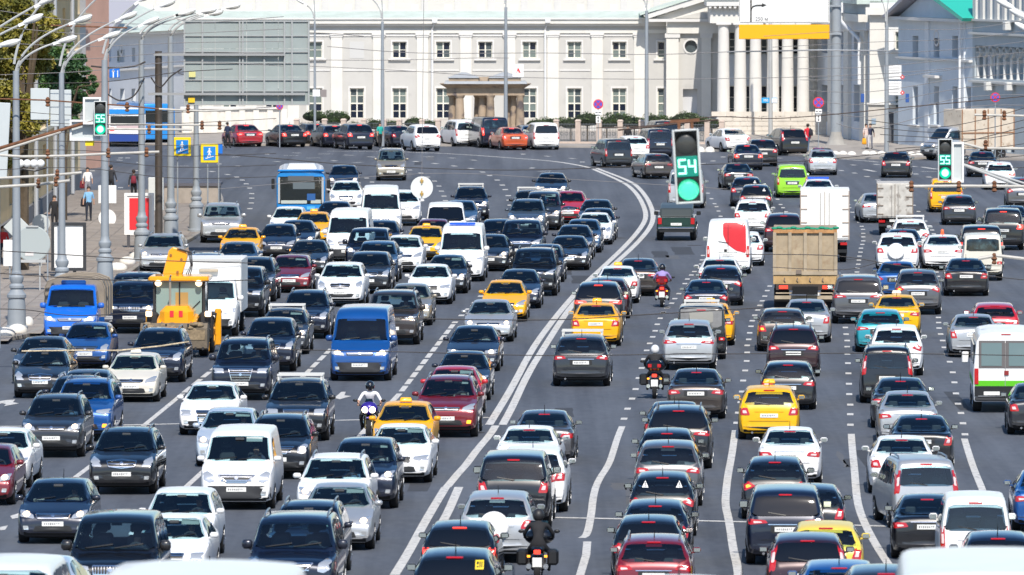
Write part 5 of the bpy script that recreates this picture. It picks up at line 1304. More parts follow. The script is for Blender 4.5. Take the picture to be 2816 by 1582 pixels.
('sedan','white','R',1978,dict(b=812),1,'H','white saloon with C-shaped lamps behind the red and white van'),
('hatch','navy','R',1981,dict(b=840),2,'','dark hatchback right behind the white C-lamp saloon, red lamps'),
('sedan','navy','R',1940,dict(b=876),2,'H','dark saloon in front of the boxy jeep'),
('van','white','R',2001,dict(b=754),0,'Z','white van with a large red curved panel on its back'),
('hatch','white','R',2045,dict(b=731),1,'','small white car hidden right of the red and white van'),
('crossover','white','R',2068,dict(b=646),1,'r','white crossover ahead of the red and white van'),
('crossover','maroon','R',2154,dict(b=693),0,'aT','dark crossover left of the tan tipper truck'),
('hatch','black','R',2077,dict(b=591),2,'T','black hatchback with white triangle sticker, left of the tall white truck'),
('hatch','navy','R',2052,dict(b=568),1,'','navy hatchback half hidden by the black triangle-sticker one'),
('sedan','black','R',2031,dict(b=522),0,'','black saloon in the far lane right of the traffic light'),
('sedan','navy','R',2058,dict(b=468),1,'k','dark saloon with glowing orange lamps far away'),
('crossover','black','R',2098,dict(b=458),1,'','black crossover beside the glowing-lamp saloon'),
('sedan','white','R',2030,dict(b=418),1,'N','white saloon crossing by the columned porch'),
('crossover','black','R',2186,dict(b=428),3,'VT','black tall car next to the red-jacketed pedestrian'),
('hatch','silver','R',2262,dict(b=482),3,'','small silver car with black roof and upright red lamps'),
('minivan','green','R',2178,dict(b=544),0,'H','lime green small van in the far right lanes'),
('sedan','white','R',2247,dict(t=493),0,'bN','white saloon with blue light bar peeking over the white truck'),
('hatch','black','R',2462,dict(b=489),3,'H','black hatchback with tall curved red lamps, far right lanes'),
('sedan','silver','R',2415,dict(b=613),4,'','silver saloon left of the grubby small box truck'),
('minivan','taxi','R',2601,dict(b=584),2,'tH','orange estate taxi under the right traffic light'),
('hatch','dkgrey','R',2636,dict(b=619),0,'aH','dark grey hatchback in front of the orange estate taxi'),
('hatch','white','R',2748,dict(b=522),0,'kA','white hatchback with brake lamp at the far right'),
('sedan','black','R',2700,dict(b=487),0,'','black saloon right of the right traffic light'),
('crossover','grey','R',2812,dict(b=575),2,'','grey crossover cut by the right edge'),
('sedan','navy','R',2774,dict(t=564),0,'','navy saloon roof ahead of the big brake-lit off-roader'),
('suv','black','R',2757,dict(b=688),1,'k','big black off-roader with brake lights on, right edge'),
('suv','black','R',2697,dict(b=738),1,'kT','black off-roader with glowing lamps behind the cream jeep'),
('boxyjeep','cream','R',2700,dict(b=772),0,'H','old cream boxy jeep'),
('crossover','white','R',2466,dict(b=748),1,'p','white off-roader with white round spare wheel cover'),
('sedan','navy','R',2482,dict(b=723),2,'','navy saloon ahead of the spare-wheel off-roader'),
('wagon','white','R',2502,dict(b=697),2,'xN','white estate with roof rack right lanes'),
('sedan','white','R',2592,dict(b=743),0,'o','white saloon with orange-red roof beacon'),
('sedan','black','R',2655,dict(b=814),1,'','black saloon with big square red lamps, right lanes'),
('sedan','blue','R',2462,dict(b=824),2,'','deep blue saloon behind the grey ones, right lanes'),
('crossover','grey','R',2522,dict(b=865),2,'aAH','grey crossover with an orange indicator lit'),
('suv','grey','R',2358,dict(b=890),4,'rT','grey off-roader right of the tan tipper truck'),
('sedan','yellow','R',2464,dict(b=926),0,'y','yellow taxi saloon behind the teal car'),
('sedan','silver','R',2216,dict(b=942),3,'','old silver saloon right behind the tan tipper truck'),
('wagon','bronze','R',2150,dict(b=966),1,'A','dark grey estate with an orange lit lamp'),
('crossover','maroon','R',2180,dict(b=1036),0,'raT','dark maroon crossover with swept chrome-lined lamps'),
('wagon','black','R',2165,dict(b=1126),0,'H','black estate with wide red lamps above the yellow taxi'),
('wagon','yellow','R',2113,dict(b=1208),1,'ta','bright yellow taxi estate with orange roof sign'),
('hatch','teal','R',2419,dict(b=968),4,'HN','teal hatchback between the yellow taxi and white crossover'),
('crossover','white','R',2463,dict(b=1033),2,'aH','white crossover ahead of the car with tall red lamps'),
('minivan','black','R',2437,dict(b=1108),3,'VHr','black tall car with long vertical red lamps'),
('sedan','dkgrey','R',2474,dict(b=1177),0,'a','dark grey saloon behind the tall-lamp black car'),
('sedan','silver','R',2494,dict(b=1222),0,'aH','silver saloon with light interior, right lanes'),
('sedan','black','R',2532,dict(b=1288),3,'','black saloon with tall red lamps, ahead of the white saloon'),
('sedan','silver','R',2676,dict(b=982),3,'a','silver saloon left of the white and green minibus'),
('hatch','scarlet','R',2734,dict(b=950),1,'HN','small bright red hatchback near the right edge'),
('hatch','white','R',2770,dict(t=895),1,'','white hatchback hidden between red car and the minibus'),
('sedan','dkgrey','R',2850,dict(b=1195),1,'','dark saloon cut by the right edge below the minibus'),
('sedan','white','R',2169,dict(b=1333),0,'','white saloon behind the bright yellow taxi estate'),
('hatch','black','R',2128,dict(b=1427),2,'aA','black hatchback behind the white saloon, small orange lamps'),
('suv','navy','R',2157,dict(b=1552),4,'T','large dark off-roader with wide slanting red lamps'),
('hatch','black','R',2222,dict(t=1326),3,'','dark hatchback peeping out right of the large dark off-roader'),
('sedan','white','R',2478,dict(b=1357),1,'','white saloon with C-shaped red lamps, right lower lanes'),
('minivan','silver','R',2545,dict(b=1452),1,'rV','white-silver estate van with tall side lamps'),
('sedan','black','R',2547,dict(b=1536),0,'N','dark old saloon with big white plate, lower right'),
('minivan','white','R',2685,dict(d=194,t=1350),1,'','white wide people carrier at the lower right'),
('sedan','blue','R',2868,dict(t=1292),0,'','blue saloon cut by the lower right edge'),
('hatch','paleyellow','R',2268,dict(b=1620),3,'N','pale yellow hatchback at the lower right'),
('crossover','maroon','R',2222,dict(d=186,t=1462),3,'VTN','dark plum car with tall clear side lamps, bottom right'),
# --- far row in front of the palace
('sedan','red','R',690,dict(b=404),0,'k','red saloon at the far left of the distant row'),
('sedan','black','R',812,dict(b=405),1,'k','dark saloon with a silver tail in the distant row'),
('hatch','dkgrey','R',876,dict(b=400.5),1,'k','dark grey car squeezed second in the distant row of dark cars'),
('hatch','navy','R',926,dict(b=406),1,'k','navy car left of the tiguan-like dark crossover in the distant row'),
('crossover','navy','R',994,dict(b=412),1,'k','dark crossover with three bright red lamps in the distant row'),
('sedan','navy','R',1112,dict(b=406),1,'','navy car hidden behind the distant white crossover'),
('crossover','white','R',1178,dict(b=417),2,'T','white crossover in the distant row'),
('minivan','white','R',1287,dict(b=403),1,'H','small white van in front of the stone portico'),
('lowvan','navy','R',1364,dict(b=407),1,'k','dark blue van behind the orange-red saloon'),
('sedan','orange','R',1418,dict(b=413),1,'k','orange-red saloon glowing in the sun, distant row'),
('hatch','steelblue','R',1470,dict(b=406),1,'','blue-grey car behind the distant white estate van'),
('minivan','white','R',1503,dict(b=412),1,'T','white tall estate by the iron fence'),
('minivan','dkgrey','R',1702,dict(b=461),1,'H','dark grey hatch-backed car at the head of the left turn'),
('hatch','white','R',1752,dict(b=441),1,'','white car behind the dark grey hatch-backed one'),
('minivan','navy','R',1816,dict(b=432),0,'','navy tall car left of the big traffic light'),
('minivan','black','R',1834,dict(b=408),0,'','dark car roof by the fence left of the big traffic light'),
('wagon','bronze','R',1812,dict(b=492),0,'N','dark brownish estate beside the big traffic light'),
('lowvan','silver','R',1885,dict(b=573),1,'','silver van hidden behind the big traffic light'),
]
YAWS = {690: 14, 812: 15, 876: 14, 926: 13, 994: 13, 1112: 16, 1178: 12, 1287: 14, 1364: 12, 1418: 11, 1470: 12, 1503: 7, 1702: 10, 1752: 9, 1816: 9, 1834: 9, 1812: 8, 2030: 14, 2186: 12,
        2058: 6, 2098: 5, 2031: 5, 2262: 4, 2545: 7, 2178: 2, 2462: -2, 2415: 4}
for k_ in list(YAWS):
    if k_ < 2200 and YAWS[k_] > 6: YAWS[k_] += 4
for (k_, c_, f_, x_, kw_, st_, op_, lb_) in T:
    kw_ = dict(kw_)
    lit = 'l' in op_ and f_ == 'F'
    if f_ == 'F' and op_ == 'lrH': op_ = 'rD'
    brake = 'k' in op_
    yw = YAWS.get(x_, 0) if f_ == 'R' else 0
    if f_ == 'F' and 'b' in kw_ and kw_['b'] < 700 and x_ < 1400: yw = 2.5
    cat_ = 'taxi' if (' taxi' in lb_ and (c_ in ('taxi', 'yellow', 'cream'))) else ('van' if k_ in ('van', 'lowvan') else ('minibus' if 'minibus' in lb_ else 'car'))
    root = place(k_, c_, f_, x_, yaw=yw, label=lb_.replace('tiguan-like ', '').replace('ambulance-like ', '').replace('kidney', 'grille'), style=st_, lit=lit, brake=brake, opts=op_.replace('l', '').replace('k', ''), cat=cat_,
                 group='traffic coming towards the camera' if f_ == 'F' else 'traffic driving away', **kw_)
    ch = {o_.name.split('.')[0]: o_ for o_ in root.children}
    K_ = KINDS[k_]; Wk = K_['W'] / 2
    # pieces only one vehicle has
    if 'Z' in op_:     # red curved panel on the back doors
        pl = [(-Wk * .80, .95), (-Wk * .35, 1.06), (.05, 1.35), (.22, 1.75), (.22, 2.28), (-Wk * .68, 2.28), (-Wk * .78, 2.1)]
        link('red_panel', pmesh('redpanel', k_, [pl], 'rear', d=.12, off=.016), mat('red_print', (.62, .02, .03), rough=.4), root)
        if 'rear_window' in ch: bpy.data.objects.remove(ch['rear_window'])
        link('door_seam', pmesh('dseam', k_, [rect(-.01, .01, .6, 2.2)], 'rear', d=.2, off=.02, rnd=0), BLACKP, root)
        link('door_handle', pmesh('dhandle', k_, [rect(.05, .17, 1.0, 1.12)], 'rear', d=.2, off=.03, rnd=0), BLACKP, root)
    if 'G' in op_ and k_ == 'boxyjeep':   # canvas back
        gm = mat('canvas_grey', (.20, .20, .20), rough=.8, noise=(3, .2))
        link('canvas_back', pmesh('canvasb', k_, [rect(-Wk * .84, Wk * .84, 1.16, 1.86)], 'rear', d=.15, off=.012), gm, root)
        if 'rear_window' in ch:
            bpy.data.objects.remove(ch['rear_window'])
        link('rear_window', pmesh('jeepwin', k_, [rect(-.42, .42, 1.32, 1.72)], 'rear', d=.15, off=.034), mat('clear_plastic', (.30, .29, .26), rough=.25), root)
    if 'triangle' in lb_ and f_ == 'R':
        r0_, r1_ = K_['rg']
        for sx in ((-1, 1) if 'two' in lb_ else (-1,)):
            cx_, cz_ = sx * Wk * .50, lerp(r0_, r1_, .68)
            link('triangle_sticker', pmesh('tri%d' % sx, k_, [[(cx_ - .085, cz_ - .07), (cx_ + .085, cz_ - .07), (cx_, cz_ + .09)]], 'rear', d=.1, off=.03, rnd=0), WHITEP, root)
            link('exclamation_mark', pmesh('exc%d' % sx, k_, [rect(cx_ - .012, cx_ + .012, cz_ - .02, cz_ + .045), rect(cx_ - .012, cx_ + .012, cz_ - .055, cz_ - .035)], 'rear', d=.1, off=.042, rnd=0), BLACKP, root)
    if 'yellow sticker' in lb_ and 'ahead' not in lb_ and 'behind' not in lb_ or 'K' in op_:
        link('yellow_sticker', pmesh('ysticker', k_, [rect(-.56, -.40, 1.22, 1.37)], 'rear', d=.1, off=.03, rnd=0), mat('sticker_yellow', (.8, .6, .02), rough=.5), root)
        link('sticker_mark', pmesh('ysm', k_, [rect(-.535, -.515, 1.25, 1.34), rect(-.50, -.48, 1.25, 1.34), rect(-.465, -.425, 1.25, 1.27), rect(-.465, -.425, 1.30, 1.34)], 'rear', d=.1, off=.042, rnd=0), BLACKP, root)
    if 'paper' in lb_ and f_ == 'R':
        link('window_paper', pmesh('paper', k_, [rect(.05, .22, 1.06, 1.16)], 'rear', d=.1, off=.03, rnd=0), mat('paper_green', (.2, .55, .45), rough=.5), root)
    if 'black roof' in lb_ and k_ == 'hatch':
        mb = MB(); mb.box((0, .35, K_['H'] + .012), (1.12, 1.5, .05), top=(.9, .9)); part(mb, 'roof_panel', P('black'), root)
    if 'black bumper' in lb_ and k_ in ('van', 'lowvan'):
        link('bumper', pmesh('bigbumper' + k_, k_, [rect(-Wk * .93, Wk * .93, K_['cl'] + .05, K_['cl'] + .42)], 'front', d=.15, off=.02), mat('grey_plastic_dark', (.035, .036, .04), rough=.5), root)
# collisions
def corners(p):
    x, y, a, L, W, lb, z = p; hx, hy = -math.sin(a), math.cos(a)
    return [(x + hx * s * L / 2 + hy * q * W / 2, y + hy * s * L / 2 - hx * q * W / 2) for s, q in ((-1, -1), (-1, 1), (1, 1), (1, -1))]
def overlap(p, q):
    A, B = corners(p), corners(q); best = 1e9
    for poly in (A, B):
        for i in range(4):
            ax = (poly[(i + 1) % 4][0] - poly[i][0], poly[(i + 1) % 4][1] - poly[i][1]); l = math.hypot(*ax); ax = (ax[0] / l, ax[1] / l)
            a = [c[0] * ax[0] + c[1] * ax[1] for c in A]; b = [c[0] * ax[0] + c[1] * ax[1] for c in B]
            o = min(max(a), max(b)) - max(min(a), min(b))
            if o <= 0: return 0
            best = min(best, o)
    return best
# ------------------------------------------------------------------ vegetation
def leaf_mat(name, c1, c2, c3):
    m = bpy.data.materials.new(name); m.use_nodes = True; n = m.node_tree.nodes; l = m.node_tree.links; p = n["Principled BSDF"]
    tc = n.new("ShaderNodeTexCoord"); t = n.new("ShaderNodeTexNoise"); t.inputs["Scale"].default_value = 1.1; t.inputs["Detail"].default_value = 7; l.new(tc.outputs["Object"], t.inputs["Vector"])
    cr = n.new("ShaderNodeValToRGB"); e = cr.color_ramp.elements; e[0].position = .36; e[0].color = (*c1, 1); e[1].position = .66; e[1].color = (*c3, 1); x = e.new(.5); x.color = (*c2, 1)
    l.new(t.outputs["Fac"], cr.inputs[0]); l.new(cr.outputs[0], p.inputs["Base Color"]); p.inputs["Roughness"].default_value = .55
    return m
def leaves(mb, rg, centres, n, size):
    """n leaf-sized quads spread through clumps [(centre, radius)]"""
    tot = sum(r ** 2.2 for _, r in centres)
    for c, r in centres:
        for _ in range(int(n * r ** 2.2 / tot)):
            d = Vector((rg.gauss(0, 1), rg.gauss(0, 1), rg.gauss(0, 1))).normalized() * r * (rg.random() ** .45)
            p = Vector(c) + Vector((d.x, d.y, d.z * .8))
            a = Vector((rg.uniform(-1, 1), rg.uniform(-1, 1), rg.uniform(-.6, 1))).normalized(); b = a.cross(Vector((rg.uniform(-1, 1), rg.uniform(-1, 1), rg.uniform(-1, 1)))).normalized()
            s = size * rg.uniform(.6, 1.3)
            mb.add([p - a * s, p + b * s * .55, p + a * s, p - b * s * .55], [(0, 1, 2, 3)])
BARK = mat('bark', (.10, .075, .05), rough=.95, noise=(3, .3), bump=.4)
def tree(name, label, base, hgt, clumps, nleaf, size, m, seed, spread):
    rg = random.Random(seed); rt = empty(name, label, 'tree', base)
    mb = MB(); mb.tube([(0, 0, 0), (.1, 0, hgt * .35), (-.1, .1, hgt * .8)], .28, 8, r2=.08)
    part(mb, 'trunk', BARK, rt, 40)
    for c, r in clumps[::2]:
        mb = MB(); mb.tube([(0, 0, hgt * rg.uniform(.25, .5)), (c[0] * .5, c[1] * .5, c[2] - r * .6), (c[0], c[1], c[2])], .09, 6, r2=.02); part(mb, 'limb', BARK, rt, 40)
    mb = MB(); leaves(mb, rg, clumps, nleaf, size)
    o = link('crown', mb.mesh('crown', fixn=False), m, rt)
    return rt
rg = random.Random(11)
def clumps_px(lst, d, depth=2.2):
    """[(x, y, radius px)] on the picture -> clump centres relative to a base at x0"""
    out = []
    for x, y, r in lst:
        p = atd(x, y, d); out.append(((p.x, rg.uniform(-depth, depth), p.z), r / pxm(d)))
    return out
d1 = 362; b1 = atd(62, 700, d1); b1.z = 0
cl = [((c[0] - b1.x, c[1], c[2]), r) for c, r in clumps_px([(-20, 20, 60), (40, 15, 50), (95, 60, 48), (20, 90, 60), (70, 120, 50), (120, 95, 34), (150, 60, 22), (10, 170, 58), (60, 200, 46), (110, 175, 38), (20, 250, 44), (70, 285, 38), (105, 315, 34), (125, 330, 22), (30, 330, 34), (90, 345, 30), (15, 400, 34), (-5, 450, 34), (60, 370, 28), (110, 130, 30), (160, 95, 14), (-20, 130, 50), (-30, 300, 44), (175, 88, 9), (140, 20, 14)], d1)]
tree('autumn_tree', 'big olive and yellow-brown tree at the upper left, leaves turning', b1, 12, cl, 30000, .10, leaf_mat('leaf_olive', (.09, .10, .02), (.22, .20, .03), (.34, .28, .045)), 3, 2)
d2 = 420; b2 = atd(170, 700, d2); b2.z = 0
cl = [((c[0] - b2.x, c[1], c[2]), r) for c, r in clumps_px([(120, 150, 34), (160, 150, 32), (190, 180, 34), (150, 200, 40), (215, 165, 20), (235, 195, 16), (200, 225, 30), (170, 255, 34), (225, 230, 20), (255, 215, 12), (265, 232, 10), (210, 270, 26), (245, 250, 14), (185, 310, 24), (205, 300, 20), (130, 230, 34), (190, 120, 16), (212, 330, 12), (140, 120, 24)], d2)]
tree('dark_green_tree', 'dark green tree behind the lamp posts beside the pink house', b2, 9, cl, 18000, .10, leaf_mat('leaf_dark', (.025, .07, .03), (.055, .13, .045), (.14, .22, .04)), 5, 2)
# clipped bushes behind the fence
LB = leaf_mat('leaf_box', (.03, .055, .015), (.055, .095, .025), (.11, .14, .045))
rgb = random.Random(2); bush_v = []
for k in range(3):
    mb = MB(); cs = [((rgb.uniform(-.55, .55), rgb.uniform(-.3, .3), .45 + rgb.uniform(-.1, .2)), rgb.uniform(.35, .5)) for _ in range(5)]
    leaves(mb, rgb, cs, 1500, .055); bush_v.append(mb.mesh('bush_leaves', fixn=False))
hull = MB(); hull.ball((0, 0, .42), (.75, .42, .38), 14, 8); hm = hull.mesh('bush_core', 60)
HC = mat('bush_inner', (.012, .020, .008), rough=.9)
bl = [(862, 322, 46, 'round clipped bush at the left end of the palace fence'), (905, 338, 40, 'low bush right of the leftmost round one'), (930, 326, 50, 'broad bush behind the dark parked row'), (972, 344, 26, 'small low bush left of the second lamp pole'),
      (1032, 342, 34, 'yellowish bush just left of the second lamp pole'), (1080, 346, 36, 'low bush right of the second lamp pole'), (1140, 340, 44, 'bush above the distant white crossover'), (1184, 344, 34, 'bush left of the stone portico'),
      (1292, 342, 36, 'bush seen between the portico columns'), (1475, 345, 44, 'low bush at the start of the right fence stretch'), (1515, 343, 46, 'bush above the white tall estate'), (1570, 342, 46, 'bush left of the round blue and red sign'),
      (1615, 332, 56, 'tall bush touching the round blue and red sign'), (1668, 342, 40, 'bush just right of the round blue and red sign'), (1705, 334, 56, 'wide bush under the third ground floor window'), (1745, 340, 48, 'bush left of the third lamp pole'),
      (1800, 336, 52, 'bush right of the third lamp pole'), (1850, 340, 46, 'bush under the blind niche'), (1885, 330, 56, 'tall bush left of the column porch'), (1918, 338, 46, 'bush at the foot of the pedimented bay'), (1958, 340, 34, 'dark last bush beside the porch')]
for i, (x, y, wpx, lb) in enumerate(bl):
    dd = 562 + (i % 3) * .5; p = atd(x, y + 2, dd); sc = wpx / pxm(dd) / 1.6
    top = atd(x, y - wpx * .44, dd).z; sc2 = max(.8, sc * 1.25)
    rt = empty('bush', lb, 'bush', (p.x, dd, 0), rgb.uniform(-.3, .3), 'clipped bushes behind the fence')
    st = MB(); st.tube([(0, 0, 0), (0, 0, top - .5)], .05, 6); part(st, 'stem', BARK, rt)
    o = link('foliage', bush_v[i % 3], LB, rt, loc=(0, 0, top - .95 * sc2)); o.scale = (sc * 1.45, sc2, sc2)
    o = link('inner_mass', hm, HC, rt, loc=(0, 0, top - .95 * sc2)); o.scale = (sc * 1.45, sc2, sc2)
# ------------------------------------------------------------------ lamp posts, signs, lights, wires
POLE = mat('pole_grey', (.27, .30, .33), rough=.55, noise=(2, .08)); POLEL = mat('pole_light', (.40, .41, .41), rough=.6, noise=(1.5, .1)); LHEAD = mat('lamp_head_white', (.80, .80, .78), rough=.4); LGL = mat('lamp_glass', (.45, .44, .40), rough=.2)
RUST = mat('rusty_iron', (.16, .07, .035), rough=.9, noise=(5, .4)); WIRE = mat('wire_dark', (.045, .04, .04), rough=.7); WHITER = mat('bracket_white', (.46, .44, .40), rough=.6, noise=(3, .15))
SBACK = mat('sign_back_grey', (.50, .54, .55), rough=.7, noise=(1, .05)); SWH = mat('sign_white', (.80, .80, .79), rough=.4); SBL = mat('sign_blue', (.01, .16, .62), rough=.4); SRD = mat('sign_red', (.70, .03, .04), rough=.4); SYE = mat('sign_yellow', (.82, .62, .01), rough=.4); SBK = mat('sign_black', (.02, .02, .02), rough=.5)
def lamp_post(x, b, ysplit, heads, label, light=False, r=.16, ornate=True, group='street lamps along the left pavement'):
    g = at(x, b); d = g.y; s = pxm(d); rt = empty('street_lamp', label, 'street lamp', (g.x, g.y, .13))
    if group: rt['group'] = group
    zs = atd(x, ysplit, d).z - .13; M_ = POLEL if light else POLE
    mb = MB()
    if ornate:
        mb.lathe((0, 0, 0), [(.42, 0), (.42, .12), (.35, .16), (.33, .9), (.30, 1.15), (.36, 1.2), (.36, 1.3), (.26, 1.42), (.22, 1.5), (.27, 1.56), (.27, 1.64), (.20, 1.72), (.26, 1.86), (.26, 1.96), (.19, 2.05), (.17, 2.2)], 20)
        part(mb, 'base', M_, rt, 35); mb = MB(); z0 = 2.15
    else: z0 = 0
    mb.lathe((0, 0, 0), [(r, z0), (r * .92, zs * .5), (r * .72, zs)], 14); part(mb, 'pole', M_, rt, 40)
    for i, (hx, hy, *fr) in enumerate(heads):
        hp = atd(hx, hy, d); dx, dz = hp.x - g.x, hp.z - .13; off = (-.07, .0, .07)[i % 3]
        zst = zs + (.25 if i == 0 else 0)
        pts = []
        for k in range(13):
            t = k / 12; bx = off * (1 - t) ** 2 + 2 * (1 - t) * t * (dx * .10) + dx * t * t; bz = zst * (1 - t) ** 2 + 2 * (1 - t) * t * (lerp(zst, dz, .62)) + dz * t * t
            pts.append((bx, -.15 * math.sin(math.pi * t) * (i - 1), bz))
        mb = MB(); mb.tube(pts, .055, 6, r2=.035); arm = part(mb, 'arm', POLEL, rt, 40)
        a = Vector(pts[-1]) - Vector(pts[-2]); ang = math.atan2(a.z, a.x); L = .80
        mb = MB(); mb.ball((0, 0, 0), (L / 2, .15, .10), 12, 8); mb.box((-.38, 0, -.01), (.34, .14, .11))
        hd = part(mb, 'lamp_head', LHEAD, rt, 50, loc=(pts[-1][0] + math.cos(ang) * .3, 0, pts[-1][2] + math.sin(ang) * .3)); hd.rotation_euler = (0, -ang, 0)
        mb = MB(); mb.ball((.08, 0, -.06), (.28, .12, .09), 12, 6); part(mb, 'diffuser', LGL, hd, 50)
    return rt
lamp_post(46, 916, 195, [(158, -30), (206, 60), (163, 115)], 'nearest ornate three-armed street lamp, at the left edge')
lamp_post(171, 865, 200, [(300, -30), (332, 52), (286, 104)], 'second ornate three-armed street lamp from the left', r=.14)
lamp_post(289, 806, 165, [(383, 3), (440, 18), (395, 66)], 'third ornate street lamp, behind the blue flatbed truck', r=.17)
lamp_post(390, 727, 110, [(492, 40), (555, 33), (498, 38)], 'fourth ornate street lamp, before the red framed poster', r=.16)
lamp_post(470, 682, 100, [(560, 36), (622, 22), (575, 40)], 'fifth ornate street lamp, right of the dark brown column', r=.17)
lamp_post(540, 645, 272, [], 'sixth ornate post, shorter, holding the second crossing sign', r=.15)
lamp_post(1052, 408, 60, [(1015, -8), (1048, -30)], 'lamp pole in the distant row left of the stone portico', ornate=False, r=.13, group='lamp poles before the palace')
lamp_post(1391, 405, 20, [(1378, -30), (1396, -34)], 'lamp pole in front of the stone portico', ornate=False, r=.13, group='lamp poles before the palace')
lamp_post(1778, 404, 30, [(1762, -8), (1784, -30)], 'lamp pole in front of the palace bushes, right', ornate=False, r=.14, group='lamp poles before the palace')
lamp_post(866, 402, 60, [(836, 10), (862, -20)], 'slim lamp pole at the right end of the billboard', ornate=False, r=.09, group='lamp poles before the palace')
lamp_post(2438, 424, 70, [(2418, -10), (2446, -20)], 'pale pole carrying two white information boards', ornate=False, r=.15, group='lamp poles before the palace')
# heads reaching in from a post outside the frame
g = at(-110, 985); rt = empty('street_lamp', 'lamp arms reaching in from beyond the left edge', 'street lamp', (g.x, g.y, .13), 0, 'street lamps along the left pavement')
mb = MB(); mb.lathe((0, 0, 0), [(.4, 0), (.33, 1.2), (.17, 2.2), (.12, 10.3)], 16); part(mb, 'pole', POLE, rt, 40)
for i, (hx, hy) in enumerate([(112, 8), (70, 62), (6, 128)]):
    hp = atd(hx, hy, g.y); dx, dz = hp.x - g.x, hp.z - .13
    pts = [(0, 0, 10.2)] + [(dx * t, 0, lerp(10.3, dz, t ** .75)) for t in (.2, .45, .7, .9, 1)]
    mb = MB(); mb.tube(pts, .055, 6, r2=.035); part(mb, 'arm', POLEL, rt, 40)
    ang = math.atan2(pts[-1][2] - pts[-2][2], pts[-1][0] - pts[-2][0]); mb = MB(); mb.ball((0, 0, 0), (.42, .15, .11), 12, 8); mb.box((-.38, 0, -.01), (.34, .14, .11))
    hd = part(mb, 'lamp_head', LHEAD, rt, 50, loc=(pts[-1][0] + .25, 0, pts[-1][2] + .12)); hd.rotation_euler = (0, -ang, 0)
    mb = MB(); mb.ball((.08, 0, -.06), (.28, .12, .09), 12, 6); part(mb, 'diffuser', LGL, hd, 50)
g = at(2960, 960); rt = empty('street_lamp', 'double lamp head reaching in at the upper right edge', 'street lamp', (g.x, g.y, 0), 0)
mb = MB(); mb.lathe((0, 0, 0), [(.2, 0), (.12, 11)], 12); part(mb, 'pole', POLE, rt, 40)
for (hx, hy, tx, ty) in ((2765, 12, 2870, 62), (2800, 38, 2880, 80), (2818, 78, 2880, 100)):
    a = atd(hx, hy, g.y) - g; b_ = atd(tx, ty, g.y) - g; mb = MB(); mb.tube([a + Vector((0, 0, 0)), b_, (0, 0, 10.5)], .05, 6); part(mb, 'arm', POLEL, rt)
    mb = MB(); mb.ball((0, 0, 0), (.42, .16, .12), 12, 8); hd = part(mb, 'lamp_head', LHEAD, rt, 50, loc=a); hd.rotation_euler = (0, R(28), 0)
# thick poles
def pole(name, label, cat, x, b, ytop, r, m, z0=0):
    g = at(x, b); rt = empty(name, label, cat, (g.x, g.y, z0)); zt = atd(x, ytop, g.y).z - z0
    mb = MB(); mb.lathe((0, 0, 0), [(r, 0), (r * .95, zt * .5), (r * .9, zt)], 18); part(mb, 'shaft', m, rt, 40); return rt, g.y
bp, bd = pole('sign_mast', 'thick blue-grey mast carrying the white and yellow direction board', 'pole', 2299, 404, -60, .36, POLE)
mb = MB(); mb.lathe((0, 0, 0), [(.95, 0), (.6, .25), (.4, .75), (.36, 1.0)], 16); part(mb, 'concrete_foot', mat('concrete', (.32, .31, .29), rough=.9, noise=(2, .15)), bp, 40)
dc, dd = pole('dark_column', 'dark brown round column that carries the billboard', 'pole', 437, 706, 141, .175, mat('dark_bronze_column', (.085, .07, .06), rough=.5, metal=.3, noise=(2, .25)))
# billboard seen from behind
bb = empty('billboard', 'large billboard seen from behind, grey panels with steel ribs', 'billboard', atd(505, 290, dd))
s_ = pxm(dd); W_ = (852 - 505) / s_; Hb = (290 - 57) / s_
BBM = mat('billboard_back', (.29, .335, .335), rough=.5, noise=(.8, .08)); RIB = mat('rib_steel', (.34, .36, .37), rough=.5)
for i in range(4):
    for j in range(3):
        mb = MB(); mb.box((W_ * (i + .5) / 4, .05, Hb * (j + .5) / 3), (W_ / 4 - .012, .05, Hb / 3 - .012)); part(mb, 'panel', BBM, bb)
for fx in (.008, .15, .445, .47, .64, .80, .86, .992): mb = MB(); mb.box((W_ * fx, -.03, Hb / 2), (.07, .09, Hb)); part(mb, 'rib', RIB, bb)
for fy in (.01, .17, .30, .50, .63, .82, .99): mb = MB(); mb.box((W_ / 2, -.02, Hb * fy), (W_, .05, .045)); part(mb, 'rail', RIB, bb)
for fy in (.135, .60):
    mb = MB(); mb.box((W_ / 2 - .9 + (0 if fy < .5 else -.35), -.16, Hb * fy), (W_ + (1.4 if fy < .5 else .2), .16, .11)); part(mb, 'support_beam', mat('beam_grey', (.30, .31, .32), rough=.5), bb)
for (x0_, y0_, c_) in ((529, 205, (.62, .60, .25)), (527, 275, (.80, .52, .02))):
    mb = MB(); mb.box(((x0_ - 505) / s_, -.1, (290 - y0_) / s_), (.30, .02, .24)); part(mb, 'tag_plate', mat('tag%d' % y0_, c_, rough=.5), bb)
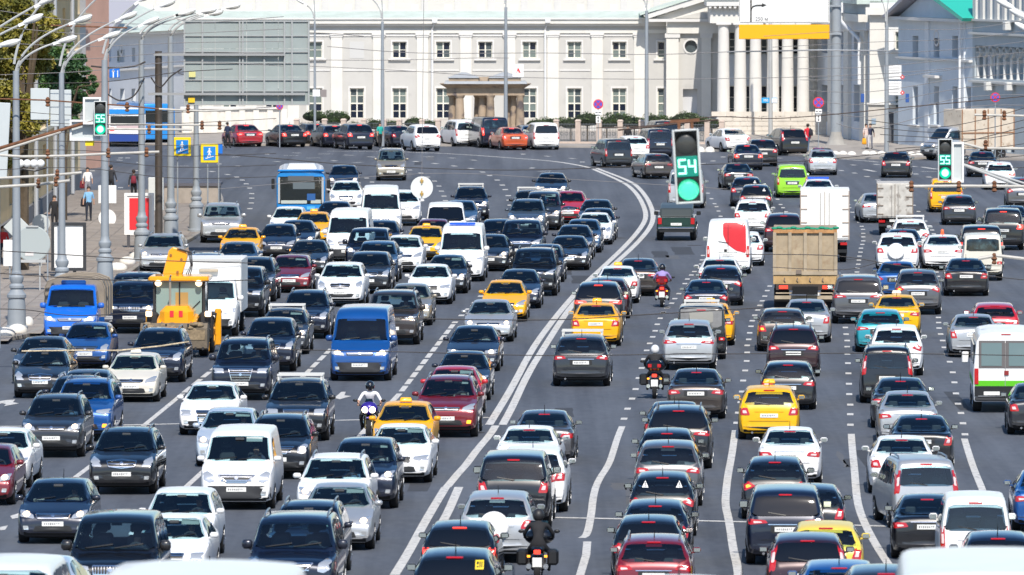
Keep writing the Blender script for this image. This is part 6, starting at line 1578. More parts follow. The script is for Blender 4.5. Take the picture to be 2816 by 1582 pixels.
# white and yellow direction board
db = empty('direction_board', 'white road direction board with black arrow and yellow strip', 'road sign', atd(2032, 108, bd - .6)); s_ = pxm(bd - .6)
wb = (2281 - 2032) / s_
mb = MB(); mb.box((wb / 2, 0, (40 / s_) / 2 + .0), (wb, .10, 40 / s_), bev=.03); part(mb, 'yellow_strip', mat('strip_orange_yellow', (.82, .40, .0), rough=.5), db)
mb = MB(); mb.box((wb / 2, 0, 44 / s_ + 2.6), (wb, .10, 5.2)); part(mb, 'white_panel', SWH, db)
for y_, h_ in ((46 / s_, .03),): mb = MB(); mb.box((wb / 2, -.06, y_ + .02), (wb - .1, .02, .03)); part(mb, 'border_line', SBK, db)
for x_ in (.05, wb - .05): mb = MB(); mb.box((x_, -.06, 2.9), (.03, .02, 3.4)); part(mb, 'border_line', SBK, db)
ax = (2065 - 2032) / s_
mb = MB(); mb.box((ax, -.06, 48 / s_ + 1.5), (.10, .02, 3.0)); mb.tube([(ax, -.07, 78 / s_), (ax + .12, -.07, 90 / s_), (ax + .35, -.07, 93 / s_), (ax + .78, -.07, 93.5 / s_)], .05, 6)
mb.prism([(ax + .72, 99 / s_), (ax + .72, 88 / s_), (ax + 1.05, 93.5 / s_)], -.07, -.05); part(mb, 'arrow', SBK, db)
o = link('distance_text', text_mesh('250 м', .34, 'distance_text'), SBK, db, loc=(ax + .72, -.06, 55 / s_))
for yy in (.35, 2.2): mb = MB(); mb.box((wb + .35, .2, yy), (.9, .12, .12)); part(mb, 'bracket', POLE, db)
# round no-stopping signs etc
def round_sign(x, y, d, r, label, plates=True, b=None, name='no_stopping_sign'):
    c = atd(x, y, d); rt = empty(name, label, 'road sign', (c.x, c.y, 0)); zc = c.z
    mb = MB(); mb.tube([(0, .05, 0), (0, .05, zc)], .035, 8); part(mb, 'post', POLE, rt)
    mb = MB(); mb.lathe((0, 0, zc), [(r, -.01), (r, .02)], 28, 'y'); part(mb, 'red_disc', SRD, rt)
    mb = MB(); mb.lathe((0, 0, zc), [(r * .80, -.02), (r * .80, -.01)], 28, 'y'); part(mb, 'blue_disc', mat('sign_violet_blue', (.10, .09, .50), rough=.4), rt)
    for a in (45, -45):
        mb = MB(); mb.box((0, 0, 0), (r * 1.7, .01, r * .17)); o = part(mb, 'red_bar', SRD, rt, loc=(0, -.03 if a > 0 else -.034, zc)); o.rotation_euler = (0, R(a), 0)
    if plates:
        for k, hh in ((1, .28), (2, .46)):
            zc2 = zc - r - .22 - (k - 1) * .45
            mb = MB(); mb.box((0, -.01, zc2), (.44 if k == 1 else .30, .02, hh)); part(mb, 'plate', SWH, rt)
            mb = MB()
            if k == 1: mb.box((-.11, -.03, zc2), (.14, .01, .05)); mb.box((.10, -.03, zc2), (.16, .01, .05))
            else: mb.box((0, -.03, zc2), (.035, .01, .22)); mb.prism([(-.07, zc2 + .09), (.07, zc2 + .09), (0, zc2 + .19)], -.035, -.025); mb.prism([(-.07, zc2 - .09), (.07, zc2 - .09), (0, zc2 - .19)], -.035, -.025)
            part(mb, 'symbol', SBK, rt)
    return rt
round_sign(1645, 287, 553, .33, 'round no-stopping sign with two small plates, between the palace windows')
round_sign(2251, 282, 547, .36, 'round no-stopping sign with two plates, beside the thick mast')
round_sign(2737, 268, 520, .30, 'faint round no-stopping sign before the arcaded building', plates=False)
round_sign(769, 292, 552, .24, 'small round sign half behind the billboard bottom', plates=False)
def board(name, label, x0, x1, y0, y1, d, m, cat='road sign', post=True, depth=.05, rot=0, postx=None):
    c = atd((x0 + x1) / 2, (y0 + y1) / 2, d); s_ = pxm(d); rt = empty(name, label, cat, (c.x, d, 0)); w_, h_ = (x1 - x0) / s_, (y1 - y0) / s_
    mb = MB(); mb.box((0, 0, 0), (w_, depth, h_), bev=min(.03, depth * .4)); o = part(mb, 'panel', m, rt, loc=(0, 0, c.z)); o.rotation_euler = (0, R(rot), 0)
    if post: mb = MB(); mb.tube([(postx or 0, .07, .0), (postx or 0, .07, c.z)], .035, 8); part(mb, 'post', POLE, rt)
    return rt, c.z, w_, h_
rt, zc, w_, h_ = board('route_sign', 'blue route sign M8 with white arrow on the porch lamp pole', 2094, 2137, 269, 284, 570, mat('sign_sky', (.02, .33, .68), rough=.4))
link('lettering', text_mesh('M8', .26), SWH, rt, loc=(-w_ * .22, -.04, zc))
mb = MB(); mb.box((w_ * .33, -.035, zc), (.34, .01, .30)); mb.prism([(w_ * .25, zc - .1), (w_ * .42, zc - .02), (w_ * .42, zc + .12), (w_ * .28, zc + .12)], -.05, -.045); part(mb, 'arrow', SWH, rt)
mb = MB(); mb.tube([(.1, .1, 0), (.05, .1, 14)], .16, 10, r2=.10); part(mb, 'mast', POLEL, rt, 40)
rt, zc, w_, h_ = board('lane_sign', 'small blue lane sign with white arrows, upper left', 301, 329, 188, 214, 480, SBL, post=False)
mb = MB(); mb.box((-.07, -.04, zc - .05), (.07, .01, .42)); mb.prism([(-.16, zc + .08), (.02, zc + .08), (-.07, zc + .22)], -.045, -.035); mb.box((.18, -.04, zc - .05), (.05, .01, .40)); part(mb, 'white_arrows', SWH, rt)
for i, (y0_, y1_, lb) in enumerate([(180, 219, 'upper white information board with grey lines on the right pole'), (224, 262, 'lower white information board with grey lines on the right pole')]):
    rt, zc, w_, h_ = board('information_board', lb, 2432, 2479, y0_, y1_, 547, SWH, post=False)
    mb = MB()
    for k in range(4): mb.box((-.02 * k, -.035, zc + h_ * (.32 - .2 * k)), (w_ * (.85 - .1 * (k % 2)), .01, .05))
    part(mb, 'printed_lines', mat('print_grey', (.45, .45, .46), rough=.6), rt)
    mb = MB(); mb.box((0, 0, 0), (.22, .02, .22)); o = part(mb, 'diamond_marker', SRD, rt, loc=(w_ / 2 + .06, -.05, zc - h_ * .32)); o.rotation_euler = (0, R(45), 0)
    mb = MB(); mb.box((0, 0, 0), (.08, .02, .10)); part(mb, 'marker_symbol', SWH, rt, loc=(w_ / 2 + .06, -.07, zc - h_ * .32))
rt, zc, w_, h_ = board('warning_board', 'white square board with a red mark above the stone portico', 1409, 1440, 177, 214, 552, SWH, post=False)
mb = MB(); mb.prism([(-.12, zc - .18), (-.02, zc + .2), (.05, zc + .16), (.18, zc - .12), (.05, zc - .1), (.0, zc + .05)], -.04, -.03); part(mb, 'red_mark', SRD, rt)
mb = MB(); mb.tube([(-w_ / 2 - .1, 0, zc - .2), (w_ / 2, 0, zc - .4)], .02, 6); part(mb, 'bracket', POLE, rt)
for x, lb in ((2372, 'small dark blue house plaque left of the white pier'), (2495, 'small dark blue house plaque right of the information boards')):
    board('house_plaque', lb, x - 5, x + 5, 258, 282, 552, mat('plaque_blue', (.03, .09, .32), rough=.4), cat='plaque', post=False)
# pedestrian crossing (underpass) signs
def ped_sign(x, y, d, label, px_, b):
    rt, zc, w_, h_ = board('crossing_sign', label, x - 24, x + 24, y - 26, y + 26, d, SYE, postx=(px_ - x) / pxm(d))
    mb = MB(); mb.box((0, -.03, zc), (w_ * .70, .02, h_ * .72)); part(mb, 'blue_field', mat('sign_mid_blue', (.01, .22, .66), rough=.4), rt)
    q = w_ * .36; mb = MB()
    mb.lathe((0, -.05, zc + q * .72), [(q * .14, 0), (q * .14, .01)], 12, 'y')
    mb.prism([(-q * .12, zc + q * .55), (q * .14, zc + q * .55), (q * .12, zc + q * .0), (-q * .14, zc + q * .0)], -.05, -.042)
    mb.prism([(-q * .12, zc), (q * .02, zc), (-q * .25, zc - q * .62), (-q * .40, zc - q * .62)], -.05, -.042); mb.prism([(0, zc), (q * .14, zc), (q * .22, zc - q * .45), (q * .10, zc - q * .5)], -.052, -.044)
    mb.prism([(-q * .14, zc + q * .5), (-q * .38, zc + q * .15), (-q * .30, zc + q * .10), (-q * .08, zc + q * .38)], -.05, -.042); mb.prism([(q * .12, zc + q * .5), (q * .36, zc + q * .18), (q * .30, zc + q * .12), (q * .08, zc + q * .38)], -.05, -.042)
    part(mb, 'walking_figure', SWH, rt)
    mb = MB()
    for k in range(5): mb.box((-q * .45 + k * q * .32, -.046, zc - q * .78 + k * q * .1), (q * .34, .01, q * .12))
    part(mb, 'stair_symbol', SWH, rt)
ped_sign(501, 404, 395, 'upper left crossing sign, blue with yellow border', 488, 660)
ped_sign(576, 422, 420, 'lower right crossing sign, blue with yellow border', 571, 575)
board('blue_sign', 'plain blue sign peeping out behind the right crossing sign', 590, 612, 396, 426, 425, SBL)
# backs of signs on the left pavement
mb = MB(); c = atd(89, 670, 342); rt = empty('round_mirror_sign', 'big round grey sign seen from behind at the left', 'road sign', (c.x, c.y, 0)); s_ = pxm(342)
mb.lathe((0, 0, c.z), [(.70, -.02), (.74, 0), (.74, .03), (.70, .05)], 36, 'y'); part(mb, 'disc', mat('disc_grey', (.36, .40, .40), rough=.7), rt); mb = MB(); mb.box((.0, -.05, c.z - .72), (1.1, .05, .12)); mb.box((.0, -.05, c.z + .70), (.5, .05, .06)); part(mb, 'clamp', POLEL, rt)
mb = MB(); mb.tube([(.3, .08, .14), (.3, .08, c.z + .4)], .035, 8); part(mb, 'post', POLEL, rt)
mb = MB(); mb.box((-.12, -.03, c.z - .42), (.34, .01, .16)); part(mb, 'pale_label', mat('label_pale', (.66, .62, .60), rough=.5), rt)
c = atd(113, 614, 365); rt = empty('round_sign_back', 'smaller round sign seen from behind, above the big one', 'road sign', (c.x, c.y, 0)); mb = MB(); mb.lathe((0, 0, c.z), [(.39, 0), (.39, .03)], 28, 'y'); part(mb, 'disc', SBACK, rt); mb = MB(); mb.tube([(.0, .06, .14), (.0, .06, c.z)], .035, 8); part(mb, 'post', POLEL, rt)
board('diamond_sign_back', 'diamond shaped sign seen from behind at the left', 20, 72, 599, 651, 360, SBACK, rot=45)
board('white_notice_board', 'white notice board beside the pedestrian in red', 9, 44, 660, 733, 352, SWH)
board('double_sign_back', 'pair of tall grey road sign boards seen from behind, left of the trees', 84, 136, 243, 330, 350, SBACK, postx=.3)
board('tilted_sign_back', 'wide grey road sign board back right of the pair', 138, 196, 247, 348, 352, SBACK)
board('edge_sign_back', 'tall pale framed board cut by the left edge', -30, 24, 282, 490, 300, SBACK, rot=3)
board('white_board', 'white board on the pavement behind the third lamp post', 270, 320, 510, 560, 420, SWH)
c = atd(295, 600, 415); rt = empty('round_white_sign', 'round white sign below the white board', 'road sign', (c.x, c.y, 0)); mb = MB(); mb.lathe((0, 0, c.z), [(.44, 0), (.44, .03)], 28, 'y'); part(mb, 'disc', SWH, rt); mb = MB(); mb.tube([(.0, .06, .14), (.0, .06, c.z)], .035, 8); part(mb, 'post', POLEL, rt)
board('tall_white_cabinet', 'tall pale sign cabinet behind the dark column foot', 408, 450, 488, 580, 410, mat('cabinet_pale', (.56, .58, .57), rough=.6), depth=.4)
# poster stands
def poster(x0, x1, y0, y1, b, label, frame, face_, legs):
    d = at((x0 + x1) / 2, b).y; s_ = pxm(d); c = atd((x0 + x1) / 2, (y0 + y1) / 2, d); rt = empty('poster_stand', label, 'poster stand', (c.x, d, .14)); w_, h_ = (x1 - x0) / s_, (y1 - y0) / s_; zc = c.z - .14
    mb = MB(); t_ = .13
    for sx in (-1, 1): mb.box((sx * (w_ / 2 - t_ / 2), 0, zc), (t_, .22, h_))
    for sz in (-1, 1): mb.box((0, 0, zc + sz * (h_ / 2 - t_ / 2)), (w_ - 2 * t_, .22, t_))
    part(mb, 'frame', frame, rt)
    mb = MB(); mb.box((0, 0, zc), (w_ - 2 * t_, .10, h_ - 2 * t_)); part(mb, 'poster', SWH, rt)
    if face_: mb = MB(); mb.box((0, -.07, zc), (w_ - 3.6 * t_, .02, h_ - 3.6 * t_)); part(mb, 'red_print', face_, rt)
    for lx in legs: mb = MB(); mb.box((lx, 0, (zc - h_ / 2) / 2), (.14, .14, zc - h_ / 2)); part(mb, 'leg', frame if not face_ else mat('leg_dark', (.07, .07, .08), rough=.5), rt)
    return rt
DF = mat('frame_dark', (.035, .037, .042), rough=.4)
poster(141, 237, 612, 745, 770, 'lit white poster stand with dark frame on the pavement', DF, None, [.25])
poster(342, 424, 531, 646, 690, 'white framed stand with a plain red poster', SWH, SRD, [-.5, .5])
# low wall of the underpass
g = at(530, 562); rt = empty('underpass_parapet', 'low stone underpass parapet with dark coping beside the sixth post', 'wall', (g.x, g.y, .13))
mb = MB(); mb.box((0, 0, .45), (2.9, 3.5, .9)); part(mb, 'wall', mat('parapet_stone', (.33, .29, .25), rough=.9, noise=(1.2, .2)), rt); mb = MB(); mb.box((0, 0, .98), (3.1, 3.7, .16)); part(mb, 'coping', mat('coping_dark', (.09, .09, .11), rough=.6), rt)
# concrete blocks
CB = mat('white_concrete', (.70, .68, .63), rough=.85, noise=(2, .1))
for i, (x, y, w_, lb) in enumerate([(12, 935, 1.0, 'white concrete lump beside the nearest lamp base'), (48, 926, .9, 'smaller white concrete lump touching the nearest lamp base'), (78, 905, .5, 'small round white stone right of the nearest lamp base'), (322, 752, 1.1, 'long white concrete block near the kerb'), (350, 735, .9, 'second white concrete block along the kerb'), (374, 722, .8, 'third white concrete block along the kerb'), (500, 680, .6, 'white ball on the pavement by the silver off-roader')]):
    g = at(x, y); mb = MB(); mb.ball((0, 0, .12), (w_ * .42, .36, .26), 14, 8); part(mb, 'concrete_block', CB, None, 60, loc=(g.x, g.y, .1), label=lb, cat='concrete block', group='white concrete blocks')
hemi = MB(); hemi.lathe((0, 0, 0), [(.33, 0), (.32, .12), (.25, .25), (.12, .33), (.02, .35)], 16); hemi_m = hemi.mesh('hemisphere', 50)
for i in range(14):
    x = [1925, 1952, 2296, 2318, 2342, 2382, 2400, 2424, 2486, 2506, 2528, 2548, 2568, 2590][i]; g = at(x, [418, 418, 430, 430, 431, 429, 430, 430, 432, 432, 431, 432, 432, 432][i])
    ds = ['left of the crossing white saloon', 'right of its neighbour, left of the white saloon', 'right of the thick mast foot', 'second from the thick mast', 'third from the thick mast', 'left of the two women', 'at the feet of the two women', 'left of the information board pole', 'right of the information board pole', 'second right of the board pole', 'third right of the board pole', 'fourth right of the board pole', 'fifth right of the board pole', 'nearest the right traffic light'][i]
    link('bollard', hemi_m, CB, None, loc=(g.x, g.y, .0), label='white half-round bollard ' + ds, cat='bollard', group='white half-round bollards')
# ------------------------------------------------------------------ traffic lights
TLB = mat('signal_black', (.012, .012, .014), rough=.45); TLW = mat('signal_frame', (.56, .58, .57), rough=.45, noise=(4, .08))
GRN = mat('green_signal', (.0, .35, .25), rough=.4, emit=(.0, .80, .36), estr=.42); GRH = mat('green_led', (.5, 1, .85), rough=.4, emit=(.22, 1.0, .60), estr=1.3); DLN = mat('dark_lens', (.05, .052, .05), rough=.25)
SEG = {'5': 'afgcd', '4': 'fgbc'}
def signal(x, y, d, wpx, hpx, digits, label, tilt=0, led=0):
    c = atd(x, y, d); s_ = pxm(d); W_, H_ = wpx / s_, hpx / s_; rt = empty('traffic_light', label, 'traffic light', c); rt.rotation_euler = (0, R(tilt), 0)
    t_ = W_ * .085
    mb = MB()
    for sx in (-1, 1): mb.box((sx * (W_ / 2 - t_ / 2), .02, 0), (t_, .24, H_), bev=.012)
    for sz in (-1, 1): mb.box((0, .02, sz * (H_ / 2 - t_ / 2)), (W_ - 2 * t_, .24, t_), bev=.012)
    part(mb, 'backing_frame', TLW, rt)
    mb = MB(); mb.box((0, .06, 0), (W_ - 2 * t_, .12, H_ - 2 * t_)); part(mb, 'housing', TLB, rt)
    r_ = min(W_ / 2 - t_ * 1.15, H_ / 6.6)
    for k, zc in enumerate((H_ * .31, 0, -H_ * .31)):
        vis = MB(); n_ = 12; vs = []; 
        for q in range(n_ + 1):
            a = math.pi * q / n_; 
            for yy in (-.10, .0): vs.append((r_ * 1.08 * math.cos(a), yy, zc + r_ * 1.08 * math.sin(a)))
        vis.add(vs, [(2 * q, 2 * q + 1, 2 * q + 3, 2 * q + 2) for q in range(n_)])
        if k == 1: 
            mb = MB(); mb.box((0, -.012, zc), (r_ * 2.0, .02, r_ * 1.9), bev=.008); sec = part(mb, 'counter_panel', mat('counter_dark_green', (.0, .07, .055), rough=.4, emit=(0, .55, .4), estr=.35), rt)
            for di, dg in enumerate(digits):
                x0 = -r_ * .84 + di * r_ * .92; wd, hh, t2 = r_ * .74, r_ * 1.42, r_ * .17; mb = MB(); z0 = zc - hh / 2
                G = {'a': (x0 + wd / 2, z0 + hh - t2 / 2, wd, t2), 'g': (x0 + wd / 2, z0 + hh / 2, wd, t2), 'd': (x0 + wd / 2, z0 + t2 / 2, wd, t2), 'f': (x0 + t2 / 2, z0 + hh * .75, t2, hh / 2 - t2 * 1.2), 'b': (x0 + wd - t2 / 2, z0 + hh * .75, t2, hh / 2 - t2 * 1.2), 'c': (x0 + wd - t2 / 2, z0 + hh * .25, t2, hh / 2 - t2), 'e': (x0 + t2 / 2, z0 + hh * .25, t2, hh / 2)}
                for g_ in SEG[dg]: a = G[g_]; mb.box((a[0], -.03, a[1]), (a[2], .012, a[3]))
                part(mb, 'digit', GRH, sec)
        else:
            mb = MB(); mb.lathe((0, -.02, zc), [(r_ * .3, -.03), (r_ * .75, -.018), (r_, .01)], 28, 'y', cap=True); sec = part(mb, 'lens', GRN if k == 2 else DLN, rt, 40)
            part(vis, 'visor', TLB, rt)
            if k == 2 and led:
                mb = MB(); rg_ = 0
                for ring in range(1, 7):
                    for q in range(ring * 6):
                        a = 2 * math.pi * q / (ring * 6); rr = r_ * .93 * ring / 6.4; mb.box((rr * math.cos(a), -.055, zc + rr * math.sin(a)), (r_ * .05, .006, r_ * .05))
                part(mb, 'light_dots', GRH, sec, kind='stuff')
            elif k == 2:
                mb = MB(); mb.lathe((0, -.055, zc), [(r_ * .1, -.004), (r_ * .6, .004)], 20, 'y'); part(mb, 'bright_core', GRH, sec)
    return rt, c, W_, H_
sg, c0, W0, H0 = signal(1890, 458, 141, 74, 206, '54', 'large hanging traffic light showing green and 54', tilt=-3.4, led=1)
mb = MB()
mb.box((-.10, 0, H0 / 2 + .06), (.05, .05, .14)); mb.box((.12, 0, H0 / 2 + .06), (.05, .05, .14)); mb.box((0, 0, H0 / 2 + .14), (.5, .06, .05)); part(mb, 'hanger', RUST, sg)
s1, c1, _, _ = signal(276, 326, 280, 36, 96, '55', 'left traffic light on a long arm, green with 55')
s2, c2, _, _ = signal(2599, 440, 262, 40, 116, '55', 'right traffic light on a slanting arm, green with 55')
def back_box(parent, dx, dz, w_, h_, dy=.35):
    mb = MB(); t_ = .07
    for sx in (-1, 1): mb.box((dx + sx * (w_ / 2 - t_ / 2), dy, dz), (t_, .2, h_), bev=.01)
    for sz in (-1, 1): mb.box((dx, dy, dz + sz * (h_ / 2 - t_ / 2)), (w_ - 2 * t_, .2, t_), bev=.01)
    part(mb, 'side_frame', SWH, parent); mb = MB(); mb.box((dx, dy + .03, dz), (w_ - 2 * t_, .06, h_ - 2 * t_)); part(mb, 'side_panel', SBACK, parent)
q = pxm(280); back_box(s1, -24 / q, 20 / q, 50 / q, 75 / q); back_box(s1, -42 / q, -34 / q, 90 / q, 58 / q, dy=.6)
mb = MB(); mb.box((-32 / q, .6, -70 / q), (.30, .05, .16)); part(mb, 'yellow_tag', SYE, s1)
q = pxm(262); back_box(s2, 36 / q, -8 / q, 34 / q, 112 / q)
def arm(label, x0, y0, x1, y1, d, r, m, name='signal_arm', y2=None, bx=None):
    a, b = atd(x0, y0, d), atd(x1, y1, d); rt = empty(name, label, 'bracket arm', a); mb = MB(); mb.tube([(0, 0, 0), b - a], r, 8); part(mb, 'tube', m, rt)
    return rt, a, b
rt, a, b = arm('long paired tube arm from the left edge to the left traffic light', -60, 425, 256, 332, 280.4, .055, RUST)
mb = MB(); mb.tube([(0, 0, -.12), (b - a) * .72 + Vector((0, 0, -.06))], .05, 8); part(mb, 'lower_tube', WHITER, rt)
mb = MB(); mb.lathe((-.1, 0, -a.z), [(.16, 0), (.12, a.z + .6)], 12); part(mb, 'mast', POLE, rt, 40)
rt, a, b = arm('pale double tube arm from the right edge to the right traffic light', 2880, 540, 2618, 442, 262.4, .05, POLEL)
mb = MB(); mb.tube([(0, 0, .18), (b - a) * .99], .035, 8); part(mb, 'upper_tube', POLEL, rt)
mb = MB(); mb.lathe((.1, 0, -a.z), [(.16, 0), (.12, a.z + 1)], 12); part(mb, 'mast', POLE, rt, 40)
# ------------------------------------------------------------------ trolley wire brackets and wires
def rod(label, pts, d, r=.05, m=None, ins=()):
    P_ = [atd(x, y, d) for x, y in pts]; rt = empty('wire_bracket', label, 'bracket arm', P_[0]); mb = MB(); mb.tube([p - P_[0] for p in P_], r, 7); part(mb, 'rod', m or WHITER, rt)
    for t in ins:
        p = P_[0].lerp(P_[-1], t) - P_[0]; mb = MB(); mb.lathe((p.x, 0, p.z - .18), [(.04, 0), (.09, .04), (.05, .12), (.10, .18), (.06, .24), (.08, .30), (.03, .36)], 8); part(mb, 'insulator', RUST, rt, 40)
    return rt
BR = 'white and rust tubular bracket '
rod(BR + 'crossing the trunkside from left edge below the trees', [(0, 427), (60, 431), (180, 429), (300, 423), (438, 418)], 300, .050, ins=(.3, .68, .92))
rod(BR + 'at the left edge above the yellow house doors', [(0, 490), (120, 484), (225, 475)], 300, .050, ins=(.7,))
rod(BR + 'at the left edge, lowest of three', [(0, 514), (100, 508), (192, 497)], 300, .055, ins=(.55, .8))
rod(BR + 'over the distant bus, upper one', [(298, 342), (420, 343), (620, 345)], 330, .040, ins=(.8, .95))
rod(BR + 'over the distant bus, lower one', [(292, 355), (420, 356), (528, 357)], 330, .045, ins=(.5,))
rod('rust brown cross tube passing the left traffic light', [(0, 272), (130, 276), (250, 285), (350, 291), (437, 300)], 310, .028, RUST, ins=(.3, .8))
rod('thick rust tube above the gable at the upper left', [(140, 70), (350, 77)], 330, .03, RUST)
rod('pale rod from the fifth lamp toward the billboard', [(437, 300), (560, 306), (704, 299)], 330, .040, ins=(.3,))
rod('pale rod under the right traffic light', [(2490, 513), (2600, 512), (2650, 512), (2816, 513)], 262, .050, ins=(.05, .45, .75))
rod('pale rod at the right edge over the cream jeep', [(2690, 712), (2740, 703), (2816, 712)], 262, .055, ins=(.35,))
rod('pale horizontal rod before the arcaded building', [(2680, 316), (2816, 319)], 300, .045, ins=(.2, .6))
rod('pale lower rod before the arcaded building', [(2640, 392), (2700, 408), (2816, 409)], 300, .05, ins=(.4,))
rod('twisted pale and rust rod crossing below the digger bucket', [(60, 966), (180, 964), (330, 964), (440, 952), (520, 940)], 205, .018, mat('rod_beige', (.55, .45, .30), rough=.7, noise=(9, .5)), ins=())
rod('grey horizontal bracket bar above the column porch', [(2000, 143), (2100, 141), (2250, 138), (2440, 140)], 520, .045, POLE)
def wire(label, pts, d, r=.012, m=None, d2=None):
    n_ = len(pts); P_ = [atd(x, y, lerp(d, d2, i / (n_ - 1)) if d2 else d) for i, (x, y) in enumerate(pts)]
    mb = MB()
    # gentle spline
    if n_ > 2:
        Q = []
        for i in range(n_ - 1):
            p0, p1, p2, p3 = P_[max(0, i - 1)], P_[i], P_[i + 1], P_[min(n_ - 1, i + 2)]
            for k in range(6):
                t = k / 6; Q.append(.5 * ((2 * p1) + (-p0 + p2) * t + (2 * p0 - 5 * p1 + 4 * p2 - p3) * t * t + (-p0 + 3 * p1 - 3 * p2 + p3) * t ** 3))
        Q.append(P_[-1])
    else: Q = P_
    mb.tube([q - P_[0] for q in Q], r, 5); part(mb, 'overhead_wire', m or WIRE, None, loc=P_[0], label=label, cat='wire', group='overhead trolley wires')
W = 'thin overhead wire '
WG = mat('wire_grey', (.20, .19, .19), rough=.7)
wire('thick dark sagging cable from the hanging traffic light to the right edge', [(1640, 352), (1800, 345), (1960, 322), (2130, 326), (2300, 314), (2480, 296), (2700, 276), (2900, 258)], 300, .017, mat('cable_brown', (.07, .045, .035), rough=.8))
wire('thick rusty cable bundle above the hanging traffic light', [(1700, 358), (1800, 348), (1900, 336), (1975, 330)], 290, .03, mat('cable_brown', (.07, .045, .035)))
wire(W + 'crossing the whole palace front just below its upper windows', [(900, 128), (1150, 146), (1500, 146), (1800, 150), (2100, 140), (2440, 140)], 480, .02, WG)
wire(W + 'through the middle of the palace facade', [(850, 182), (1100, 194), (1400, 212), (1800, 218), (2200, 212), (2500, 198), (2816, 168)], 480, .018, WG)
wire(W + 'level with the palace upper sills, left half', [(780, 164), (1050, 166), (1300, 160), (1400, 160)], 480, .018, WG)
wire(W + 'slanting across the billboard top', [(500, 82), (700, 86), (900, 92), (1000, 100)], 420, .018, WG)
wire(W + 'slanting down across the billboard ribs', [(490, 202), (600, 226), (750, 262), (830, 285)], 400, .020)
wire(W + 'low over the distant open road, left', [(560, 420), (760, 436), (1000, 455), (1400, 468), (1800, 455)], 420, .022)
wire(W + 'grazing the far open road to the right mast', [(1800, 455), (2100, 448), (2300, 436), (2600, 400), (2816, 350)], 420, .022)
wire(W + 'crossing behind the orange taxi at the double line', [(1100, 876), (1500, 880), (1800, 864), (2100, 846)], 210, .014)
wire(W + 'over the open lane beside the dark grey crossover', [(700, 960), (1100, 968), (1500, 978), (1900, 974), (2400, 972), (2816, 978)], 205, .012)
wire(W + 'over the trucks at the right', [(2050, 700), (2300, 704), (2500, 735), (2816, 770)], 230, .012)
wire(W + 'across the tan tipper body, upper', [(2120, 735), (2320, 742), (2420, 720)], 230, .010)
wire(W + 'across the pavement at the left, upper', [(0, 690), (200, 702), (420, 716), (700, 724)], 260, .016)
wire(W + 'across the pavement at the left, lower', [(0, 752), (250, 768), (500, 775), (700, 770)], 250, .016)
wire(W + 'across the nearest lamp base', [(0, 850), (80, 853), (200, 868), (400, 860)], 240, .014)
wire('dark looping cable between the third and fourth lamps', [(290, 255), (330, 277), (370, 262), (397, 215)], 370, .035)
wire('dark cable from the green tree to the fourth lamp', [(250, 182), (310, 187), (370, 182), (400, 170)], 370, .04)
wire('dark cable looping from the dark column to the fifth lamp', [(415, 213), (440, 240), (470, 210), (500, 190)], 370, .035)
wire(W + 'from lamp to lamp over the salmon house', [(60, 230), (290, 225), (480, 200), (640, 190)], 350, .018)
for i in range(9):
    y0_ = 60 + i * 30
    wire(W + ['first', 'second', 'third', 'fourth', 'fifth', 'sixth', 'seventh', 'eighth', 'ninth'][i] + ' from the top in the fan at the upper right', [(2100 + 25 * i, y0_ + 40), (2400, y0_ + 22 + i * 4), (2650, y0_ + 20 - i * 3), (2850, y0_ - 10)], 460 - 10 * i, .015, WG)
for i in range(7):
    y0_ = 300 + i * 24
    wire(W + ['top', 'second', 'third', 'fourth', 'fifth', 'sixth', 'lowest'][i] + ' of the bundle crossing the left pavement', [(-20, y0_ + 4 * i), (220, y0_ + 18), (480, y0_ + 10 + 6 * i), (760, y0_ - 6 + 8 * i)], 330 - 6 * i, .012)
for i in range(5):
    wire(W + ['highest', 'next highest', 'middle', 'next lowest', 'lowest'][i] + ' of five passing before the lamp heads', [(0, 30 + 44 * i), (240, 60 + 34 * i), (500, 66 + 26 * i), (780, 46 + 34 * i)], 350, .014, WG)
for i in range(6):
    wire(W + ['upper', 'second', 'third', 'fourth', 'fifth', 'sixth'][i] + ' strand before the cream truck at right', [(2380 + 20 * i, 330 + 20 * i), (2560, 350 + 14 * i), (2700, 330 + 26 * i), (2840, 290 + 34 * i)], 300, .013)
c = atd(1160, 516, 250); rt = empty('hanging_disc', 'white round sign disc seen from behind, hanging over the white vans', 'road sign', c)
mb = MB(); mb.lathe((0, 0, 0), [(.335, 0), (.335, .03)], 32, 'y'); part(mb, 'disc', mat('disc_white', (.66, .68, .66), rough=.5), rt)
for z_ in (.2, -.18): mb = MB(); mb.box((0, -.03, z_), (.04, .04, .16)); mb.box((0, -.03, z_), (.10, .03, .04)); part(mb, 'clamp', mat('brass', (.45, .28, .06), rough=.5), rt)
mb = MB(); mb.tube([(0, 0, .33), (.1, 0, 9)], .008, 5); part(mb, 'suspension_wire', WG, rt)
wire(W + 'carrying the hanging white disc', [(600, 520), (1160, 478), (1500, 490), (2000, 520)], 250, .008, WG)
# traffic camera box on slim pole
c = atd(875, 256, 552); rt = empty('camera_box', 'white and grey traffic camera box right of the billboard', 'camera', c)
mb = MB(); mb.box((-.12, 0, 0), (.48, .4, .45)); part(mb, 'housing', SWH, rt); mb = MB(); mb.box((.35, -.05, -.02), (.4, .4, .48)); part(mb, 'lens_box', mat('camera_grey', (.25, .22, .21), rough=.5), rt)
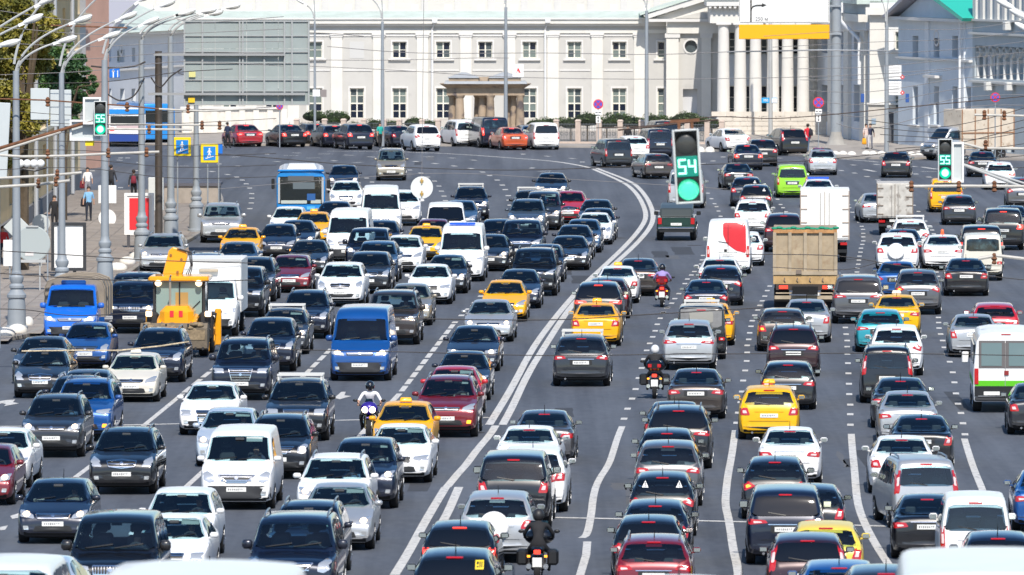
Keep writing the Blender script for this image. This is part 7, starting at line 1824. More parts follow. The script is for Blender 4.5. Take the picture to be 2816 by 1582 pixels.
# white globes on an old bracket
c = atd(84, 450, 345); rt = empty('globe_lamp', 'row of white globe lamps on a scrolled iron bracket at the left', 'lamp', c)
for k in range(4): mb = MB(); mb.ball((-.42 + k * .28, 0, 0), .17, 14, 10); part(mb, 'globe', LHEAD, rt, 60)
mb = MB(); mb.tube([(-.7, 0, -.35), (-.3, 0, -.22), (.2, 0, -.3), (.7, 0, -.15)], .05, 6); part(mb, 'scroll_bracket', DF, rt)
# ------------------------------------------------------------------ trucks, buses, digger, motorcycles, people
def basis(x, b, L, near=.4, yaw=0):
    g = at(x, b); ang = ROAD + R(yaw); hx, hy = -math.sin(ang), math.cos(ang)
    return Vector((g.x + hx * (L / 2), g.y - near + hy * L / 2, 0)), ang
def wheels(rt, xs, ys, r, w_=.28, dual=False):
    ty, rm = wheel_mesh(r, w_)
    for yy in ys:
        for sx in (-1, 1):
            o = link('wheel', ty, RUBBER, rt, loc=(sx * xs, yy, r)); link('rim', rm, RIM if not dual else mat('rim_dull', (.2, .2, .2), rough=.6), o)
def plate(rt, x, y, z, face):
    pl = link('number_plate', plate_mesh(), PLATE, rt, loc=(x, y, z), rz=0 if face == 'F' else math.pi); link('lettering', plate_text(3), PLATET, pl)
def bx(rt, name, c, d, m, **k):
    mb = MB(); mb.box(c, d, **{a: k[a] for a in ('top', 'bev') if a in k}); return part(mb, name, m, rt if 'parent' not in k else k['parent'], 40 if 'bev' in k else None)
def cab_truck(p, a, colr, L, label, lit=True):
    yf = -L / 2; hx, hy = -math.sin(a), math.cos(a); off = yf + 1.15
    rt = make_car('cab', colr, 'F', p.x + hx * off, p.y + hy * off, p.z, a, label=label, style=0, lit=lit, opts='Q', cat='truck', name='truck')
    link('bumper', pmesh('cabbumper', 'cab', [rect(-.93, .93, .36, .66)], 'front', d=.15, off=.02), mat('grey_plastic_dark', (.035, .036, .04), rough=.5), rt)
    return rt, -off
# blue flatbed with canvas
p, a = basis(193, 948, 5.6); rt, dy_ = cab_truck(p, a, 'brightblue', 5.6, 'bright blue light truck with grey canvas hood at the left kerb')
def sh(*names):
    for o_ in rt.children:
        if o_.name.split('.')[0] in names: o_.location.y += dy_
CV = mat('canvas_khaki', (.26, .22, .175), rough=.9, noise=(2, .2))
prof = [(-1.08, .9), (-1.08, 1.95), (-.98, 2.2), (-.6, 2.34), (0, 2.38), (.6, 2.34), (.98, 2.2), (1.08, 1.95), (1.08, .9)]
mb = MB(); mb.prism(prof, -.7, 2.75, 'y'); part(mb, 'canvas_hood', CV, rt); bx(rt, 'roof_deflector', (0, -1.0, 2.2), (.9, .3, .16), P('blue'), bev=.04)
for k in range(4): mb = MB(); mb.tube([(q[0] * 1.012, -.55 + k * 1.05, q[1] * 1.008) for q in prof], .03, 6); part(mb, 'hoop', CV, rt)
bx(rt, 'bed', (0, 1.0, .8), (2.2, 3.5, .25), P('blue')); wheels(rt, .85, (1.5 + dy_,), .36)
sh('canvas_hood', 'roof_deflector', 'hoop', 'bed')
# white box truck (oncoming)
p, a = basis(579, 925, 5.8); rt, dy_ = cab_truck(p, a, 'white', 5.8, 'white box truck behind the digger with lit headlight')
bx(rt, 'cargo_box', (-.12, 1.1, 1.78), (2.25, 3.6, 2.0), mat('box_white', (.76, .75, .72), rough=.5, noise=(1, .05)), bev=.04); bx(rt, 'box_rim', (-.12, -.71, 2.74), (2.2, .03, .08), mat('box_rim_grey', (.5, .5, .49), rough=.5))
bx(rt, 'fairing', (-.2, -.86, 2.36), (.7, .22, .10), mat('fairing_beige', (.45, .38, .28), rough=.6), bev=.02); bx(rt, 'chassis', (0, .9, .62), (1.2, 3.8, .25), UNDER); wheels(rt, .82, (1.6 + dy_,), .36); sh('cargo_box', 'box_rim', 'fairing', 'chassis')
# tall white box truck seen from behind
def box_rear(x, b, W_, Ht, L, label, m, dirty, seams, floor=1.0):
    p, a = basis(x, b, L); rt = empty('box_truck', label, 'truck', p, a); yb = -L / 2
    bx(rt, 'cargo_box', (0, 0, (floor + Ht) / 2), (W_, L, Ht - floor), m, bev=.03)
    hw = W_ / 2
    for sx in (-1, 1):
        bx(rt, 'rear_door', (sx * hw * .49, yb - .02, (floor + Ht) / 2), (hw * .95, .04, Ht - floor - .18), m)
        for k in range(4): mb = MB(); mb.box((sx * (hw - .17), yb - .055, lerp(floor + .2, Ht - .25, k / 3)), (.30, .03, .05)); part(mb, 'hinge', dirty, rt)
        mb = MB(); mb.tube([(sx * hw * .18, yb - .07, floor + .1), (sx * hw * .18, yb - .07, Ht - .12)], .018, 6); part(mb, 'lock_rod', mat('rod_grey', (.35, .33, .31), rough=.6), rt)
        mb = MB(); mb.box((sx * (hw - .02), yb - .045, (floor + Ht) / 2), (.045, .03, Ht - floor - .05)); part(mb, 'corner_edge', dirty, rt)
        bx(rt, 'tail_light', (sx * (hw - .25), yb + .1, floor - .15), (.3, .06, .12), TAIL); 
    mb = MB(); mb.box((0, yb - .05, (floor + Ht) / 2), (.03, .03, Ht - floor - .1)); part(mb, 'door_gap', dirty, rt)
    bx(rt, 'bumper_bar', (0, yb + .2, .52), (W_ * .9, .12, .14), BLACKP); bx(rt, 'chassis', (0, 0, floor - .2), (W_ * .5, L * .9, .3), UNDER); bx(rt, 'mud_flap', (-hw + .35, yb + .5, .6), (.5, .03, .5), UNDER); bx(rt, 'mud_flap', (hw - .35, yb + .5, .6), (.5, .03, .5), UNDER)
    wheels(rt, hw - .28, (yb + 1.2, L / 2 + .3), .42 if W_ > 2 else .34, dual=True); plate(rt, 0, yb + .08, floor - .12, 'F')
    bx(rt, 'cab', (0, L / 2 + .9, 1.35), (W_ * .85, 1.7, 1.9), P('white'), bev=.08)
    return rt
GBX = mat('box_dirty_white', (.72, .70, .66), rough=.6, noise=(2, .12), mottle=(2.0, (.42, .38, .34), .63)); DIR = mat('dirty_seam', (.20, .16, .13), rough=.8)
box_rear(2267, 722, 2.2, 3.25, 4.2, 'tall clean white box truck with double rear doors', mat('box_bright', (.80, .79, .76), rough=.5, noise=(1.4, .06)), mat('seam_brown', (.36, .29, .24), rough=.7), 0)
box_rear(2460, 648, 1.76, 2.55, 3.2, 'grubby small grey-white box truck, rear doors stained', mat('box_grubby', (.50, .48, .44), rough=.75, noise=(2.5, .2), mottle=(3.0, (.26, .23, .20), .56)), DIR, 0, floor=.85)
# tan tipper
p, a = basis(2213, 858, 7.2); rt = empty('tipper_truck', 'tan steel tipper truck with green cover edge and glowing lamps', 'truck', p, a); yb = -3.6
TN = mat('tipper_tan', (.37, .295, .20), rough=.75, noise=(1.6, .18), mottle=(2.5, (.30, .22, .14), .6)); TND = mat('tipper_frame', (.38, .31, .22), rough=.8, noise=(2, .2))
bx(rt, 'tipper_body', (0, 0, 2.22), (2.5, 5.2, 1.95), TN); 
bx(rt, 'tailgate_rim', (0, yb + .95, 3.14), (2.5, .1, .14), mat('rust_orange_rim', (.42, .22, .09), rough=.85, noise=(5, .35)))
for k in range(5): bx(rt, 'rib', (-1.2 + k * .6, yb + .93, 2.25), (.13, .10, 1.7), TND)
bx(rt, 'lower_rail', (0, yb + .92, 1.50), (2.5, .14, .14), TND); bx(rt, 'tail_apron', (0, yb + .95, 1.25), (2.5, .10, .36), mat('apron_ochre', (.44, .29, .13), rough=.85, noise=(3, .25))); bx(rt, 'latch', (-.25, yb + .84, 1.55), (.22, .08, .16), DIR)
for k in range(4): mb = MB(); mb.tube([(-.8 + k * .5, yb + .87, 1.32), (-.83 + k * .5, yb + .86, 1.22), (-.78 + k * .5, yb + .87, 1.15)], .02, 5); part(mb, 'hook', DIR, rt)
mb = MB()
for k in range(14): mb.ball((-1.2 + k * .185, yb + .98, 3.25 + .03 * math.sin(k * 2)), (.14, .10, .06), 8, 5)
part(mb, 'rolled_cover', mat('tarp_green', (.01, .25, .14), rough=.7), rt, 50)
bx(rt, 'chassis', (0, 0, .85), (1.0, 6.8, .3), UNDER); bx(rt, 'lamp_bar', (0, yb + .85, .95), (2.3, .12, .22), mat('lamp_bar_dark', (.05, .04, .035), rough=.8)); bx(rt, 'under_bar', (0, yb + .8, .55), (2.4, .12, .14), TND); bx(rt, 'step_bar', (0, yb + .8, .72), (2.3, .06, .05), TND)
for sx in (-1, 1): bx(rt, 'tail_light', (sx * .85, yb + .77, .95), (.34, .05, .13), TAILON)
for sx in (-1, 1): bx(rt, 'mud_flap', (sx * .92, yb + 1.2, .5), (.6, .03, .8), UNDER)
wheels(rt, .95, (yb + 1.7, yb + 2.9, 2.6), .5, .5, True); bx(rt, 'cab', (0, 2.9, 1.7), (2.4, 1.7, 2.2), P('orange'), bev=.1); plate(rt, .3, yb + .72, .68, 'F')
# old cream truck parked at the far right
p, a = at(2672, 441) + Vector((0, 1, 0)), R(-62); rt, dy_ = cab_truck(p, a, 'silver', 6.4, 'old beige box truck standing sideways behind the right traffic light')
BG = mat('box_beige', (.60, .52, .42), rough=.8, noise=(2, .12), mottle=(3, (.36, .26, .18), .6))
bx(rt, 'cargo_box', (0, .6, 1.95), (2.2, 3.9, 2.5), BG, bev=.03)
for k in range(5): bx(rt, 'frame_rib', (1.11, -1.3 + k * .95, 1.95), (.04, .07, 2.5), mat('rib_rust', (.30, .16, .09), rough=.9))
bx(rt, 'frame_rail', (1.12, .6, 1.72), (.04, 3.9, .08), mat('rib_rust', (.30, .16, .09))); wheels(rt, .85, (1.6 + dy_,), .4); sh('cargo_box', 'frame_rib', 'frame_rail')
# pickup
p, a = basis(1859, 662, 5.2, near=.5); rt = empty('pickup_truck', 'dark green pickup with covered bed and chrome rear bumper', 'pickup', p, a); yb = -2.6; DG = P('dkgreen')
mb = MB(); mb.prism([(yb, .55), (yb, 1.12), (yb + 1.6, 1.16), (2.5, 1.1), (2.6, .6), (2.5, .45), (yb + .1, .45)], -.90, .90, 'x'); bdy = part(mb, 'body', DG, rt); m_ = bdy.modifiers.new('soft', 'BEVEL'); m_.width = .06; m_.segments = 3; m_.limit_method = 'ANGLE'
mb = MB(); mb.prism([(yb + .06, 1.14), (yb + .45, 1.55), (yb + 1.7, 1.66), (yb + 3.3, 1.72), (yb + 3.9, 1.16)], -.78, .78, 'x'); cn = part(mb, 'canopy', mat('canopy_dark', (.045, .055, .055), rough=.4), rt); m_ = cn.modifiers.new('soft', 'BEVEL'); m_.width = .09; m_.segments = 3; m_.limit_method = 'ANGLE'
bx(rt, 'tailgate', (0, yb - .012, .92), (1.30, .03, .36), DG, bev=.01); bx(rt, 'gate_line', (0, yb - .02, 1.13), (1.5, .03, .02), CHROME); bx(rt, 'rear_bumper', (0, yb - .08, .62), (1.75, .16, .10), CHROME, bev=.03); bx(rt, 'bumper_under', (0, yb - .03, .50), (1.6, .12, .16), BLACKP)
for sx in (-1, 1): bx(rt, 'tail_light', (sx * .78, yb - .015, .95), (.18, .05, .30), TAIL, bev=.01); bx(rt, 'mirror', (sx * 1.02, 1.0, 1.2), (.2, .1, .18), BLACKP, bev=.02)
plate(rt, 0, yb - .03, .80, 'F'); wheels(rt, .80, (yb + 1.1, 1.7), .40, .28)
# white minibus with green stripe
p, a = basis(2762, 1134, 5.6, near=.4); rt = empty('minibus', 'white minibus with a green stripe and two tall rear windows', 'minibus', p, a); yb = -2.8
sec = [(-.98, .35), (-1.0, .9), (-.99, 1.35), (-.90, 2.25), (-.78, 2.45), (-.4, 2.52), (.4, 2.52), (.78, 2.45), (.90, 2.25), (.99, 1.35), (1.0, .9), (.98, .35)]
mb = MB(); mb.prism(sec, yb, 2.6, 'y'); b_ = part(mb, 'body', P('white'), rt, 40); m_ = b_.modifiers.new('soft', 'BEVEL'); m_.width = .05; m_.segments = 2; m_.limit_method = 'ANGLE'
bx(rt, 'green_stripe', (0, yb - .008, .93), (1.88, .02, .17), mat('stripe_green', (.10, .48, .01), rough=.4)); bx(rt, 'dark_skirt', (0, yb - .012, .68), (1.92, .03, .32), BLACKP); bx(rt, 'bumper', (0, yb - .10, .45), (1.9, .2, .12), mat('grey_plastic_dark', (.035, .036, .04)), bev=.03)
bx(rt, 'step_edge', (0, yb - .2, .54), (1.7, .05, .04), CHROME)
for sx in (-1, 1):
    bx(rt, 'window_surround', (sx * .42, yb - .012, 1.84), (.82, .02, .86), mat('rubber_grey', (.13, .12, .12), rough=.6), bev=.008); bx(rt, 'rear_window', (sx * .43, yb - .026, 1.84), (.64, .02, .72), mat('minibus_glass', (.16, .23, .24), rough=.08, spec=.8)); bx(rt, 'tail_light', (sx * .90, yb - .02, 1.15), (.13, .05, .50), TAIL, bev=.01)
bx(rt, 'number_plate', (-.42, yb - .03, .62), (.5, .02, .11), PLATE); bx(rt, 'door_lock', (.04, yb - .03, 1.26), (.14, .03, .14), mat('handle_maroon', (.25, .02, .02), rough=.5)); bx(rt, 'high_brake_light', (.02, yb - .0, 2.47), (.3, .04, .03), TAIL); bx(rt, 'door_gap', (0, yb - .014, 1.5), (.02, .02, 1.4), mat('seam_grey', (.25, .25, .25), rough=.6))
for sx in (-1, 1): bx(rt, 'mirror', (sx * 1.16, 1.9, 1.5), (.22, .1, .36), P('white'), bev=.03)
bx(rt, 'stripe_left', (-1.0, 0, .93), (.02, 5.2, .17), mat('stripe_green', (.10, .48, .01))); bx(rt, 'side_window', (-.965, 0, 1.80), (.05, 4.2, .62), GLASS); wheels(rt, .86, (yb + 1.0, 1.7), .35)
# blue city bus
def bus(x, b, face, label, L, W_, Ht, yaw, colr, x2=None):
    p, a = basis(x, b, L, yaw=yaw); rt = empty('city_bus', label, 'bus', p, a); yb = -L / 2
    mb = MB(); q = W_ / 2; sec = [(-q, .35), (-q, Ht - .35), (-q + .12, Ht - .12), (-q + .4, Ht), (q - .4, Ht), (q - .12, Ht - .12), (q, Ht - .35), (q, .35)]
    mb.prism(sec, yb, L / 2, 'y'); b_ = part(mb, 'body', P(colr), rt, 40); m_ = b_.modifiers.new('soft', 'BEVEL'); m_.width = .08; m_.segments = 2; m_.limit_method = 'ANGLE'; m_.angle_limit = R(60)
    return rt, yb, q
rt, yb, q = bus(828, 611, 'F', 'blue city bus facing the camera with white roof unit', 11.5, 2.45, 2.62, 3.3, 'azure')
BGL = mat('bus_glass', (.020, .024, .024), rough=.06, spec=.8)
bx(rt, 'windshield', (0, yb - .02, 1.62), (2.24, .05, 1.38), BGL, bev=.02); bx(rt, 'display_band', (0, yb - .05, 2.22), (1.3, .03, .24), mat('display_grey', (.10, .11, .12), rough=.4)); bx(rt, 'air_unit', (.05, -3.2, 2.76), (1.5, 3.0, .22), WHITEP, top=(.85, .97)); bx(rt, 'front_brow', (0, yb + .1, 2.60), (2.35, .4, .12), P('azure'), bev=.05)
for sx in (-1, 1): bx(rt, 'pillar', (sx * 1.1, yb - .04, 1.62), (.10, .03, 1.3), mat('pillar_grey', (.42, .44, .45), rough=.4)); bx(rt, 'headlight', (sx * .9, yb - .02, .62), (.34, .05, .2), LAMP); bx(rt, 'mirror', (sx * 1.40, yb - .15, 1.95), (.16, .12, .52), BLACKP, bev=.03)
bx(rt, 'dash_board', (-.35, yb - .05, 1.03), (1.3, .03, .16), mat('dash_pale', (.45, .50, .47), rough=.6)); bx(rt, 'dash_board_right', (.75, yb - .05, 1.05), (.5, .03, .18), mat('dash_pale', (.45, .50, .47))); bx(rt, 'inner_panel', (.15, yb - .05, 1.85), (1.1, .03, .34), mat('inner_grey', (.11, .14, .16), rough=.5)); bx(rt, 'driver_torso', (.52, yb - .055, 1.28), (.42, .03, .34), mat('driver_blue', (.02, .10, .30), rough=.8)); bx(rt, 'route_panel', (.5, yb - .02, .72), (.4, .03, .16), mat('panel_pale_blue', (.10, .45, .75), rough=.5))
bx(rt, 'bumper', (0, yb - .04, .42), (2.3, .12, .2), BLACKP); wheels(rt, 1.05, (yb + 2.6, 2.6), .48, .3)
rt, yb, q = bus(350, 404, 'R', 'blue and white city bus seen from behind, far left', 9, 2.5, 2.55, 10, 'white')
bx(rt, 'rear_window', (0, yb - .02, 1.75), (2.2, .05, .62), BGL); bx(rt, 'blue_top', (0, yb - .01, 2.35), (2.45, .04, .32), P('azure')); bx(rt, 'blue_skirt', (0, yb - .02, .62), (2.4, .05, .5), mat('bus_navy', (.02, .06, .28), rough=.4)); bx(rt, 'advert_band', (.1, yb - .04, 1.30), (1.6, .02, .22), mat('band_pink', (.60, .45, .45), rough=.5))
for sx in (-1, 1): bx(rt, 'tail_light', (sx * 1.0, yb - .03, 1.2), (.3, .05, .2), TAILON)
wheels(rt, 1.05, (yb + 2.2, 2.6), .48, .3)
rt, yb, q = bus(432, 398, 'R', 'blue bus side behind the dark brown column, far left', 8, 2.5, 2.75, 16, 'azure')
bx(rt, 'rear_window', (0, yb - .02, 1.9), (2.0, .05, .8), BGL); wheels(rt, 1.05, (yb + 2.2, 2.2), .48, .3)
for sx in (-1, 1): bx(rt, 'tail_light', (sx * 1.0, yb - .03, 1.1), (.3, .05, .2), TAILON)
# backhoe loader facing the camera
p, a = basis(478, 985, 5.4, near=.0); rt = empty('backhoe_loader', 'yellow backhoe loader with raised boom and muddy front bucket', 'digger', p, a)
YM = paint('digger_yellow', (.85, .36, .0), metal=0, rough=.4); DK = mat('digger_dark', (.02, .02, .022), rough=.6); MUD = mat('dry_mud', (.24, .18, .11), rough=.95, noise=(5, .5), bump=.6)
mb = MB(); mb.prism([(-2.7, .35), (-2.72, 1.05), (-2.45, 1.22), (-1.75, 1.12), (-1.65, .55), (-2.0, .25)], -1.18, 1.18, 'x'); bk = part(mb, 'front_bucket', mat('bucket_steel', (.15, .12, .085), rough=.8, noise=(3, .35)), rt)
mb = MB(); rr_ = random.Random(5)
for k in range(60): mb.ball((rr_.uniform(-1.0, 1.0), -2.55 + rr_.uniform(-.15, .3), 1.08 + rr_.uniform(-.12, .12)), (.16, .14, .07), 7, 5)
part(mb, 'mud_load', MUD, bk, 60, kind='stuff'); bx(rt, 'mud_face', (.15, -2.715, .82), (1.9, .03, .36), MUD, parent=bk)
for k in range(9): bx(rt, 'tooth', (-1.05 + k * .26, -2.74, 1.16 if k % 3 == 0 else .34), (.06, .10, .10), DK, parent=bk)
for sx in (-1, 1):
    mb = MB(); mb.tube([(sx * .62, -1.9, .8), (sx * .62, -1.2, 1.25), (sx * .62, -.2, 1.35)], .10, 8); part(mb, 'loader_arm', YM, rt, 40)
    mb = MB(); mb.tube([(sx * .5, -1.8, 1.0), (sx * .5, -.9, 1.4)], .05, 8); part(mb, 'hydraulic_ram', CHROME, rt)
bx(rt, 'engine_hood', (0, -.75, 1.36), (1.2, 1.5, .82), YM, bev=.2)
for sx in (-1, 1): bx(rt, 'side_fender', (sx * .92, .2, 1.0), (.42, 1.1, 1.0), DK, bev=.08)
bx(rt, 'hood_panel', (0, -1.515, 1.30), (.86, .03, .52), YM, bev=.012)
for sx in (-.16, .16): bx(rt, 'red_marking', (sx, -1.54, 1.50), (.14, .02, .22), SRD)
bx(rt, 'front_axle', (0, -1.1, .52), (1.6, .3, .25), DK)
bx(rt, 'cab_frame', (0, .55, 1.12), (1.75, 1.5, .25), YM)
for sx in (-1, 1):
    for yy in (-.15, 1.3): mb = MB(); mb.box((sx * .88, yy, 1.92), (.09, .09, 1.55)); part(mb, 'cab_pillar', DK, rt)
CGL = mat('cab_glass', (.24, .33, .31), rough=.1, spec=.7)
bx(rt, 'windshield', (0, -.2, 1.92), (1.62, .03, 1.42), CGL); bx(rt, 'dark_post', (.02, -.23, 1.9), (.05, .03, 1.4), DK); bx(rt, 'orange_inside_patch', (.1, -.222, 1.8), (.45, .01, .8), mat('cab_inside_orange', (.38, .24, .08), rough=.3)); bx(rt, 'rear_glass', (0, 1.34, 1.92), (1.62, .03, 1.42), CGL); bx(rt, 'side_window', (.9, .55, 1.95), (.02, 1.3, 1.3), CGL); bx(rt, 'side_window', (-.9, .55, 1.95), (.02, 1.3, 1.3), CGL)  # flat orange patch for the cab inside seen through the windscreen
bx(rt, 'seat', (0, .7, 1.6), (.5, .5, .9), DK, bev=.06); bx(rt, 'steering_column', (0, .1, 1.5), (.12, .3, .6), DK)
bx(rt, 'cab_roof', (0, .5, 2.68), (2.15, 2.0, .20), YM, bev=.06)
for sx in (-.72, .72): mb = MB(); mb.lathe((sx, -.52, 2.54), [(.10, 0), (.12, .05), (.08, .1)], 12, 'y'); part(mb, 'work_lamp', LAMPON, rt)
for sx in (-1.05, 1.05): bx(rt, 'headlight', (sx, -.5, 1.45), (.22, .12, .20), LAMPON, bev=.03)
mb = MB(); mb.tube([(-.25, -1.1, 1.6), (-.25, -1.1, 2.75), (-.22, -1.15, 2.85)], .04, 8); part(mb, 'exhaust_stack', mat('exhaust_brown', (.3, .25, .2), rough=.6), rt)
mb = MB(); mb.tube([(.35, -.24, 1.5), (.75, -.26, 1.9)], .015, 5); part(mb, 'wiper_blades', DK, rt)
mb = MB(); mb.prism([(-.72, 2.75), (-.50, 3.62), (-.35, 3.74), (.1, 3.62), (.18, 3.4), (-.02, 2.75)], 1.5, 1.85, 'y'); bm_ = part(mb, 'boom', YM, rt); m_ = bm_.modifiers.new('soft', 'BEVEL'); m_.width = .04; m_.segments = 2
for (bx_, bz_) in ((-.42, 3.45), (-.04, 3.3), (-.18, 2.85)): mb = MB(); mb.lathe((bx_, 1.46, bz_), [(.05, 0), (.05, .05)], 10, 'y'); part(mb, 'bolt', mat('bolt_brown', (.25, .12, .03), rough=.6), bm_)
mb = MB(); mb.tube([(-.38, 1.7, 2.9), (-.38, 1.9, 1.2)], .16, 8); part(mb, 'boom_mast', YM, rt)
for k in range(3): mb = MB(); mb.tube([(-.2 + .05 * k, 1.45, 3.68), (.22 + .05 * k, 1.45, 3.55), (.30 + .03 * k, 1.45, 3.1), (.12 + .08 * k, 1.45, 2.75)], .018, 5); part(mb, 'hose', DK, rt)
mb = MB(); mb.box((1.28, 1.4, .9), (.22, .3, 1.3), bev=.03); part(mb, 'stabiliser_leg', YM, rt); mb = MB(); mb.box((-1.2, 1.4, .9), (.2, .3, 1.2), bev=.03); part(mb, 'stabiliser_leg', YM, rt)
for yy, r_, ww in ((-1.1, .44, .32), (1.0, .66, .44)):
    ty, rm = wheel_mesh(r_, ww)
    for sx in (-1, 1): o = link('wheel', ty, RUBBER, rt, loc=(sx * .95, yy, r_)); link('rim', rm, YM, o)
    for sx in (-1, 1): bx(rt, 'mudguard', (sx * .98, yy, r_ * 2 + .06), (ww + .08, r_ * 1.5, .06), DK, bev=.02)
# ------------------------------------------------------------------ people
def person_mesh(J, radii, key, bones_mat):
    """J: name -> point; continuous skinned body; materials by nearest bone"""
    names = list(J); idx = {n_: i for i, n_ in enumerate(names)}
    E = [('pelvis', 'spine'), ('spine', 'chest'), ('chest', 'neck'), ('neck', 'head'), ('head', 'crown')]
    for s in 'lr': E += [('chest', 'sh' + s), ('sh' + s, 'el' + s), ('el' + s, 'wr' + s), ('wr' + s, 'ha' + s), ('pelvis', 'hip' + s), ('hip' + s, 'kn' + s), ('kn' + s, 'an' + s), ('an' + s, 'to' + s)]
    me = bpy.data.meshes.new('tmp'); me.from_pydata([J[n_] for n_ in names], [(idx[a], idx[b]) for a, b in E], []); me.update()
    o = bpy.data.objects.new('tmp', me); COL.objects.link(o)
    sk = o.modifiers.new('skin', 'SKIN'); ss = o.modifiers.new('sub', 'SUBSURF'); ss.levels = 1; ss.render_levels = 1
    if not me.skin_vertices: me.skin_vertices.new() if hasattr(me.skin_vertices, 'new') else None
    lay = me.skin_vertices[0].data
    for n_, i in idx.items(): lay[i].radius = (radii[n_], radii[n_] * (.75 if n_ in ('chest', 'spine', 'pelvis') else 1)); lay[i].use_root = (n_ == 'pelvis')
    bpy.context.view_layer.update(); dg = bpy.context.evaluated_depsgraph_get()
    out = bpy.data.meshes.new_from_object(o.evaluated_get(dg)); bpy.data.objects.remove(o); bpy.data.meshes.remove(me)
    mid = []
    for p_ in out.polygons:
        c = Vector(p_.center); best = (1e9, 0)
        for a, b in E:
            A, B = Vector(J[a]), Vector(J[b]); t = max(0, min(1, (c - A).dot(B - A) / max(1e-9, (B - A).length_squared))); dd_ = (c - (A + (B - A) * t)).length
            if dd_ < best[0]: best = (dd_, bones_mat(a, b, t))
        mid.append(best[1])
    out.materials.clear(); out.polygons.foreach_set('material_index', mid); out.polygons.foreach_set('use_smooth', [True] * len(mid)); return out
def bm_default(sleeve=.5, shorts=False):
    def f(a, b, t):
        if a in ('neck', 'head') or b == 'crown': return 0
        if a.startswith('el') or a.startswith('wr'): return 1 if sleeve >= 1 and a.startswith('el') else 0
        if a.startswith('sh'): return 1
        if a.startswith('hip') or a.startswith('kn') or a == 'pelvis' and b.startswith('hip'): return 2
        if a.startswith('an'): return 3
        return 1
    return f
SKIN = mat('skin', (.46, .27, .19), rough=.6); HAIRD = mat('hair_dark', (.03, .02, .015), rough=.7); SHOE = mat('shoe', (.03, .03, .03), rough=.6)
def cloth(n_, c): return mat('cloth_' + n_, c, rough=.85, noise=(6, .12))
RAD = dict(pelvis=.15, spine=.135, chest=.16, neck=.055, head=.095, crown=.085)
for s_ in 'lr': RAD.update({'sh' + s_: .065, 'el' + s_: .045, 'wr' + s_: .032, 'ha' + s_: .038, 'hip' + s_: .095, 'kn' + s_: .065, 'an' + s_: .045, 'to' + s_: .045})
def standing(h=1.72, stride=.12, arm=.1, lean=0, bag=False):
    k = h / 1.75
    J = dict(pelvis=(0, 0, .94), spine=(0, lean * .3, 1.12), chest=(0, lean * .7, 1.34), neck=(0, lean, 1.50), head=(0, lean - .02, 1.60), crown=(0, lean - .01, 1.69))
    for s, q in (('l', -1), ('r', 1)):
        J.update({'sh' + s: (q * .19, lean * .8, 1.42), 'el' + s: (q * .25, lean * .5 + q * arm * .5, 1.15), 'wr' + s: (q * .27, lean * .3 + q * arm - .05, .91), 'ha' + s: (q * .27, lean * .3 + q * arm - .06, .82),
                  'hip' + s: (q * .095, 0, .88), 'kn' + s: (q * .10, q * stride * .6 - .03, .48), 'an' + s: (q * .10, q * stride, .08), 'to' + s: (q * .11, q * stride - .14, .04)})
    return {n_: (x * k, y * k, z * k) for n_, (x, y, z) in J.items()}
_pc = {}
def person(x, b, h, label, top, bottom, rz=0, hair=HAIRD, sleeve=.5, stride=.14, z0=.14, bagc=None, d=None, bagpos=None, skirt=None):
    g = at(x, b) if d is None else Vector((atd(x, 500, d).x, d, 0)); rt = empty('person', label, 'person', (g.x, g.y, z0), rz)
    key = (round(h, 2), stride)
    if key not in _pc: _pc[key] = (person_mesh(standing(h, stride), RAD, 'p', bm_default(sleeve)), None)
    me = _pc[key][0]
    if len(me.materials) == 0:
        for _ in range(4): me.materials.append(SKIN)
    o = bpy.data.objects.new('figure', me); COL.objects.link(o); o.parent = rt
    for i, m_ in enumerate((SKIN, top, bottom, SHOE)): o.material_slots[i].link = 'OBJECT'; o.material_slots[i].material = m_
    k = h / 1.75; mb = MB(); mb.ball((0, .03 * k, 1.68 * k), (.105 * k, .115 * k, .105 * k), 12, 8); part(mb, 'hair', hair, rt, 60)
    if skirt: mb = MB(); mb.lathe((0, 0, .42 * k), [(.20 * k, 0), (.17 * k, .35 * k), (.14 * k, .55 * k)], 14); part(mb, 'skirt', skirt, rt, 50)
    if bagc:
        bp_ = bagpos or (0, .2, 1.22)
        bg = MB(); bg.box((0, 0, 0), (.30, .18, .42), bev=.05, top=(.8, .8)); o = part(bg, 'bag_strap', DF, rt, loc=(bp_[0] * k, bp_[1] * k * .5, (bp_[2] + .1) * k)); o.scale = (.5, .3, .9)
        bb_ = part(MB().box((0, 0, 0), (.30, .18, .42), bev=.05, top=(.8, .8)), 'bag', bagc, None, 50, loc=(g.x + (bp_[0] * math.cos(rz) - bp_[1] * math.sin(rz)) * k, g.y + (bp_[0] * math.sin(rz) + bp_[1] * math.cos(rz)) * k, z0 + bp_[2] * k), label='bag of the ' + ' '.join(label.split()[:7]), cat='bag')
    return rt
person(241, 553, 1.66, 'woman in a white blouse walking behind the man in blue', cloth('white', (.74, .73, .74)), cloth('grey', (.25, .25, .28)), bagc=cloth('maroonbag', (.18, .02, .03)), bagpos=(-.3, 0, .78))
person(244, 616, 1.72, 'man in light blue shirt and dark trousers on the pavement', cloth('skyblue', (.20, .42, .66)), cloth('darknavy', (.015, .02, .035)), sleeve=.5, bagc=cloth('blackbag', (.02, .02, .03)), bagpos=(-.27, .05, .95))
person(150, 643, 1.70, 'man in black behind the white poster stand', cloth('black', (.015, .015, .018)), cloth('black', (.015, .015, .018)), sleeve=1, stride=.05)
person(368, 562, 1.70, 'dark-clothed pedestrian with a dark red backpack walking away', cloth('charcoal', (.03, .032, .04)), cloth('black', (.015, .015, .018)), rz=math.pi, bagc=cloth('maroonpack', (.20, .02, .04)), sleeve=1)
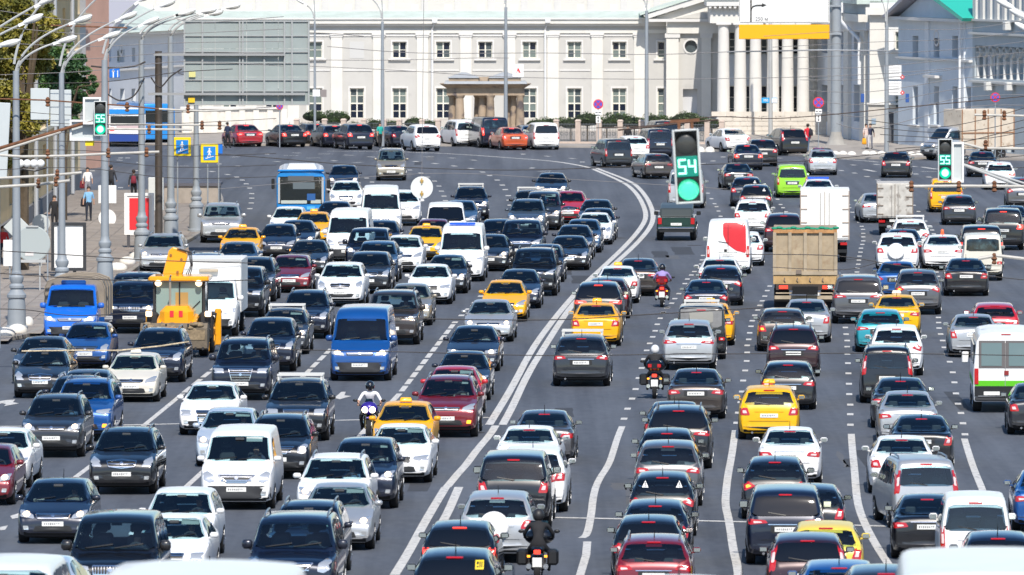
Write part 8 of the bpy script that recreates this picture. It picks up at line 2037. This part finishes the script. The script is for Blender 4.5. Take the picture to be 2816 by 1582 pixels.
person(306, 548, 1.72, 'pedestrian in a dark jacket half behind the third lamp', cloth('charcoal', (.03, .032, .04)), cloth('black', (.015, .015, .018)), rz=2.6, sleeve=1, stride=.05)
person(8, 735, 1.66, 'woman in a red top at the left edge', cloth('redtop', (.55, .03, .03)), cloth('darknavy', (.015, .02, .035)), hair=mat('hair_brown', (.10, .045, .02), rough=.7))
person(626, 414, 1.70, 'far pedestrian in navy left of the red saloon', cloth('navytop', (.02, .03, .07)), cloth('black', (.015, .015, .018)), rz=2.4, stride=.1)
person(1726, 424, 1.72, 'man in a black shirt standing by the iron fence', cloth('black', (.015, .015, .018)), cloth('grey', (.25, .25, .28)), rz=.3, stride=.05)
person(2221, 424, 1.80, 'pedestrian in a red jacket and jeans with a black backpack', cloth('redjacket', (.60, .02, .04)), cloth('jeans', (.10, .16, .26)), rz=math.pi + .4, sleeve=1, bagc=cloth('blackbag', (.02, .02, .03)), bagpos=(-.12, .22, 1.22))
person(2382, 416, 1.62, 'woman in a pale top carrying an orange shopping bag', cloth('palepink', (.62, .50, .46)), cloth('beige', (.45, .42, .40)), bagc=cloth('orangebag', (.80, .35, .02)), bagpos=(-.2, -.1, .55), rz=.4)
person(2393, 416, 1.64, 'woman in a dark vest beside the woman with the orange bag', cloth('vest', (.03, .035, .07)), cloth('palegrey', (.50, .48, .50)), rz=-.3)
person(2583, 408, 1.70, 'pedestrian in pale teal beside the beige box truck', cloth('paleteal', (.50, .64, .60)), cloth('black', (.015, .015, .018)), rz=1.2, stride=.05)
person(1045, 412, 1.62, 'pedestrian in turquoise at the foot of the distant lamp pole', cloth('turquoise', (.02, .35, .30)), cloth('black', (.015, .015, .018)), rz=.5, stride=.05)
# riders and machines
def riding(top=0, face=1):
    J = dict(pelvis=(0, .25, .86), spine=(0, .17, 1.02), chest=(0, .03, 1.26), neck=(0, -.04, 1.42), head=(0, -.07, 1.50), crown=(0, -.06, 1.60))
    for s, q in (('l', -1), ('r', 1)):
        J.update({'sh' + s: (q * .20, .0, 1.34), 'el' + s: (q * .34, -.14, 1.10), 'wr' + s: (q * .33, -.40, 1.00), 'ha' + s: (q * .33, -.48, 1.00), 'hip' + s: (q * .11, .18, .84), 'kn' + s: (q * .27, -.18, .66), 'an' + s: (q * .24, .08, .30), 'to' + s: (q * .25, -.08, .26)})
    return J
RM = None
def motorcycle(x, b, face, label, rlabel, bodyc, top, bottom, helmet, style, yaw=0, sleeve=.5):
    global RM
    g = at(x, b); ang = ROAD + R(yaw) + (0 if face == 'F' else math.pi); hx, hy = -math.sin(ang), math.cos(ang)
    off = .75 if face == 'F' else -.75
    base = Vector((g.x, g.y + .6, 0)); rt = empty('motorcycle', label, 'motorcycle', base, ang)
    ty, rm = wheel_mesh(.31, .14)
    for yy in (-.72, .72): o = link('wheel', ty, RUBBER, rt, loc=(0, yy, .31)); link('rim', rm, RIM, o)
    for sx in (-1, 1): mb = MB(); mb.tube([(sx * .10, -.72, .31), (sx * .10, -.5, .86)], .028, 8); part(mb, 'fork', mat('fork_gold', (.5, .38, .15), rough=.3, metal=.8), rt)
    mb = MB(); mb.tube([(-.36, -.42, 1.0), (-.2, -.5, .98), (.2, -.5, .98), (.36, -.42, 1.0)], .018, 6); part(mb, 'handlebar', BLACKP, rt)
    for sx in (-1, 1): mb = MB(); mb.tube([(sx * .3, -.46, 1.0), (sx * .38, -.48, 1.12)], .012, 5); mb.ball((sx * .42, -.48, 1.14), (.075, .03, .045), 10, 6); part(mb, 'mirror', BLACKP, rt, 60)
    bx(rt, 'engine', (0, 0, .45), (.36, .6, .36), mat('engine_metal', (.16, .16, .17), rough=.4, metal=.8), bev=.05); bx(rt, 'fuel_tank', (0, -.15, .86), (.30, .48, .22), bodyc, bev=.08); bx(rt, 'seat', (0, .38, .80), (.30, .7, .12), BLACKP, bev=.04); bx(rt, 'tail_unit', (0, .80, .80), (.22, .35, .14), bodyc, bev=.04); bx(rt, 'mudguard', (0, -.72, .64), (.16, .4, .06), bodyc, bev=.02)
    for sx in (-1, 1): mb = MB(); mb.tube([(sx * .18, .1, .38), (sx * .20, .95, .42)], .055, 8, r2=.065); part(mb, 'exhaust', CHROME, rt, 40)
    if style == 'sport':
        mb = MB(); mb.ball((0, -.62, .92), (.27, .26, .20), 14, 8); part(mb, 'fairing', bodyc, rt, 60); bx(rt, 'windscreen', (0, -.60, 1.12), (.28, .04, .16), GLASS, bev=.015, top=(.7, 1)); 
        for sx in (-.11, .11): mb = MB(); mb.lathe((sx, -.88, .88), [(.085, 0), (.095, .04)], 16, 'y'); part(mb, 'headlight', LAMPHOT, rt)
        bx(rt, 'lower_fairing', (0, -.3, .5), (.34, .5, .42), BLACKP, bev=.06)
    if style in ('touring', 'cruiser'):
        mb = MB(); mb.ball((0, -.6, 1.0), (.36, .22, .20), 14, 8); part(mb, 'fairing', bodyc, rt, 60); bx(rt, 'windscreen', (0, -.6, 1.25), (.42, .03, .26), GLASS, bev=.012)
        for sx in (-1, 1): bx(rt, 'pannier', (sx * .36, .62, .62), (.26, .5, .36), BLACKP, bev=.05)
    if style in ('touring', 'scooter'):
        bx(rt, 'top_case', (0, .88, 1.08), (.48, .34, .34), bodyc, bev=.08)
        for sx in (-1, 1): bx(rt, 'case_reflector', (sx * .15, 1.06, 1.08), (.12, .02, .11), TAIL, bev=.008)
    if style == 'scooter': bx(rt, 'body_shell', (0, .55, .58), (.42, .8, .42), bodyc, bev=.1)
    bx(rt, 'tail_light', (0, .99, .76), (.16, .04, .10), TAILON, bev=.012); bx(rt, 'number_plate', (0, 1.0, .52), (.22, .02, .22), PLATE)
    for sx in (-1, 1): bx(rt, 'indicator', (sx * .20, .95, .66), (.07, .06, .05), AMBER)
    if RM is None: RM = person_mesh(riding(), RAD, 'r', bm_default(.5))
    if len(RM.materials) == 0:
        for _ in range(4): RM.materials.append(SKIN)
    pr_ = empty('person', rlabel, 'person', base, ang)
    o = bpy.data.objects.new('figure', RM); COL.objects.link(o); o.parent = pr_
    for i, m_ in enumerate((SKIN if sleeve < 1 else top, top, bottom, SHOE)): o.material_slots[i].link = 'OBJECT'; o.material_slots[i].material = m_
    mb = MB(); mb.ball((0, -.06, 1.55), (.14, .155, .155), 16, 10); hm_ = part(mb, 'helmet', helmet, pr_, 60)
    if face == 'F': mb = MB(); mb.ball((0, -.13, 1.545), (.105, .10, .06), 14, 8); part(mb, 'visor', GLASS_T, hm_, 60)
    return rt
motorcycle(1017, 1207, 'F', 'purple-blue sports motorcycle with two lit headlamps', 'motorcyclist in a white T-shirt and black helmet', paint('purple', (.04, .02, .28)), cloth('white', (.74, .73, .74)), cloth('black', (.015, .015, .018)), mat('helmet_black', (.012, .012, .014), rough=.2, coat=1), 'sport')
motorcycle(1802, 1096, 'R', 'black touring motorcycle with panniers and two red reflectors', 'motorcyclist in black with a white helmet', P('black'), cloth('black', (.015, .015, .018)), cloth('black', (.015, .015, .018)), mat('helmet_white', (.75, .75, .76), rough=.2, coat=1), 'touring', sleeve=1)
motorcycle(1822, 845, 'R', 'dark red scooter with top case', 'scooter rider in a lilac T-shirt and dark helmet', P('darkred'), cloth('lilac', (.30, .24, .52)), cloth('darknavy', (.015, .02, .035)), mat('helmet_black', (.012, .012, .014), rough=.2, coat=1), 'scooter')
motorcycle(1481, 1604, 'R', 'black cruiser motorcycle with chrome and wide panniers, bottom centre', 'motorcyclist all in black at the bottom centre', P('black'), cloth('black', (.015, .015, .018)), cloth('black', (.015, .015, .018)), mat('helmet_matt', (.02, .02, .022), rough=.5), 'cruiser', sleeve=1)

# drivers behind the windscreens of the nearest cars
def seated():
    J = dict(pelvis=(0, .0, .0), spine=(0, .03, .18), chest=(0, .06, .42), neck=(0, .04, .58), head=(0, .0, .66), crown=(0, .01, .76))
    for s, q in (('l', -1), ('r', 1)):
        J.update({'sh' + s: (q * .19, .05, .50), 'el' + s: (q * .24, -.12, .30), 'wr' + s: (q * .16, -.34, .34), 'ha' + s: (q * .14, -.42, .36), 'hip' + s: (q * .1, -.02, -.02), 'kn' + s: (q * .16, -.42, .02), 'an' + s: (q * .14, -.62, -.34), 'to' + s: (q * .14, -.76, -.36)})
    return J
DM = person_mesh(seated(), RAD, 's', bm_default(.5))
for _ in range(4): DM.materials.append(SKIN)
hb_ = MB(); hb_.ball((0, .03, .75), (.10, .11, .095), 12, 8); HM_ = hb_.mesh('hair', 60)
shirts = [cloth('shirt%d' % k, c) for k, c in enumerate([(.05, .06, .10), (.45, .46, .48), (.03, .03, .035), (.12, .20, .34), (.30, .28, .26), (.55, .54, .52)])]
for n_, (rt_, kind, face, pos, ang, lb) in enumerate(DRV):
    if face != 'F' or pos.y > 330 or 'edge' in lb or 'roof' in lb: continue
    K = KINDS[kind]; sy = rt_['seat_y'] - .12; sx = K['W'] / 2 * .42; hz = (K['belt'] - .42) * rt_.scale[2]
    hz = min(hz, (K['H'] - .17) * rt_.scale[2] - .84); ca, sa = math.cos(ang), math.sin(ang)
    w_ = Vector((pos.x + sx * ca - sy * sa, pos.y + sx * sa + sy * ca, pos.z + hz + .05))
    pr_ = empty('person', 'driver of the ' + ' '.join(lb.replace(',', '').split()[:11]), 'person', w_, ang, 'drivers seen through windscreens')
    o = bpy.data.objects.new('figure', DM); COL.objects.link(o); o.parent = pr_
    for i_, m_ in enumerate((SKIN, shirts[n_ % 6], cloth('black', (.015, .015, .018)), SHOE)): o.material_slots[i_].link = 'OBJECT'; o.material_slots[i_].material = m_
    link('hair', HM_, HAIRD, pr_)
for rt_ in [o_ for o_ in bpy.data.objects if 'seat_y' in o_]: del rt_['seat_y']
